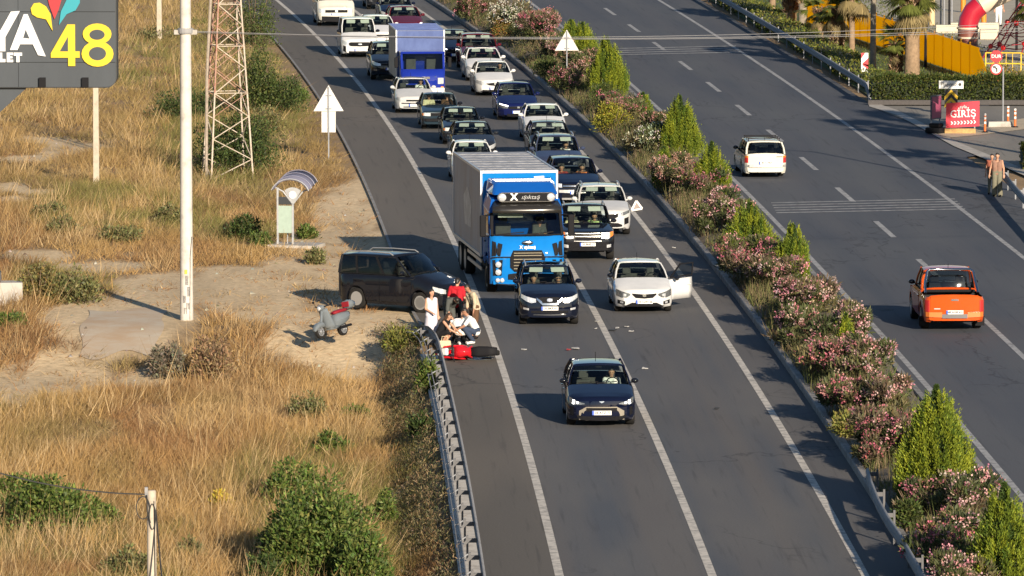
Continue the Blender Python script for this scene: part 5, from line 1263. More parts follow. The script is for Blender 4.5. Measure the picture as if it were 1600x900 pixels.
for a_, z_, h_ in ((-1.9, .55, .22), (-1.5, 1.1, .3), (-1.2, .75, .3), (-1.75, .2, .2), (-1.35, .35, .2)):
    MB().grid([[(.203 * math.cos(a_ + t), .203 * math.sin(a_ + t), z_ + v * h_) for t in (-.25, 0, .25)] for v in (0, 1)]).build('poster_scrap', pm, wp_)
zw = zof(49, Y0)
for i, (dy, z1, z2, sg) in enumerate(((-.06, zw + .02, zof(37, Y0), .30), (.02, zw - .02, zof(46, Y0), .24), (.06, zw - .03, zof(50, Y0), .22))):
    xs_ = np.linspace(X0 + .2, 34, 40); xe = 15.1
    pt = []
    for x in xs_:
        u = (x - X0) / (xe - X0); pt.append((x, Y0 + dy, z1 + (z2 - z1) * u - sg * 4 * u * (1 - u)))
    o = MB().tube(pt, .0075, 5).build('overhead_wire', pbr('wire_grey', (.35, .35, .36), rough=.5, metal=.4)); tag(o, ('topmost', 'middle', 'lowest')[i] + ' of three thin wires strung from the white pole across the road', 'wire', 'wires across the road')
# two concrete poles
for bx, by, w_, h_, lab in ((150.5, 290, .115, 9, 'slim concrete pole beside the dirt track'), (249, 62, .13, 9, 'slim pale pole far back in the dry grass')):
    X, Y = G(bx, by); p_ = thing('concrete_pole', lab, 'utility pole', (X, Y, float(terr(np.array(X), np.array(Y)))))
    MB().hexa([(-w_, -w_, -.2), (w_, -w_, -.2), (w_, w_, -.2), (-w_, w_, -.2), (-w_ * .7, -w_ * .7, h_), (w_ * .7, -w_ * .7, h_), (w_ * .7, w_ * .7, h_), (-w_ * .7, w_ * .7, h_)]).build('shaft', M_CPOLE, p_, bevel=.015)
    MB().box(-.8, .8, -.05, .05, h_ - .5, h_ - .38).build('crossarm', M_GALV, p_)
# near pole with cable loops
Y = 140.0; X = (237 - 800) / FPX * (Y * cP + 18 * sP); zt_ = zof(766, Y); gz = float(terr(np.array(X), np.array(Y)))
np_ = thing('wooden_utility_pole', 'near weathered pole with black cable loops hanging at its top', 'utility pole', (X, Y, gz))
MB().lathe([(.105, -.2), (.10, .1), (.088, zt_ - gz - .02), (.07, zt_ - gz)], 12).build('shaft', M_CPOLE, np_, smooth=60)
zz = zt_ - gz
lp = [(-.16 + .13 * math.cos(t), -.1, zz - .33 + .22 * math.sin(t)) for t in np.linspace(0, 2 * math.pi, 16)]
MB().tube(lp, .011, 5, False).build('cable_loop', M_CAB, np_)
MB().tube([(.02 + .06 * math.cos(t), -.11, zz - .5 + .25 * math.sin(t)) for t in np.linspace(0, 2 * math.pi, 16)], .011, 5, False).build('cable_loop', M_CAB, np_)
MB().tube([(-.09, -.1, zz - .08), (-.08, -.11, zz - .4), (-.02, -.11, zz - .62)], .014, 5).build('cable_drop', M_CAB, np_)
MB().box(-.13, -.07, -.05, .05, zz - .14, zz + .06).build('bracket', M_GALV, np_); MB().tube([(.05, -.09, zz - .2), (.07, -.1, zz - 1.8), (.07, -.11, zz - 4)], .008, 4).build('earth_wire', M_CAB, np_)
a = (X - .1, Y, zt_ - .08); xl = (-30 - 800) / FPX * 140.7; b = (xl, Y, zof(731, Y))
o = MB().tube([tuple(Vector(a).lerp(Vector(b), t) - Vector((0, 0, .12 * 4 * t * (1 - t)))) for t in np.linspace(0, 1, 10)], .014, 5).build('overhead_wire', M_CAB); tag(o, 'black cable running left from the near pole', 'wire')
b = (a[0] + .95, Y - 4.5, gz); o = MB().tube([tuple(Vector((X + .08, Y, zt_ - .35)).lerp(Vector(b), t) - Vector((0, 0, .10 * 4 * t * (1 - t)))) for t in np.linspace(0, 1, 10)], .016, 5).build('stay_cable', M_CAB); tag(o, 'thick black cable sloping from the near pole to the ground', 'cable')

# lattice mast
X, Y = G(356, 273); gz = float(terr(np.array(X), np.array(Y)))
lt = thing('lattice_mast', 'rusty red and white lattice mast among the bushes', 'mast', (X, Y, gz), rad(14))
M_MW = worn('mast_white', (.44, .38, .31), (.27, .21, .16), .5, 5.0); M_MR = worn('mast_red', (.30, .14, .10), (.36, .28, .22), .6, 5.0)
def hwm(z): return .82 - .056 * z
HT = 11.0; lev = [0, .75, 1.55, 2.4, 3.3, 4.25, 5.1, 5.9, 6.7, 7.5, 8.3, 9.1, 10.0, 11.0]
cor = lambda z, i: Vector((hwm(z) * (-1, 1, 1, -1)[i], hwm(z) * (-1, -1, 1, 1)[i], z))
for i in range(4):
    MB().bar(cor(-.2, i), cor(3.3, i), .06).build('leg', M_MW, lt); MB().bar(cor(3.3, i), cor(HT, i), .055).build('leg', M_MR if i in (0, 3) else M_MW, lt)
for k in range(len(lev) - 1):
    for i in range(4):
        j = (i + 1) % 4; a, b = (cor(lev[k], i), cor(lev[k + 1], j)) if (k + i) % 2 == 0 else (cor(lev[k + 1], i), cor(lev[k], j))
        MB().bar(a, b, .034).build('brace', M_MR if (k > 3 and i in (2, 3)) else M_MW, lt)
        if k in (4, 6, 8): MB().bar(cor(lev[k], i), cor(lev[k], j), .03).build('brace', M_MW, lt)
        if k > 2: MB().bar(cor(lev[k], j) if (k + i) % 2 == 0 else cor(lev[k], i), cor(lev[k + 1], i) if (k + i) % 2 == 0 else cor(lev[k + 1], j), .02).build('brace', M_MR, lt)
MB().tube([(-.95, -.5, 0), (-.9, -.45, 4), (-.62, -.4, 9)], .06, 7).build('feeder_pipe', pbr('rusty_pipe', (.30, .25, .2), rough=.8, noise=.3), lt)
# road signs seen from behind
def back_sign(label, bx, by, zb_, side, plate=None):
    X, Y = G(bx, by); r = thing('traffic_sign', label, 'road sign', (X, Y, 0), rad(4)); h = side * .866
    MB().poly([(-side / 2, 0, zb_), (side / 2, 0, zb_), (0, 0, zb_ + h)], (0, -.02, 0)).build('sign_plate', M_BACK, r, bevel=.008)
    if plate: MB().box(-plate[0] / 2, plate[0] / 2, -.02, .0, zb_ - plate[1], zb_ - .01).build('lower_plate', M_BACK, r)
    MB().bar((0, -.05, -.3), (0, -.05, zb_ + h * .93), .07, .05).build('post', M_GALD, r)
    for zz in (zb_ + .1, zb_ + h * .6): MB().box(-.12, .12, -.045, -.02, zz - .02, zz + .02).build('clamp', M_GALD, r)
back_sign('back of a triangular road sign with a rectangular plate below, on the verge', 513.5, 246, 1.84, 1.2, (.56, .84))
back_sign('back of a triangular road sign rising from the median flowers', 885.5, 150, 2.02, 1.08)
# bus stop panel with arched roof
X, Y = G(446, 383); ks = thing('bus_stop_panel', 'grey bus stop panel with arched roof and round emblem', 'bus stop', (X, Y, 0), rad(-14))
KW = pbr('kiosk_grey', (.36, .37, .38), rough=.5, noise=.15); KP = pbr('panel_pale_green', (.33, .42, .36), rough=.5, noise=.08); KR = pbr('rib_lilac', (.20, .20, .27), rough=.5)
for x in (-.27, .27): MB().bar((x, 0, 0), (x, 0, 1.98 if x < 0 else 1.45), .06).build('post', KW, ks)
MB().bar((.02, .2, 0), (.02, .2, .5), .03).build('rear_foot', KW, ks)
MB().box(-.24, .24, -.02, .02, .42, 1.36).build('notice_panel', KP, ks); MB().box(-.24, .24, -.015, .015, 1.40, 1.66).build('dark_pane', pbr('dark_pane', (.05, .055, .06), rough=.2), ks)
fan = [(.27, -.03, 1.38)] + [(.27 + .5 * math.sin(t), -.03, 1.38 + .62 * math.cos(t) * 1.0) for t in np.linspace(-.62, .62, 9)]
MB().poly(fan, (0, .05, 0)).build('emblem_fan', KW, ks)
MB().lathe([(.13, 0), (.13, .03)], 20, Matrix.Translation((.27, -.03, 1.74)) @ Matrix.Rotation(math.pi / 2, 4, 'X')).build('round_emblem', pbr('emblem_white', (.75, .75, .74)), ks)
for s in (-1, 1): MB().tube([(.27, 0, 1.42), (.27 + s * .35, 0, 1.85), (.27 + s * .66, 0, 2.0)], .028, 6).build('roof_bracket', KW, ks)
arc = lambda r, y: [(.27 + r * math.sin(t), y, 1.74 + .20 * (y + .36) + .56 * r / .68 * math.cos(t) ) for t in np.linspace(-1.25, 1.25, 13)]
MB().grid([arc(.68, -.35), arc(.68, .75)]).build('arched_roof', pbr('roof_lilac_grey', (.16, .16, .22), rough=.35), ks, smooth=180, solid=.03)
for y in (-.36, .02, .40, .76): MB().tube(arc(.70, y), .016, 6).build('roof_rib', KR if y > -.3 else KW, ks)
MB().box(-.5, 1.2, -.5, .8, -.1, .04).build('base_slab', M_CONC, ks)
# concrete slab and block on the left
rows = []
for v in np.linspace(0, 1, 14):
    row = []
    for u_ in np.linspace(0, 1, 24):
        x, y = G(108 + 14 * v + (262 - 108 - 34 * v) * u_ + 30 * (1 - v) * (1 - u_) + 5 * math.sin(9 * v + 3 * u_), 481 + 44 * v + 3 * math.sin(7 * u_)); row.append((x, y, float(terr(np.array(x), np.array(y))) + .02))
    rows.append(row)
struct(MB().grid(rows).build('concrete_slab', worn('slab_pale', (.50, .43, .33), (.46, .33, .21), .8, .8), smooth=180))
X, Y = G(8, 470); bk = thing('concrete_block', 'pale concrete block at the left edge of the track', 'block', (X, Y, float(terr(np.array(X), np.array(Y)))), rad(5))
MB().box(-.8, .55, -.4, .4, -.1, .72).build('block', M_CONC, bk, bevel=.03); MB().box(-.78, -.12, -.3, .3, .73, 1.05).build('dark_cap', pbr('dark_stone', (.06, .06, .07), rough=.7), bk, bevel=.02)
# ------------------------------------------------------------------ pylon sign
Y = 100.0; D_ = Y * cP + (CAMH - 17) * sP; px2 = lambda x: (x - 800) / FPX * D_
X0 = px2(181.5); Z0 = zof(137.5, Y); u = D_ / FPX
bs = thing('pylon_sign', 'dark grey pylon sign with white letters and a yellow 48', 'sign', (X0, Y, 0))
M_BRD = dirt_tint('sign_grey', (.028, .037, .048), (.040, .050, .062), 1.0, .25); 
W_, H_ = 5.2, 3.0; rr = 17 * u
def rrect(x0, x1, z0, z1, r, y):
    return [(x1 - r + r * math.sin(t), y, z0 + r - r * math.cos(t)) for t in np.linspace(0, math.pi / 2, 8)] + [(x1, y, z1), (x0, y, z1), (x0, y, z0)]
MB().poly(rrect(-W_, 0, Z0, Z0 + H_, rr, .02), (0, .5, 0)).build('board_body', pbr('board_dark', (.03, .035, .04), rough=.5), bs)
rows_ = [(Z0 + .012, zof(98, Y)), (zof(97, Y), zof(19, Y)), (zof(18, Y), Z0 + H_)]
for i, (a, b) in enumerate(rows_):
    for x0, x1 in ((-W_, -3.2), (-3.195, -1.35), (-1.345, -.012)):
        if i == 0 and x1 > -.1: MB().poly(rrect(x0, x1, a, b, rr * .95, .0), (0, .018, 0)).build('cladding_panel', M_BRD, bs)
        else: MB().box(x0, x1, .0, .018, a, b).build('cladding_panel', M_BRD, bs)
MB().poly([(px2(40) - X0, .1, Z0 - .005), (-W_, .1, Z0 - .005), (-W_, .1, Z0 - 4.5), (px2(-135) - X0, .1, Z0 - 4.5), (px2(-135) - X0, .1, Z0 - 1.4)], (0, .35, 0)).build('gusset', M_BRD, bs)
MB().box(-W_ + .6, -W_ + 1.5, .06, .5, 0, Z0).build('column', M_BRD, bs)
LW = pbr('letter_white', (.62, .63, .64), rough=.5); LY = pbr('letter_yellow', (.62, .44, .008), rough=.5); LR = pbr('drop_red', (.36, .012, .02), rough=.5); LT = pbr('drop_teal', (.01, .25, .31), rough=.5)
def stroke(nm, mt, polys):
    for pl in polys:
        MB().poly([(px2(x) - X0, -.03, zof(y, Y)) for x, y in pl], (0, .03, 0)).build(nm, mt, bs)
stroke('letter', LW, [[(15, 78), (37, 22), (43, 22), (71, 88), (59, 86), (51, 69), (31, 69), (27, 78)]])
stroke('letter', LW, [[(-14, 20), (0, 48), (17, 18), (31, 17), (8, 58), (8, 80), (-6, 80), (-6, 58), (-30, 20)]])
stroke('letter', LW, [[(-3, 82), (3, 82), (3, 92), (8, 92), (8, 97), (-3, 97)], [(10, 82), (20, 82), (20, 86), (15, 86), (15, 88), (19, 88), (19, 91), (15, 91), (15, 93), (20, 93), (20, 97), (10, 97)], [(21, 82), (34, 82), (34, 87), (30, 87), (30, 97), (25, 97), (25, 87), (21, 87)]])
MB().poly([(px2(x) - X0, -.034, zof(y, Y)) for x, y in ((36, 59), (40, 46), (46, 60))], (0, .003, 0)).build('letter_counter', M_BRD, bs)
stroke('numeral', LY, [[(105, 38), (117, 38), (117, 80), (124, 80), (124, 90), (117, 90), (117, 103), (106, 103), (106, 90), (79, 90), (79, 83)]])
MB().poly([(px2(x) - X0, -.034, zof(y, Y)) for x, y in ((106, 80), (93, 80), (106, 57))], (0, .003, 0)).build('numeral_counter', M_BRD, bs)
ell = lambda cx, cy, a, b, n=20: [(cx + a * math.cos(t), cy + b * math.sin(t)) for t in np.linspace(0, 2 * math.pi, n, endpoint=False)]
stroke('numeral', LY, [ell(151.5, 53, 22.5, 16.5), ])
MB().poly([(px2(x) - X0, -.031, zof(y, Y)) for x, y in ell(152, 84, 25, 20)], (0, .03, 0)).build('numeral', LY, bs)
for e in (ell(151.5, 54, 12, 8), ell(152, 83.5, 13.5, 10.5)): MB().poly([(px2(x) - X0, -.0345, zof(y, Y)) for x, y in e], (0, .003, 0)).build('numeral_counter', M_BRD, bs)
stroke('leaf_drop', LY, [[(82, 48), (72, 30), (58, 27), (50, 22), (48, 13), (53, 5), (62, 4), (72, 10), (79, 22)]])
stroke('leaf_drop', LR, [[(85, 30), (77, 8), (74, -6), (80, -22), (88, -26), (96, -18), (97, -4), (92, 14)]])
stroke('leaf_drop', LT, [[(92, 39), (95, 18), (104, 0), (116, -14), (124, -8), (125, 4), (118, 16), (104, 22)]])
for x in (65, 132): MB().box(px2(x) - X0 - .04, px2(x) - X0 + .05, -.06, .0, zof(136, Y), zof(121, Y)).build('floodlight_bracket', M_BLK, bs)
# ================================================================== RIGHT SIDE
M_YEL = bpy.data.materials.new('wall_yellow_translucent'); M_YEL.use_nodes = True
t = M_YEL.node_tree; b = t.nodes['Principled BSDF']; b.inputs['Base Color'].default_value = (.80, .40, .006, 1); b.inputs['Roughness'].default_value = .4
tl = t.nodes.new('ShaderNodeBsdfTranslucent'); tl.inputs[0].default_value = (.98, .66, .012, 1); mx = t.nodes.new('ShaderNodeMixShader'); mx.inputs[0].default_value = .88  # translucency added so sun on the far side brightens the visible face
t.links.new(b.outputs[0], mx.inputs[1]); t.links.new(tl.outputs[0], mx.inputs[2]); t.links.new(mx.outputs[0], t.nodes['Material Output'].inputs[0])
M_YEL2 = pbr('rail_yellow', (.70, .45, .03), rough=.45)
A = Vector(G(1262, 36)); B = Vector(G(1530, 126)); n = 21
yw = thing('yellow_panel_wall', 'long bright yellow panel wall with small posts along its top', 'wall', (A.x, A.y, 0))
dv = (B - A); ln = dv.length; dv = dv / ln; nv = Vector((dv.y, -dv.x)); seg = ln / n
ang = math.atan2(dv.y, dv.x)
pan = MB().box(.025, seg - .025, -.012, .012, .02, 1.48).data('panel'); pan.materials.append(M_YEL)
cap = MB(); cap.box(-.03, .03, -.03, .03, 0, 1.62); cap = cap.data('post'); cap.materials.append(M_YEL)
for i in range(n):
    for me, nm in ((pan, 'panel'), (cap, 'post')):
        o = bpy.data.objects.new(nm, me); COL.objects.link(o); o.parent = yw; p = dv * seg * i; o.location = (p.x, p.y, .03); o.rotation_euler = (0, 0, ang)
MB().tube([(dv.x * t, dv.y * t, 1.60) for t in np.linspace(0, ln, 30)], .012, 4).build('top_cable', M_BLK, yw)
MB().poly([(dv.x * ln, dv.y * ln, .03), (dv.x * (ln + 3.0), dv.y * (ln + 3.0), .03), (dv.x * ln, dv.y * ln, 1.4)], (nv.x * .05, nv.y * .05, 0)).build('end_panel', M_YEL, yw)
o = MB().tube([(0, 0, 0), (0, 0, 2.2), (0, 0, 4.5)], [.075, .05, .045], 8).build('post', M_BLK); X, Y = G(1446, 106); 
lpst = thing('lamp_post', 'thin dark lamp post in front of the yellow wall', 'lamp post', (X, Y, 0)); o.parent = lpst
MB().box(-.3, .3, -.08, .08, 4.4, 4.52).build('lamp_head', M_BLK, lpst)
X, Y = G(1517, 285); k = (21.6 - X) / .335; lp2 = thing('street_lamp', 'tall street lamp beyond the right edge whose shadow crosses the road', 'street lamp', (21.6, Y - .942 * k, 0))
MB().tube([(0, 0, 0), (0, 0, 4), (0, 0, 9)], [.11, .09, .06], 8).build('post', M_GALV, lp2); MB().tube([(0, 0, 8.9), (-.8, 0, 9.3), (-1.8, 0, 9.4)], .04, 6).build('arm', M_GALV, lp2); MB().box(-2.4, -1.7, -.12, .12, 9.34, 9.46).build('lamp_head', M_GALV, lp2)
# hazard marker with chevrons
X, Y = G(1351, 129); hz = thing('hazard_marker', 'tall white marker board with red chevrons at the guardrail end', 'marker', (X, Y, 0))
MB().box(-.16, .16, 0, .03, .28, 1.36).build('board', pbr('marker_white', (.75, .75, .72), rough=.5), hz)
MRD = pbr('marker_red', (.5, .03, .04), rough=.5)
for pl in ([(-.16, 1.36), (.02, 1.36), (-.16, 1.1)], [(.16, 1.1), (.16, .82), (-.12, .86), (.16, .72)], [(-.16, .46), (.16, .3), (.16, .28), (-.16, .28)], [(.16, 1.12), (-.1, .88), (-.1, .8), (.16, .6)]):
    MB().poly([(x, -.004, z) for x, z in pl], (0, -.004, 0)).build('chevron', MRD, hz)
MB().bar((0, .05, -.2), (0, .05, .4), .07).build('post', M_GALD, hz)
# signs at the side road
X, Y = G(1567, 192); ds = thing('stop_sign', 'red octagonal DUR stop sign above a round no turn sign on a grey pole', 'road sign', (X, Y, 0), rad(-4))
sY = lambda y: zof(y, Y); s1 = sc(192)
MB().tube([(0, 0, -.2), (0, 0, sY(104))], .035, 7).build('post', M_GALD, ds)
cx = (1556 - 1567) / s1
MB().poly([(cx + .27 * math.cos(t), -.05, sY(88) + .27 * math.sin(t)) for t in np.linspace(math.pi / 8, 2 * math.pi + math.pi / 8, 8, endpoint=False)], (0, .02, 0)).build('octagon_plate', MRD, ds)
MB().poly([(cx + .25 * math.cos(t), -.05, sY(107.5) + .25 * math.sin(t)) for t in np.linspace(0, 2 * math.pi, 20, endpoint=False)], (0, .02, 0)).build('round_plate', MRD, ds)
MB().poly([(cx + .19 * math.cos(t), -.058, sY(107.5) + .19 * math.sin(t)) for t in np.linspace(0, 2 * math.pi, 20, endpoint=False)], (0, .006, 0)).build('round_face', pbr('marker_white', (.75, .75, .72)), ds)
MB().poly([(cx + a, -.066, sY(107.5) + b) for a, b in ((.06, -.13), (.06, .02), (-.03, .09), (.02, .12), (-.14, .12), (-.12, .0), (-.08, .05), (-.0, -.02), (-.0, -.13))], (0, .006, 0)).build('turn_arrow', M_INK, ds)
text('lettering', 'DUR', .2, M_WHT, ds, (cx, -.06, sY(88)), bold=.003)
for y in (88, 107): MB().bar((0, 0, sY(y)), (cx, -.03, sY(y)), .04).build('bracket', M_GALD, ds)
X, Y = G(1504, 209); gs = thing('entrance_board', 'red GİRİŞ entrance board with white arrows on a wooden base', 'sign', (X, Y, .02), rad(-3))
s1 = sc(209)
gw = 52 / s1 / 2
MB().hexa([(-gw, 0, .22), (gw, 0, .30), (gw, .03, .30), (-gw, .03, .22), (-gw, 0, 1.24), (gw, 0, 1.34), (gw, .03, 1.34), (-gw, .03, 1.24)]).build('board', pbr('board_red', (.62, .03, .055), rough=.45), gs)
text('lettering', 'GİRİŞ', .42, M_WHT, gs, (.02, -.006, .80), rot=(math.pi / 2, -rad(2), 0), bold=.004, sx=.9); text('lettering', 'ayla', .2, M_WHT, gs, (.02, -.006, 1.10), rot=(math.pi / 2, -rad(2), 0))
for i in range(8):
    x = -.5 + .135 * i; z = .42 + .008 * i
    MB().poly([(x, -.008, z + .07), (x + .05, -.008, z + .07), (x + .11, -.008, z), (x + .05, -.008, z - .07), (x, -.008, z - .07), (x + .06, -.008, z)], (0, .006, 0)).build('arrow', M_WHT, gs)
MB().box(-gw - .05, gw - .15, -.15, .25, 0, .2).build('base_beam', pbr('base_wood', (.42, .26, .10), rough=.8, noise=.3), gs, bevel=.01)
for x in (-.5, .5): MB().bar((x, .06, 0), (x, .06, 1.3), .05).build('post', M_GALD, gs)
X, Y = G(1488, 204); cv = thing('chevron_sign', 'yellow chevron board under a small white street name plate, behind the red entrance board', 'sign', (X - .02, Y + .6, .02), rad(-2)); s1 = sc(200)
sY = lambda y: zof(y, Y + .6) - .02
MB().bar((0, .05, 0), (0, .05, sY(126)), .06).build('post', M_GALD, cv)
MB().box(-.27, .27, .0, .02, sY(168), sY(140)).build('board', M_INK, cv)
for zc_ in (sY(150), sY(162)):
    MB().poly([(0, -.004, zc_ + .26), (.28, -.004, zc_ - .02), (.28, -.004, zc_ - .18), (0, -.004, zc_ + .10), (-.28, -.004, zc_ - .18), (-.28, -.004, zc_ - .02)], (0, .01, 0)).build('chevron', pbr('chevron_yellow', (.75, .45, .02)), cv)
MB().box(-.51, .51, -.02, .0, sY(138.5), sY(126)).build('name_plate', pbr('marker_white', (.75, .75, .72)), cv)
text('lettering', 'Plajımız', .23, M_INK, cv, (-.1, -.03, sY(132))); MB().ball((.36, -.02, sY(132)), .07, 10, 6, 1, .1, 1).build('plate_dot', M_INK, cv)
X, Y = G(1463, 196); sb = thing('folded_board', 'dark folded board turned edgewise left of the red entrance board', 'sign', (X, Y, .02), rad(62))
MB().box(-.5, .5, 0, .05, .25, 1.25).build('panel', pbr('board_back', (.10, .09, .11), rough=.6), sb); MB().box(-.45, .45, -.01, 0, .3, 1.2).build('face', pbr('board_pinkish', (.30, .06, .12), rough=.5), sb)
for x in (-.4, .4): MB().bar((x, .03, 0), (x, .03, .3), .05).build('post', M_GALD, sb)
X, Y = G(1464, 209); bb = thing('rubber_weight', 'black rubber weight blocks left of the red entrance board', 'weight', (X, Y, .02), rad(-30))
MB().box(-.42, .3, -.3, .3, 0, .24).build('block', M_BLK, bb, bevel=.06); MB().box(-.3, .2, -.2, .25, .25, .42).build('block', M_BLK, bb, bevel=.06)
isl = [G(*q) for q in ((1448, 199), (1476, 217), (1530, 212), (1600, 203), (1680, 198), (1680, 182), (1600, 186), (1540, 195), (1475, 196))]
struct(sheet('traffic_island', isl, .032, worn('island_paving', (.46, .38, .27), (.36, .30, .22), .5, 1.5)))
for i, (px_, py_, lab) in enumerate(((1539, 208, 'orange and white flexible post just right of the red entrance board'), (1575, 196, 'orange and white flexible post, middle one of three'), (1586, 200, 'orange and white flexible post farthest right'))):
    X, Y = G(px_, py_); fp = thing('flexible_post', lab, 'bollard', (X, Y, .035), 0, 'orange posts at the side road')
    OR = pbr('post_orange', (.62, .14, .03), rough=.5); WH = pbr('post_white', (.7, .68, .65), rough=.5)
    z = 0.03
    MB().lathe([(.14, 0), (.13, .03), (.05, .05)], 12).build('base', M_BLK, fp)
    for k, (h_, mt) in enumerate(((.32, OR), (.10, WH), (.09, OR), (.10, WH), (.06, OR), (.08, WH))): MB().lathe([(.05, z), (.05, z + h_ - .002)], 12).build('band', mt, fp, smooth=60); z += h_
X, Y = G(1562, 199); kb = thing('barrier_block', 'low pale barrier block between the orange posts', 'block', (X, Y, .03), rad(12))
MB().hexa([(-.55, -.2, 0), (.55, -.2, 0), (.55, .2, 0), (-.55, .2, 0), (-.5, -.1, .22), (.5, -.1, .22), (.5, .1, .22), (-.5, .1, .22)]).build('block', M_CONC, kb, bevel=.03)
# ------------------------------------------------------------------ playground
X, Y = G(1512, 80); tsl = thing('tube_slide', 'red tube slide with cream rings in the playground', 'slide', (X, Y, .03))
SLR = pbr('slide_red', (.38, .012, .03), rough=.3, coat=.4); SLC = pbr('slide_cream', (.60, .50, .38), rough=.4); SLB = pbr('slide_red_shaded', (.17, .06, .045), rough=.4)  # lower tube maroon: shade put into the red of the slide
MB().tube([(-.05, 0, 0), (0, 0, .62)], .50, 20).build('tube_section', SLB, tsl, smooth=60); MB().tube([(0, 0, .66), (0, 0, 1.08)], .49, 20).build('tube_section', SLB, tsl, smooth=60)
MB().tube([(.0, 0, 1.12), (.05, 0, 1.5), (.25, 0, 1.9), (.6, 0, 2.2)], .50, 20).build('tube_section', SLR, tsl, smooth=60); MB().tube([(.63, 0, 2.22), (1.2, 0, 2.55), (2.6, .2, 3.2)], .49, 20).build('tube_section', SLC, tsl, smooth=60)
for z in (.64, 1.10): MB().lathe([(.55, z - .04), (.55, z + .04), (.5, z + .05)], 20).build('ring', SLC, tsl, smooth=40)
MB().bar((2.4, .3, 0), (2.4, .3, 3.0), .12).build('support_post', M_BLK, tsl); MB().tube([(.35, .2, 0), (.45, .1, 1.7)], [.16, .05], 8).build('support_post', pbr('dark_green', (.03, .06, .045), rough=.5), tsl)
X, Y = G(1600, 92); rn = thing('rope_net', 'red climbing net with red joint balls in the playground', 'climbing net', (X, Y, .03))
RPE = pbr('rope_red', (.28, .02, .035), rough=.7); BALL = pbr('ball_red', (.55, .02, .02), rough=.35)
apex = Vector((1.2, .6, 4.6)); base = [Vector((2.1 * math.cos(t) * .95, 2.1 * math.sin(t), 0)) for t in np.linspace(0, 2 * math.pi, 9)[:-1]]
m_ = None
for i, b in enumerate(base):
    MB().tube([b, apex], .035, 5).build('main_rope', RPE, rn)
    for k in range(1, 8):
        t = k / 8.0; p = b.lerp(apex, t); q = base[(i + 1) % 8].lerp(apex, t); MB().tube([p, (p + q) / 2 - Vector((0, 0, .05)), q], .022, 4).build('net_rope', RPE, rn)
        q2 = base[(i + 1) % 8].lerp(apex, t + .12); MB().tube([p, q2], .018, 4).build('net_rope', RPE, rn)
        if k in (1, 3, 5, 6): MB().ball(p, .13, 10, 6).build('joint_ball', BALL, rn, smooth=60)
MB().tube([(1.2, .6, 0), apex], .08, 8).build('mast', M_GALD, rn)
X, Y = G(1572, 112); yr_ = thing('yellow_railing', 'short yellow tube railing behind the stop sign', 'railing', (X, Y, .03), rad(-5))
for z in (.35, .85): MB().tube([(-.95, 0, z), (.7, 0, z), (1.3, -.5, z - .25)], .03, 6).build('rail', M_YEL2, yr_)
for x in (-.95, -.6, -.3, 0, .3, .7): MB().bar((x, 0, 0), (x, 0, .86), .05 if x in (-.95, .7) else .025).build('baluster', M_YEL2, yr_)
for x0, y0, x1, h_, lab in ((1485, 50, 1560, .45, 'long low cream bench wall behind the slide'), (1531, 62, 1558, .5, 'short cream bench wall right of the slide'), (1462, 52, 1500, .4, 'low cream bench wall left of the slide')):
    a = G(x0, y0); c = G(x1, y0); o = MB().box(0, c[0] - a[0], -.25, .25, 0, h_).build('bench_wall', pbr('bench_cream', (.52, .47, .36), rough=.7, noise=.1), None, bevel=.02); o.location = (a[0], a[1], .03); tag(o, lab, 'bench')
for i, (x, y, w_, mt, lab) in enumerate(((1470, 46, .05, M_GALD, 'thin grey playground post, leftmost of four'), (1475, 48, .05, M_GALD, 'thin grey playground post, second from left'), (1483, 48, .05, M_BLK, 'thin dark playground post, third from left'), (1487, 46, .05, M_GALD, 'thin grey playground post, rightmost of four'),
                                 (1456, 40, .16, pbr('column_beige', (.60, .45, .25), rough=.6), 'broad beige column behind the yellow wall'), (1505, 20, .14, pbr('post_orange_big', (.65, .22, .02), rough=.5), 'orange playground tower post above the slide'), (1537, 44, .14, pbr('post_orange_big', (.65, .22, .02), rough=.5), 'short orange panel post right of the slide'))):
    X, Y = G(x, y); hh = 3.5 if i != 6 else .75
    o = thing('playground_post', lab, 'post', (X, Y, .03)); MB().lathe([(w_, 0), (w_, hh)], 10).build('shaft', mt, o, smooth=50); MB().lathe([(w_ * 1.2, hh), (w_ * .6, hh + .08)], 10).build('cap', mt, o)
# dark kerb wall under the hedge
a = G(1356, 164); c = G(1720, 164); o = MB().box(0, c[0] - a[0], -.12, .12, 0, .22).build('planter_wall', pbr('dark_stone_wall', (.05, .045, .045), rough=.7, noise=.3), None, bevel=.02); o.location = (a[0], a[1], 0); tag(o, 'low dark stone wall under the clipped hedge', 'wall')
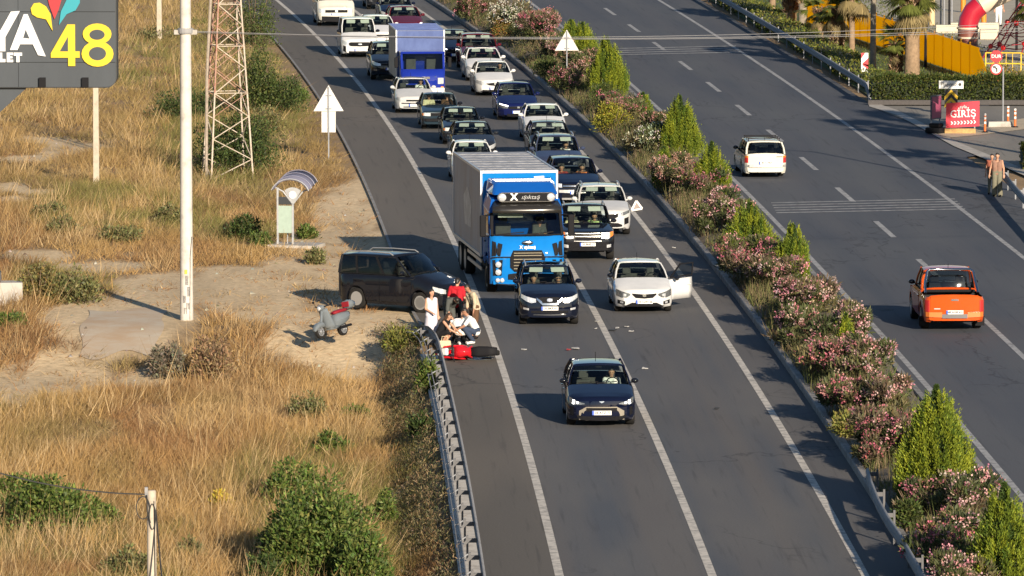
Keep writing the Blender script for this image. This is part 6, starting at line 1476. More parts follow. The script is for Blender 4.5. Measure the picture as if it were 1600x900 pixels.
# ================================================================== VEGETATION
LEAF = leafmat('foliage', .28, .55); LEAFY = leafmat('conifer_foliage', .22, .6); PETAL = leafmat('petals', .3, .6); STRAW = leafmat('dry_grass', .25, .8); M_BARK = pbr('bark', (.16, .11, .07), rough=.9, noise=.3, scale=8)
def gz_(X, Y): return float(terr(np.array(X), np.array(Y)))
def lobes(w, d, h, k, sd):
    r = np.random.default_rng(sd); out = []
    for i in range(k):
        a = r.uniform(0, 2 * math.pi); rr = math.sqrt(r.uniform(0, 1)) * .62
        z = r.uniform(.22, .8); s = r.uniform(.26, .42) if k < 12 else r.uniform(.11, .26); rr = rr if k < 12 else rr * 1.35 * (1.05 - .5 * max(0, z - .5))
        out.append((rr * math.cos(a) * w / 2, rr * math.sin(a) * d / 2, z * h, s * w, s * d, s * h * .8))
    return out
def fuzzy(w, d, h, n, sd, k=14):
    """loose sprigs: gaussian clumps of uneven height, open at the edges"""
    r = np.random.default_rng(sd); a = r.uniform(0, 6.28, k); q = np.sqrt(r.uniform(0, 1, k)) * .8; hh = h * r.uniform(.45, 1.05, k) * (1.1 - .5 * q)
    i = r.integers(0, k, n); z = r.uniform(0, 1, n) ** .75; c = np.stack([np.cos(a[i]) * q[i] * w / 2, np.sin(a[i]) * q[i] * d / 2, z * hh[i]], 1)
    s = (.20 + .5 / k) * (1.15 - .75 * z)[:, None] * np.array([w, d, h * .35]) * .5; g = r.normal(size=(n, 3)); p = c + g * s; p[:, 2] = np.maximum(p[:, 2], .02); return p, unit(g + np.array([0, 0, .5]))
def cloud(w, d, h, n, sd, k=9, shell=.55):
    """points through a lumpy crown, denser near the surface; returns positions and outward directions"""
    r = np.random.default_rng(sd); L = lobes(w, d, h, k, sd)
    i = r.integers(0, k, n); A = np.array(L)[i]
    v = unit(r.normal(size=(n, 3))); rad_ = shell + (1 - shell) * r.uniform(0, 1, n) ** .6
    rad_ *= 1 + .18 * r.normal(size=n) * (r.uniform(size=n) < .3)
    p = A[:, :3] + v * A[:, 3:] * rad_[:, None]
    p[:, 2] = np.maximum(p[:, 2], .03 + .1 * r.uniform(size=n))
    return p, v
def mixcol(n, cols, sd, jit=.25):
    r = np.random.default_rng(sd); c = np.array(cols)[r.integers(0, len(cols), n)]
    return c * (1 + jit * r.normal(size=(n, 1))) * (1 + .08 * r.normal(size=(n, 3)))
def stems(par, w, h, k, sd, mat=None, r0=.03, name='stem'):
    r = random.Random(sd)
    for i in range(k):
        a = r.uniform(0, 6.28); t = r.uniform(.1, .4)
        MB().tube([(0.05 * math.cos(a), .05 * math.sin(a), -.15), (w * t * .4 * math.cos(a), w * t * .4 * math.sin(a), h * .35), (w * t * math.cos(a), w * t * math.sin(a), h * .75)], [r0, r0 * .75, r0 * .3], 5).build(name, mat or M_BARK, par)
GREEN = [(.06, .085, .022), (.08, .11, .03), (.045, .065, .02), (.12, .14, .04)]
def shrub(label, X, Y, w, h, cols, n=2500, ll=.12, lw=.05, sd=0, d=None, k=9, z=None, name='shrub', group=None, up=.3, part='foliage'):
    root = thing(name, label, 'shrub' if name != 'bush' else 'bush', (X, Y, gz_(X, Y) if z is None else z), 0, group)
    p, v = cloud(w, d or w, h, n, sd, k) if name != 'bush' else fuzzy(w, (d or w) * 1.5, h, n, sd, k * 2); r = np.random.default_rng(sd + 1)
    ax = v + r.normal(size=v.shape) * .6; ax[:, 2] += up
    mkobj(part, leaf_mesh(part, p, ax, ll * r.uniform(.6, 1.3, n), lw * r.uniform(.7, 1.3, n), mixcol(n, cols, sd + 2), LEAF), None, root)
    stems(root, w, h, 4, sd)
    return root
def medpos(x, y, lo=.55, hi=.5):
    X, Y = G(x, y, .25); return (min(max(X, med_l(Y) + lo), med_r(Y) - hi), Y)
def medz(X, Y):
    a = med_l(Y) + .2; c = med_r(Y) - .2; t = min(1, max(0, (X - a) / (c - a))); return .10 + .3 * math.sin(math.pi * t)
# ---- golden conifers in the median
THU = [(910, 82, 36, 42, 'behind the back of the triangular sign'), (949, 148, 66, 58, 'large, right of the triangular sign'), (1062, 242, 157, 60, 'beside the white flowered oleander'), (1112, 302, 230, 54, 'level with the old estate car'),
       (1172, 408, 325, 80, 'broad and loose, level with the striped rumble lines'), (1239, 442, 360, 54, 'narrow, next after the broad loose one'), (1462, 785, 616, 116, 'largest and fullest of all'), (1568, 925, 770, 100, 'cut by the lower right corner'),
       (1005, 186, 150, 26, 'very small, among pink flowers'), (1321, 570, 500, 24, 'thin and wispy, level with the orange pickup'), (1034, 285, 230, 34, 'slim, leaning on a larger one'), (925, 62, 30, 24, 'small, farthest back')]
def cone(t): return np.clip(1.08 * (1 - t) ** .88 * (.62 + .38 * np.clip(t / .22, 0, 1)) + .02, .02, 1)
for i, (x, yb, ya, w, lab) in enumerate(THU):
    X, Y = medpos(x, yb + 6); s = sc(yb); h = (yb + 6 - ya) / s * 1.2; w_ = w / s * 1.08; sd = 300 + i; r = np.random.default_rng(sd)
    root = thing('golden_conifer', 'golden green conifer in the median, ' + lab, 'conifer', (X, Y, medz(X, Y) - .05), 0, 'golden conifers in the median')
    nc = int(105 * max(.35, w_ * h / 2.6)) + 30; per = 95
    t = 1 - np.sqrt(1 - .985 * r.uniform(0, 1, nc)); t = .75 * t + .25 * r.uniform(0, 1, nc); a = r.uniform(0, 2 * math.pi, nc)
    R = w_ / 2 * cone(t) * (1 + .14 * np.sin(a * 3 + i) + .14 * r.normal(size=nc)); R = np.maximum(R, .04)
    cc = np.stack([np.cos(a) * R * .92, np.sin(a) * R * .92, .05 + t * h * .90], 1); out = np.stack([np.cos(a), np.sin(a), np.zeros(nc)], 1)
    C = np.repeat(cc, per, 0); O = np.repeat(out, per, 0); q = r.normal(size=(nc * per, 3)) * np.array([.038, .038, .17]) * (.7 + .25 * h / 2) * np.repeat(.35 + .65 * np.clip((1 - t) * 2.2, 0, 1), per)[:, None]; C = C + q
    C[:, 2] = np.maximum(C[:, 2], .03); ax = O * .55 + r.normal(size=C.shape) * .3; ax[:, 2] += 1.0
    tone = r.uniform(0, 1, nc)[:, None]; base = np.array([.07, .125, .018]) * (1 - tone) + np.array([.27, .30, .025]) * tone
    col = np.repeat(base, per, 0) * (1 + .2 * r.normal(size=(nc * per, 1)))
    # inner foliage darker; with the clump tones it imitates lit tips and dark furrows
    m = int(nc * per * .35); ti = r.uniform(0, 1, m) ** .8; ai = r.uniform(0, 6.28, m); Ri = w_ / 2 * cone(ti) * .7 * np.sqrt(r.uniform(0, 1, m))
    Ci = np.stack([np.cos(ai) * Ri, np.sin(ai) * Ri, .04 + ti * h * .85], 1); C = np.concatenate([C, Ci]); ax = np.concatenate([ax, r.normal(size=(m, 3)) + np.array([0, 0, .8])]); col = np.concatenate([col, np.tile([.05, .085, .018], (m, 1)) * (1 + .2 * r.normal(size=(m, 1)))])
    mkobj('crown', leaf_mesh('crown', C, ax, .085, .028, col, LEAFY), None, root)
    MB().tube([(0, 0, -.1), (0, 0, h * .8)], [.06, .02], 6).build('trunk', M_BARK, root)
# ---- oleanders
PINK = dict(rose=[(.52, .18, .22), (.58, .31, .31), (.42, .12, .17)], pink=[(.60, .34, .33), (.64, .46, .42), (.52, .21, .25)], salmon=[(.50, .28, .22), (.56, .38, .31), (.42, .20, .17)], white=[(.68, .66, .50), (.60, .60, .45), (.7, .68, .6)])
OLE = [(725, 6, 52, 52, 'rose', 'farthest back beside the kerb'), (793, 22, 62, 66, 'white', 'cream flowered, far back'), (846, 40, 60, 62, 'rose', 'just left of the triangular sign'), (870, 72, 44, 50, 'salmon', 'under the triangular sign on its left'),
       (904, 98, 64, 64, 'salmon', 'in front of the triangular sign post'), (872, 118, 46, 46, 'rose', 'low, left below the triangular sign'), (975, 168, 62, 62, 'rose', 'bright, right of the golden shrub'), (1008, 214, 62, 54, 'white', 'white flowered, beside a conifer'), (1022, 196, 50, 44, 'salmon', 'between a conifer and the white flowered one'),
       (1062, 266, 76, 60, 'salmon', 'dense, below the large conifer'), (1098, 282, 60, 50, 'rose', 'small, level with the estate car'), (1127, 326, 84, 76, 'pink', 'pale, level with the rumble lines'), (1180, 398, 88, 74, 'rose', 'around the broad loose conifer'), (1215, 425, 70, 60, 'pink', 'between two conifers'),
       (1262, 462, 92, 74, 'pink', 'pale, just below the narrow conifer'), (1240, 500, 70, 60, 'pink', 'kerbside, left of the pickup shadow'), (1308, 498, 92, 78, 'pink', 'wide, left of the orange pickup'), (1290, 552, 80, 70, 'rose', 'kerbside behind the wispy conifer'), (1345, 556, 90, 74, 'pink', 'right of the wispy conifer'), (1318, 612, 80, 70, 'rose', 'kerbside, above the yellow grass'),
       (1378, 612, 84, 74, 'pink', 'by the right kerb below the orange pickup'), (1388, 668, 96, 84, 'rose', 'left of the largest conifer'), (1430, 690, 60, 60, 'pink', 'half hidden behind the largest conifer'), (1360, 690, 60, 56, 'rose', 'kerbside near the guardrail end'), (1505, 770, 92, 84, 'pink', 'just right of the largest conifer'), (1455, 838, 100, 84, 'rose', 'above the median guardrail'),
       (1525, 838, 90, 84, 'pink', 'left of the lower right conifer'), (1500, 900, 110, 90, 'pink', 'at the bottom edge'), (1405, 770, 60, 60, 'rose', 'behind the median guardrail end')]
for i, (x, yc_, w, h, fl, lab) in enumerate(OLE):
    yb = yc_ + h * .55; X, Y = medpos(x, yb, .6, .4); s = sc(yb); w_ = w / s * 1.14; h_ = h / s * .95; sd = 500 + i; r = np.random.default_rng(sd); n = int(3000 * w_ * h_ / 2.4) + 800
    root = thing('oleander', ('rose', 'pale pink', 'salmon', 'white')[('rose', 'pink', 'salmon', 'white').index(fl)] + ' flowering oleander in the median, ' + lab, 'oleander', (X, Y, medz(X, Y) - .05), 0, 'flowering oleanders in the median')
    p, v = cloud(w_, w_ * 2.6, h_, n, sd, 12, .5); ax = v * .7 + r.normal(size=v.shape) * .5; ax[:, 2] += .7  # crowns stretched along the road to fill their shade on the asphalt
    mkobj('foliage', leaf_mesh('foliage', p, ax, .19 * r.uniform(.7, 1.3, n), .05, mixcol(n, [(.08, .092, .035), (.105, .115, .045), (.055, .07, .028), (.15, .135, .06), (.13, .10, .06)], sd), LEAF), None, root)
    nf = int(80 * w_ * h_ / 2.0) + 24; p, v = cloud(w_, w_ * 2.6, h_, nf * 3, sd, 12, .93); keep = np.argsort(-(p[:, 2] / h_ + .35 * r.uniform(size=nf * 3) - .25 * v[:, 1]))[:nf]; p, v = p[keep] + v[keep] * .05, v[keep]
    per = 12; C = np.repeat(p, per, 0) + r.normal(size=(nf * per, 3)) * .05; ax = np.repeat(v, per, 0) * .6 + r.normal(size=C.shape) * .7; ax[:, 2] += .3
    fo_ = mkobj('flowers', leaf_mesh('flowers', C, ax, .062, .050, np.repeat(mixcol(nf, PINK[fl], sd + 3, .15), per, 0) * (1 + .1 * r.normal(size=(nf * per, 1))), PETAL), None, root); fo_['kind'] = 'stuff'
    stems(root, w_, h_, 5, sd, r0=.025)
X, Y = medpos(917, 208); shrub('round golden yellow shrub in the median beside the white saloon', X, Y, 1.45, 1.35, [(.26, .25, .03), (.32, .29, .04), (.2, .21, .03)], 2600, .09, .04, 71, z=medz(X, Y), name='golden_shrub', up=.6)
X, Y = medpos(770, 62); shrub('rusty orange dry shrub at the kerb far back in the median', X, Y, 1.1, 1.3, [(.34, .15, .04), (.25, .2, .05), (.2, .17, .05)], 1200, .1, .04, 72, z=medz(X, Y), up=.6)
for i, (x, y, w, h, lab) in enumerate(((945, 155, 46, 46, 'dark green leafy shrub below the conifer by the golden shrub'), (1370, 800, 46, 44, 'dark green shrub on the road side of the median guardrail'), (1390, 610, 50, 40, 'green shrub by the right kerb of the median'), (850, 105, 46, 40, 'dull green shrub low in the median far back'), (1310, 660, 60, 36, 'yellowish grassy shrub at the left kerb of the median'))):
    X, Y = medpos(x, y + h / 2, .35); s = sc(y); shrub(lab, X, Y, w / s, h / s, GREEN if i != 4 else [(.25, .22, .06), (.2, .2, .05)], 1500, .12, .045, 80 + i, z=medz(X, Y), up=.5)
# ---- shrubs and bushes of the left field
OLI = [(.16, .155, .06), (.12, .13, .05), (.20, .18, .08)]; GRN2 = [(.08, .125, .025), (.115, .16, .035), (.06, .095, .022), (.165, .19, .05)]; DRK = [(.045, .07, .02), (.06, .09, .025), (.035, .055, .018), (.085, .11, .03)]
SH = [(368, 268, 140, 104, DRK, 'dark green bush wrapped round the foot of the lattice mast'), (290, 184, 110, 60, DRK, 'dark green bush behind the white pole'), (402, 175, 80, 120, GREEN, 'tall green bush right of the lattice mast'), (440, 175, 84, 70, DRK, 'dark green bush near the road edge, upper left'), (396, 70, 80, 110, GREEN, 'tall green bush at the top beside the lattice mast'),
      (462, 160, 40, 34, GRN2, 'small bright green bush near the road edge'), (415, 205, 60, 44, OLI, 'olive grey bush below the tall green one'), (380, 375, 56, 44, DRK, 'dark bush left of the bus stop panel'), (408, 384, 36, 24, GRN2, 'low green weed left of the bus stop base'), (480, 372, 36, 24, GRN2, 'low green weed right of the bus stop panel'), (492, 412, 36, 26, OLI, 'small olive weed on the verge below the bus stop'),
      (250, 62, 90, 24, OLI, 'low olive scrub at the foot of the far pale pole'), (632, 566, 76, 50, [(.20, .20, .045), (.16, .17, .04), (.12, .12, .04)], 'yellow green bush at the curved guardrail end'), (668, 640, 44, 60, GRN2, 'green bush squeezed behind the guardrail'), (655, 700, 40, 50, DRK, 'dark bush behind the guardrail'), (500, 880, 190, 170, GRN2, 'big bright green bush at the bottom of the field'), (460, 770, 100, 70, GRN2, 'green bush above the big bright one'), (570, 905, 90, 110, GRN2, 'green bush at the bottom, right of the big bright one'),
      (150, 800, 70, 44, GRN2, 'low green scrub right of the patch at the left edge'), (20, 770, 90, 50, GRN2, 'low green scrub above the patch at the left edge'), (300, 850, 60, 36, OLI, 'olive weeds right of the near pole'), (440, 850, 80, 70, GRN2, 'leafy green bush left of the big bright one'), (600, 800, 40, 60, GRN2, 'slim green shoot right of the big bright bush'), (555, 640, 50, 26, GRN2, 'tiny green weed high in the tall grass'),
      (70, 810, 150, 90, GRN2, 'green bush patch at the left edge near the cable'), (120, 470, 80, 56, OLI, 'grey green bush above the concrete slab'), (60, 470, 70, 70, [(.22, .17, .06), (.16, .15, .06)], 'tall dry bush behind the concrete block'), (18, 505, 50, 26, GRN2, 'low green weed left of the concrete slab'), (262, 545, 56, 66, [(.20, .17, .12), (.15, .14, .1)], 'grey thorny weed left of the white pole foot'), (330, 548, 76, 80, [(.30, .2, .11), (.24, .16, .09)], 'brown dry weed right of the white pole foot'),
      (80, 345, 60, 26, OLI, 'low olive scrub beside the dirt track'), (265, 350, 50, 30, OLI, 'olive scrub left of the white pole'), (100, 370, 60, 28, OLI, 'grey olive scrub below the dirt track'), (190, 380, 70, 30, OLI, 'grey olive scrub in the middle of the field'), (410, 900, 60, 60, DRK, 'dark weed left of the big bright bush'), (520, 690, 60, 36, GRN2, 'small green weed patch in the tall grass'), (200, 880, 90, 50, OLI, 'olive weeds at the foot of the near pole'), (480, 640, 70, 44, OLI, 'olive weeds in the middle of the tall grass'), (345, 770, 34, 26, [(.55, .42, .05), (.45, .33, .05)], 'bright yellow tuft in the tall grass')]
for i, (x, yb, w, h, cols, lab) in enumerate(SH):
    X, Y = G(x, yb, -.6 if yb > 560 else -.05); s = sc(yb); big = w * h > 9000
    shrub(lab, X, Y, w / s, h / s, cols, int(700 + w * h * (.42 if not big else .5)), .13 if not big else .14, .05 if not big else .055, 900 + i, k=11 if not big else 34, name='bush', up=.5)
# ---- hedges
def hedge(label, path, w, h, n, cols, sd, z=.0):
    r = np.random.default_rng(sd); P = np.array(path); t = r.uniform(0, len(P) - 1.001, n); i = t.astype(int); f = (t - i)[:, None]; c = P[i] * (1 - f) + P[i + 1] * f; d = unit(np.pad(P[i + 1] - P[i], ((0, 0), (0, 1)))); nn = np.stack([-d[:, 1], d[:, 0]], 1)
    fc = r.integers(0, 3, n); a = r.uniform(-1, 1, n); zz = r.uniform(0, 1, n); a = np.where(fc == 0, 1.0, np.where(fc == 1, -1.0, a)); zz = np.where(fc == 2, 1.0, zz); bump = 1 + .10 * (fbm(c[:, 0] * 1.5, c[:, 1] * .8 + zz * 3, sd) - .5) * 2 + .07 * r.normal(size=n)
    C = np.stack([c[:, 0] + nn[:, 0] * a * w / 2 * bump, c[:, 1] + nn[:, 1] * a * w / 2 * bump, .05 + zz * h * bump], 1)
    ax = np.stack([nn[:, 0] * a, nn[:, 1] * a, zz], 1) + r.normal(size=(n, 3)) * .6; o = P[0]
    root = thing('hedge', label, 'hedge', (o[0], o[1], z)); C[:, 0] -= o[0]; C[:, 1] -= o[1]
    mkobj('foliage', leaf_mesh('foliage', C, ax, .12 * r.uniform(.7, 1.3, n), .07, mixcol(n, cols, sd), LEAF), None, root)
    core = MB()
    for k in range(len(path) - 1):
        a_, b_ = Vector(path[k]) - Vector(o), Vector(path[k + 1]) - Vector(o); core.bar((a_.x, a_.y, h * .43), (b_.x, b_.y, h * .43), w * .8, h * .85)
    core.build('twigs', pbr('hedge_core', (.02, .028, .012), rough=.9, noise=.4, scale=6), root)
HG = [(.06, .085, .02), (.09, .11, .025), (.045, .065, .018), (.12, .13, .03)]
a = G(1356, 163); c = G(1720, 163)
hedge('clipped dark green hedge along the side road', [(a[0] + .2, a[1] + .95), (c[0], c[1] + .95)], 1.3, 1.05, 15000, HG, 41)
hedge('low bushy hedge running behind the long guardrail', [(R2(Y) + 7.2 + .25 * math.sin(Y * .35), float(Y)) for Y in range(325, 430, 4)], 1.3, .55, 13000, [(.09, .11, .02), (.13, .145, .03), (.06, .08, .02), (.17, .17, .03)], 42)
a = G(1572, 268); c = G(1720, 268)
hedge('yellow green hedge beside the walking woman', [(a[0] + .7, a[1] + 1.5), (c[0] + .5, c[1] + 1.5)], 1.6, .8, 5000, [(.14, .15, .025), (.2, .19, .03), (.08, .1, .02)], 43)
X, Y = G(1572, 150); shrub('orange green flowering shrub behind the stop sign', X, Y + 3.5, 2.6, 1.15, [(.20, .17, .03), (.30, .16, .05), (.12, .13, .03)], 2200, .12, .06, 44, name='shrub')
# ---- palms
M_PT = pbr('palm_trunk', (.24, .165, .10), rough=.9, noise=.35, scale=5, bump=.6); M_PG = pbr('palm_trunk_grey', (.22, .19, .15), rough=.9, noise=.3, scale=5, bump=.6)
def frond_data(kind):
    V = []; F = []; cols = []
    r = np.random.default_rng(kind); pet = .75
    C = []; A = []; LL = []
    for i in range(22):
        t = -1.25 + 2.5 * i / 21; C.append((pet, 0, 0)); A.append((math.cos(t), math.sin(t), -.12 - .25 * abs(t) * r.uniform(.5, 1))); LL.append(.95 * (1 - .25 * abs(t) / 1.25) * r.uniform(.85, 1.1))
    n = 22; col = np.tile([.13, .15, .035] if kind < 4 else [.24, .19, .09], (n, 1)) * (1 + .2 * r.normal(size=(n, 1)))
    C = np.array(C); A = unit(np.array(A)); B = unit(np.cross(A, np.array([[0, 0, 1.0]]))); L = np.array(LL)[:, None]
    Vv = np.stack([C, C + A * L * .5 + B * .05, C + A * L + np.array([0, 0, -.18]), C + A * L * .5 - B * .05], 1).reshape(-1, 3); Fv = np.arange(4 * n).reshape(n, 4)
    q = np.array([[0, -.03, 0], [pet, -.02, 0], [pet, .02, 0], [0, .03, 0]]); Vv = np.concatenate([Vv, q]); Fv = np.concatenate([Fv, [[4 * n, 4 * n + 1, 4 * n + 2, 4 * n + 3]]])
    return np_mesh('frond', Vv, Fv, np.concatenate([np.repeat(col, 4, 0), np.tile([.2, .19, .05], (4, 1))]), LEAF)
FR = [frond_data(k) for k in range(6)]
def palm(label, x, yb, h, r0, shag=0.0, nf=26, fs=1.0, mat=None, XY=None, dead=8):
    X, Y = XY or G(x, yb); root = thing('palm_tree', label, 'palm', (X, Y, 0), 0, 'palms by the playground'); r = random.Random(int(x * 7 + yb)); q = np.random.default_rng(int(x * 7 + yb))
    prof = []; k = 0
    zz = -.1
    while zz < h: prof.append((r0 * (1.045 if k % 2 else 1.0) * (1 - .2 * zz / h) + (.25 * r0 * max(0, .3 - zz) / .3), zz)); zz += .11; k += 1
    prof.append((r0 * .8, h)); MB().lathe(prof, 12).build('trunk', mat or M_PT, root, smooth=30)
    if shag > 0:
        n = int(420 * shag); z = h - q.uniform(0, 1, n) * shag; a = q.uniform(0, 6.28, n); C = np.stack([np.cos(a) * r0 * .9, np.sin(a) * r0 * .9, z], 1); ax = np.stack([np.cos(a), np.sin(a), .9 + .3 * q.normal(size=n)], 1)
        mkobj('leaf_bases', leaf_mesh('leaf_bases', C, ax, .32 * q.uniform(.6, 1.2, n), .09, mixcol(n, [(.26, .16, .10), (.36, .24, .15), (.18, .11, .07)], n), STRAW), None, root)
    for i in range(nf + dead):
        o = bpy.data.objects.new('frond', FR[r.randrange(4)] if i < nf else FR[4 + i % 2]); COL.objects.link(o); o.parent = root; o.location = (0, 0, h - .05)
        o.rotation_euler = (r.uniform(-.3, .3), -rad(r.uniform(-25, 75)) if i < nf else rad(r.uniform(45, 75)), 2.4 * i + r.uniform(-.3, .3)); s = fs * r.uniform(.8, 1.15); o.scale = (s, s, s)
palm('slim palm trunk at the very top right of the far guardrail', 1207, 16, 5.5, .17)
palm('thick brown palm trunk left of a twin near the yellow wall', 1236, 40, 3.6, .29, 3.0)
palm('brown palm trunk right of its thick twin near the yellow wall', 1254, 43, 3.2, .22, 2.0, mat=M_PG)
palm('short pale palm before the left end of the yellow wall', 1281, 64, 1.5, .19, .3, fs=.75, nf=20, dead=3)
palm('shaggy slim palm before the yellow wall', 1308, 86, 2.2, .15, 1.9, fs=.8, nf=22)
palm('straight slender palm with smooth brown trunk before the yellow wall', 1331, 89, 3.3, .15, .6, dead=10)
palm('grey slender palm beside the red and white marker', 1364, 113, 5.2, .14, mat=M_PG)
palm('small fan palm with low green crown behind the hedge', 1400, 122, 1.65, .15, 1.5, fs=.72, nf=24, dead=2)
palm('thickest palm with shaggy upper trunk behind the hedge', 1425, 124, 3.75, .36, 1.6, nf=30, dead=20)
palm('palm beyond the playground at the right edge', 1625, 100, 2.6, .2, 1.0, fs=1.1)
for i, (sx_, sy_, h_) in enumerate(((1440, 187, 6.2), (1480, 248, 5.4), (1380, 200, 7.6))):
    gx_, gy_ = G(sx_, sy_); kk = h_ / math.tan(SUN_EL); palm(('first', 'second', 'third')[i] + ' tall palm beyond the right edge, shading the road', 1700 + i * 31, 200 + i, h_, .2, 1.0, XY=(gx_ + sdx * kk, gy_ + sdy * kk), fs=1.15)
# ---- dry grass of the field
def blades(n_cl, per, xr, yr, seed, filt, hmean, cols_fn, wd=.012, spread=.16, lean=.35, hj=.35):
    r = np.random.default_rng(seed); px = r.uniform(*xr, n_cl); py = r.uniform(*yr, n_cl)
    dx = (px - 800) / FPX; up = (450 - py) / FPX; dY = cP + up * sP; dZ = -sP + up * cP; t = -CAMH / dZ; X = dx * t; Y = dY * t
    keep, hs = filt(px, py, X, Y, r); X, Y, px, py, hs = X[keep], Y[keep], px[keep], py[keep], hs[keep]; n = len(X)
    c = cols_fn(px, py, X, Y, r)
    X = np.repeat(X, per); Y = np.repeat(Y, per); hs = np.repeat(hs, per); c = np.repeat(c, per, 0); N = n * per
    ox = r.normal(size=N) * spread; oy = r.normal(size=N) * spread * 1.6; X = X + ox; Y = Y + oy; Z = terr(X, Y) - .02
    h = hmean * hs * np.clip(1 + hj * r.normal(size=N), .3, 2.2); lx = ox * 1.2 + r.normal(size=N) * lean * h * .6 + .12 * h; ly = r.normal(size=N) * lean * h
    a = r.uniform(0, math.pi, N); w = wd * (1 + Y / 300) * r.uniform(.6, 1.5, N); B = np.stack([X, Y, Z], 1); s = np.stack([np.cos(a) * w, np.sin(a) * w, np.zeros(N)], 1)
    V = np.stack([B - s, B + s, B + np.stack([lx, ly, h], 1)], 1).reshape(-1, 3); F = np.arange(3 * N).reshape(N, 3)
    c = c * (1 + .16 * r.normal(size=(N, 1)))
    return V, F, np.repeat(c, 3, 0)
SLAB = [(205, 503, 105, 24)]
def in_field(px, py, X, Y, r):
    o = X - L1(Y); ed = np.where(Y < 222, -2.45, -2.65); return (o < ed) & (softpoly(px, py, SLAB) < .1)
def f_main(px, py, X, Y, r):
    b = bare(px, py); k = in_field(px, py, X, Y, r); o = X - L1(Y)
    d = fbm(X * .35, Y * .12, 77); k &= r.uniform(size=len(X)) > b * 1.05
    k &= r.uniform(size=len(X)) < .45 + 1.1 * d
    hs = (.3 + 1.4 * fbm(X * .5, Y * .2, 31)) * (1 - .6 * b) * np.clip((-o - 2.2) / 1.5, .35, 1); return k, hs
GOLD = np.array([.41, .265, .105]); RUST = np.array([.29, .16, .07]); PALE = np.array([.47, .34, .18]); OLV_ = np.array([.19, .175, .065]); BRWN = np.array([.19, .105, .055])
GREENZ = [(70, 780, 150, 60), (520, 790, 150, 110), (470, 690, 110, 50), (350, 210, 120, 90), (430, 110, 70, 110), (200, 880, 120, 50), (100, 440, 90, 30), (330, 60, 60, 60), (180, 330, 160, 40), (230, 100, 60, 40), (380, 350, 80, 30), (660, 640, 40, 120), (300, 800, 60, 40)]
def c_main(px, py, X, Y, r):
    a = np.clip((fbm(X * .28, Y * .09, 51) - .36) * 3.4, 0, 1)[:, None]; b = np.clip((fbm(X * .6, Y * .2, 61) - .5) * 4, 0, 1)[:, None]; o = np.clip((fbm(X * .33 + 9, Y * .11, 63) - .50) * 5, 0, 1)[:, None]
    c = GOLD * (1 - a) + RUST * a; c = c * (1 - b * .5) + PALE * b * .5; c = c * (1 - o * .55) + OLV_ * o * .55
    far = np.clip((420 - py) / 300, 0, 1)[:, None]; c = c * (1 - .5 * far) + np.array([.29, .245, .095]) * .5 * far
    c = c * (.62 + .62 * fbm(X * .16, Y * .05, 71))[:, None] * (.75 + .5 * fbm(X * .9, Y * .3, 73))[:, None]
    g = (softpoly(px, py, GREENZ) * (fbm(X * .8, Y * .25, 79) > .40))[:, None]; c = c * (1 - .7 * g) + np.array([.15, .165, .045]) * .7 * g
    u = r.uniform(size=(len(X), 1)); c = np.where(u < .07, PALE, c); return np.where(u > .93, BRWN, c)
V1_, F1_, K1_ = blades(60000, 12, (-260, 760), (-70, 1010), 5, f_main, .29, c_main, wd=.0062, lean=.6)
o = mkobj('dry_grass', np_mesh('dry_grass', V1_, F1_, K1_, STRAW), None); o['kind'] = 'stuff'; o['label'] = 'dry golden brown grass covering the field'
def f_tall(px, py, X, Y, r):
    b = bare(px, py); k = in_field(px, py, X, Y, r) & (X - L1(Y) < -4.2) & (b < .25) & (fbm(X * .4, Y * .15, 88) > .47); return k, .8 + .7 * r.uniform(size=len(X))
V2_, F2_, K2_ = blades(9000, 8, (-260, 760), (-70, 1010), 6, f_tall, .52, lambda px, py, X, Y, r: np.where(r.uniform(size=(len(X), 1)) < .6, PALE, GOLD), wd=.006, spread=.25, lean=.35)
o = mkobj('tall_grass', np_mesh('tall_grass', V2_, F2_, K2_, STRAW), None); o['kind'] = 'stuff'; o['label'] = 'taller pale grass stalks leaning among the dry grass'
def f_sparse(px, py, X, Y, r):
    b = bare(px, py); return in_field(px, py, X, Y, r) & (b > .3) & (r.uniform(size=len(X)) < .35), .4 + .5 * r.uniform(size=len(X))
V3_, F3_, K3_ = blades(5000, 7, (-200, 700), (180, 620), 8, f_sparse, .16, lambda px, py, X, Y, r: np.where(r.uniform(size=(len(X), 1)) < .6, RUST * 1.1, PALE * .8), spread=.2, lean=.8)
o = mkobj('verge_stubble', np_mesh('verge_stubble', V3_, F3_, K3_, STRAW), None); o['kind'] = 'stuff'; o['label'] = 'sparse dry stubble on the bare verge'
# weeds in the median and along the guardrail
r = np.random.default_rng(91); n = 6500; Yv = 150 + 270 * r.uniform(size=n) ** 1.2; fr_ = r.beta(1.2, 2.2, n); ml = np.array([med_l(y) for y in Yv]) + .25; mr_ = np.array([med_r(y) for y in Yv]) - .3; Xv = ml + (mr_ - ml) * fr_
clump = fbm(Xv * 1.2, Yv * .5, 17); kp = clump > .42; Xv, Yv, fr_ = Xv[kp], Yv[kp], fr_[kp]; per = 9; N = len(Xv) * per
B = np.stack([np.repeat(Xv, per) + r.normal(size=N) * .10, np.repeat(Yv, per) + r.normal(size=N) * .22, np.repeat(.10 + .3 * np.sin(np.pi * fr_), per) - .04], 1); h = .34 * np.clip(1 + .5 * r.normal(size=N), .25, 2.4); a = r.uniform(0, math.pi, N)
s = np.stack([np.cos(a), np.sin(a), np.zeros(N)], 1) * (.014 * r.uniform(.6, 1.5, N))[:, None]; tip = B + np.stack([r.normal(size=N) * .14, r.normal(size=N) * .14, h], 1)
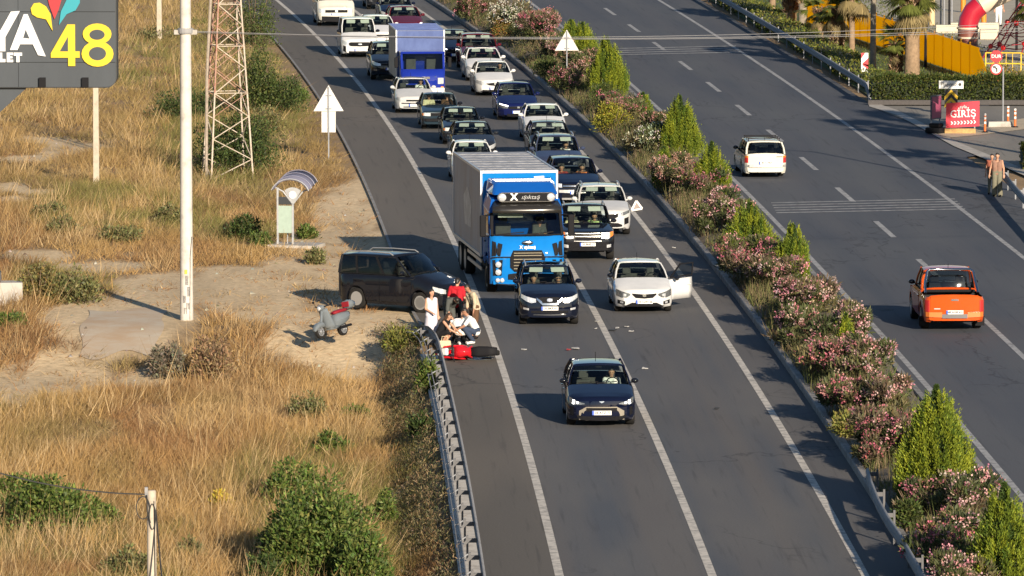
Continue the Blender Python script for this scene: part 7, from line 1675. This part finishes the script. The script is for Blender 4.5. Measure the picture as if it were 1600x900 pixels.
cl = np.repeat(np.where(r.uniform(size=(len(Xv), 1)) < .5, np.array([.20, .15, .085]), np.where(r.uniform(size=(len(Xv), 1)) < .5, np.array([.14, .14, .05]), np.array([.09, .11, .035]))), per, 0) * (1 + .2 * r.normal(size=(N, 1)))
o = mkobj('median_weeds', np_mesh('median_weeds', np.stack([B - s, B + s, tip], 1).reshape(-1, 3), np.arange(3 * N).reshape(N, 3), np.repeat(cl, 3, 0), STRAW), None); o['kind'] = 'stuff'; o['label'] = 'dry and green weeds growing under the median shrubs'
n = 5200; Yv = 150 + 260 * r.uniform(size=n) ** 1.2; ml = np.array([med_l(y) for y in Yv]) + .35; Xv = ml + 1.5 * r.beta(1.3, 1.5, n); kp = fbm(Xv * .9, Yv * .35, 27) > .44; Xv, Yv = Xv[kp], Yv[kp]; n = len(Xv)
C = np.stack([Xv, Yv, .12 + .75 * r.uniform(size=n) ** 1.3], 1); C = np.repeat(C, 6, 0) + r.normal(size=(n * 6, 3)) * np.array([.10, .2, .08]); C[:, 2] = np.maximum(C[:, 2], .15); ax = r.normal(size=C.shape) + np.array([0, 0, .7])
o = mkobj('median_undergrowth', leaf_mesh('median_undergrowth', C, ax, .14, .04, mixcol(n * 6, [(.08, .09, .035), (.11, .10, .045), (.06, .07, .03), (.15, .12, .065)], 97), LEAF), None); o['kind'] = 'stuff'; o['label'] = 'dusty green undergrowth between the kerb and the median shrubs'
n = 3600; Yv = r.uniform(158, 222, n); Xv = np.array([L1(y) for y in Yv]) - 2.35 - 1.25 * r.beta(1.3, 1.6, n); kp = fbm(Xv * 1.5, Yv * .5, 19) > .40; Xv, Yv = Xv[kp], Yv[kp]; n = len(Xv); z = terr(Xv, Yv)
C = np.stack([Xv, Yv, z + r.uniform(0, .3, n)], 1); C = np.repeat(C, 7, 0) + r.normal(size=(n * 7, 3)) * .08; ax = r.normal(size=C.shape) + np.array([0, 0, .9])
o = mkobj('bank_weeds', leaf_mesh('bank_weeds', C, ax, .11, .02, mixcol(n * 7, [(.12, .11, .05), (.20, .15, .08), (.08, .09, .04), (.28, .2, .11)], 92), LEAF), None); o['kind'] = 'stuff'; o['label'] = 'tangled weeds on the bank behind the guardrail'
# lawn grass around the palms is short and reads as a sheet; a few tufts break it up
n = 9000; Yv = r.uniform(322, 420, n); Xv = np.array([R2(y) for y in Yv]) + 8 + 8 * r.uniform(size=n); C = np.stack([Xv, Yv, np.full(n, .005)], 1); ax = r.normal(size=C.shape) * .6 + np.array([0, 0, 1.2])
o = mkobj('lawn_tufts', leaf_mesh('lawn_tufts', C, ax, .14, .05, mixcol(n, [(.09, .12, .025), (.12, .14, .03), (.07, .1, .02)], 93), LEAF), None); o['kind'] = 'stuff'; o['label'] = 'short green lawn grass around the palms'
# pebbles and bits of rubble on the verge
n = 900; px = r.uniform(0, 660, n); py = r.uniform(200, 600, n); kp = (bare(px, py) > .4); px, py = px[kp], py[kp]; W_ = np.array([G(a, b) for a, b in zip(px, py)]); kp = (W_[:, 0] - L1(W_[:, 1])) < -2.7; W_ = W_[kp]; n = len(W_); sz = .02 + .07 * r.uniform(size=n) ** 3
cor_ = np.array([[1, 0, 0], [-.5, .9, 0], [-.5, -.9, 0], [.1, .1, .9]]); V = np.stack([W_[:, 0], W_[:, 1], terr(W_[:, 0], W_[:, 1])], 1)[:, None] + (cor_[None] * (1 + .4 * r.normal(size=(n, 4, 3)))) * sz[:, None, None]
F = (np.array([[0, 1, 3], [1, 2, 3], [2, 0, 3]])[None] + 4 * np.arange(n)[:, None, None]).reshape(-1, 3)
o = mkobj('pebbles', np_mesh('pebbles', V.reshape(-1, 3), F, np.repeat(mixcol(n, [(.5, .42, .32), (.36, .28, .2), (.58, .54, .48)], 95, .2), 4, 0), STRAW), None); o['kind'] = 'stuff'; o['label'] = 'pebbles and rubble strewn over the dirt verge'
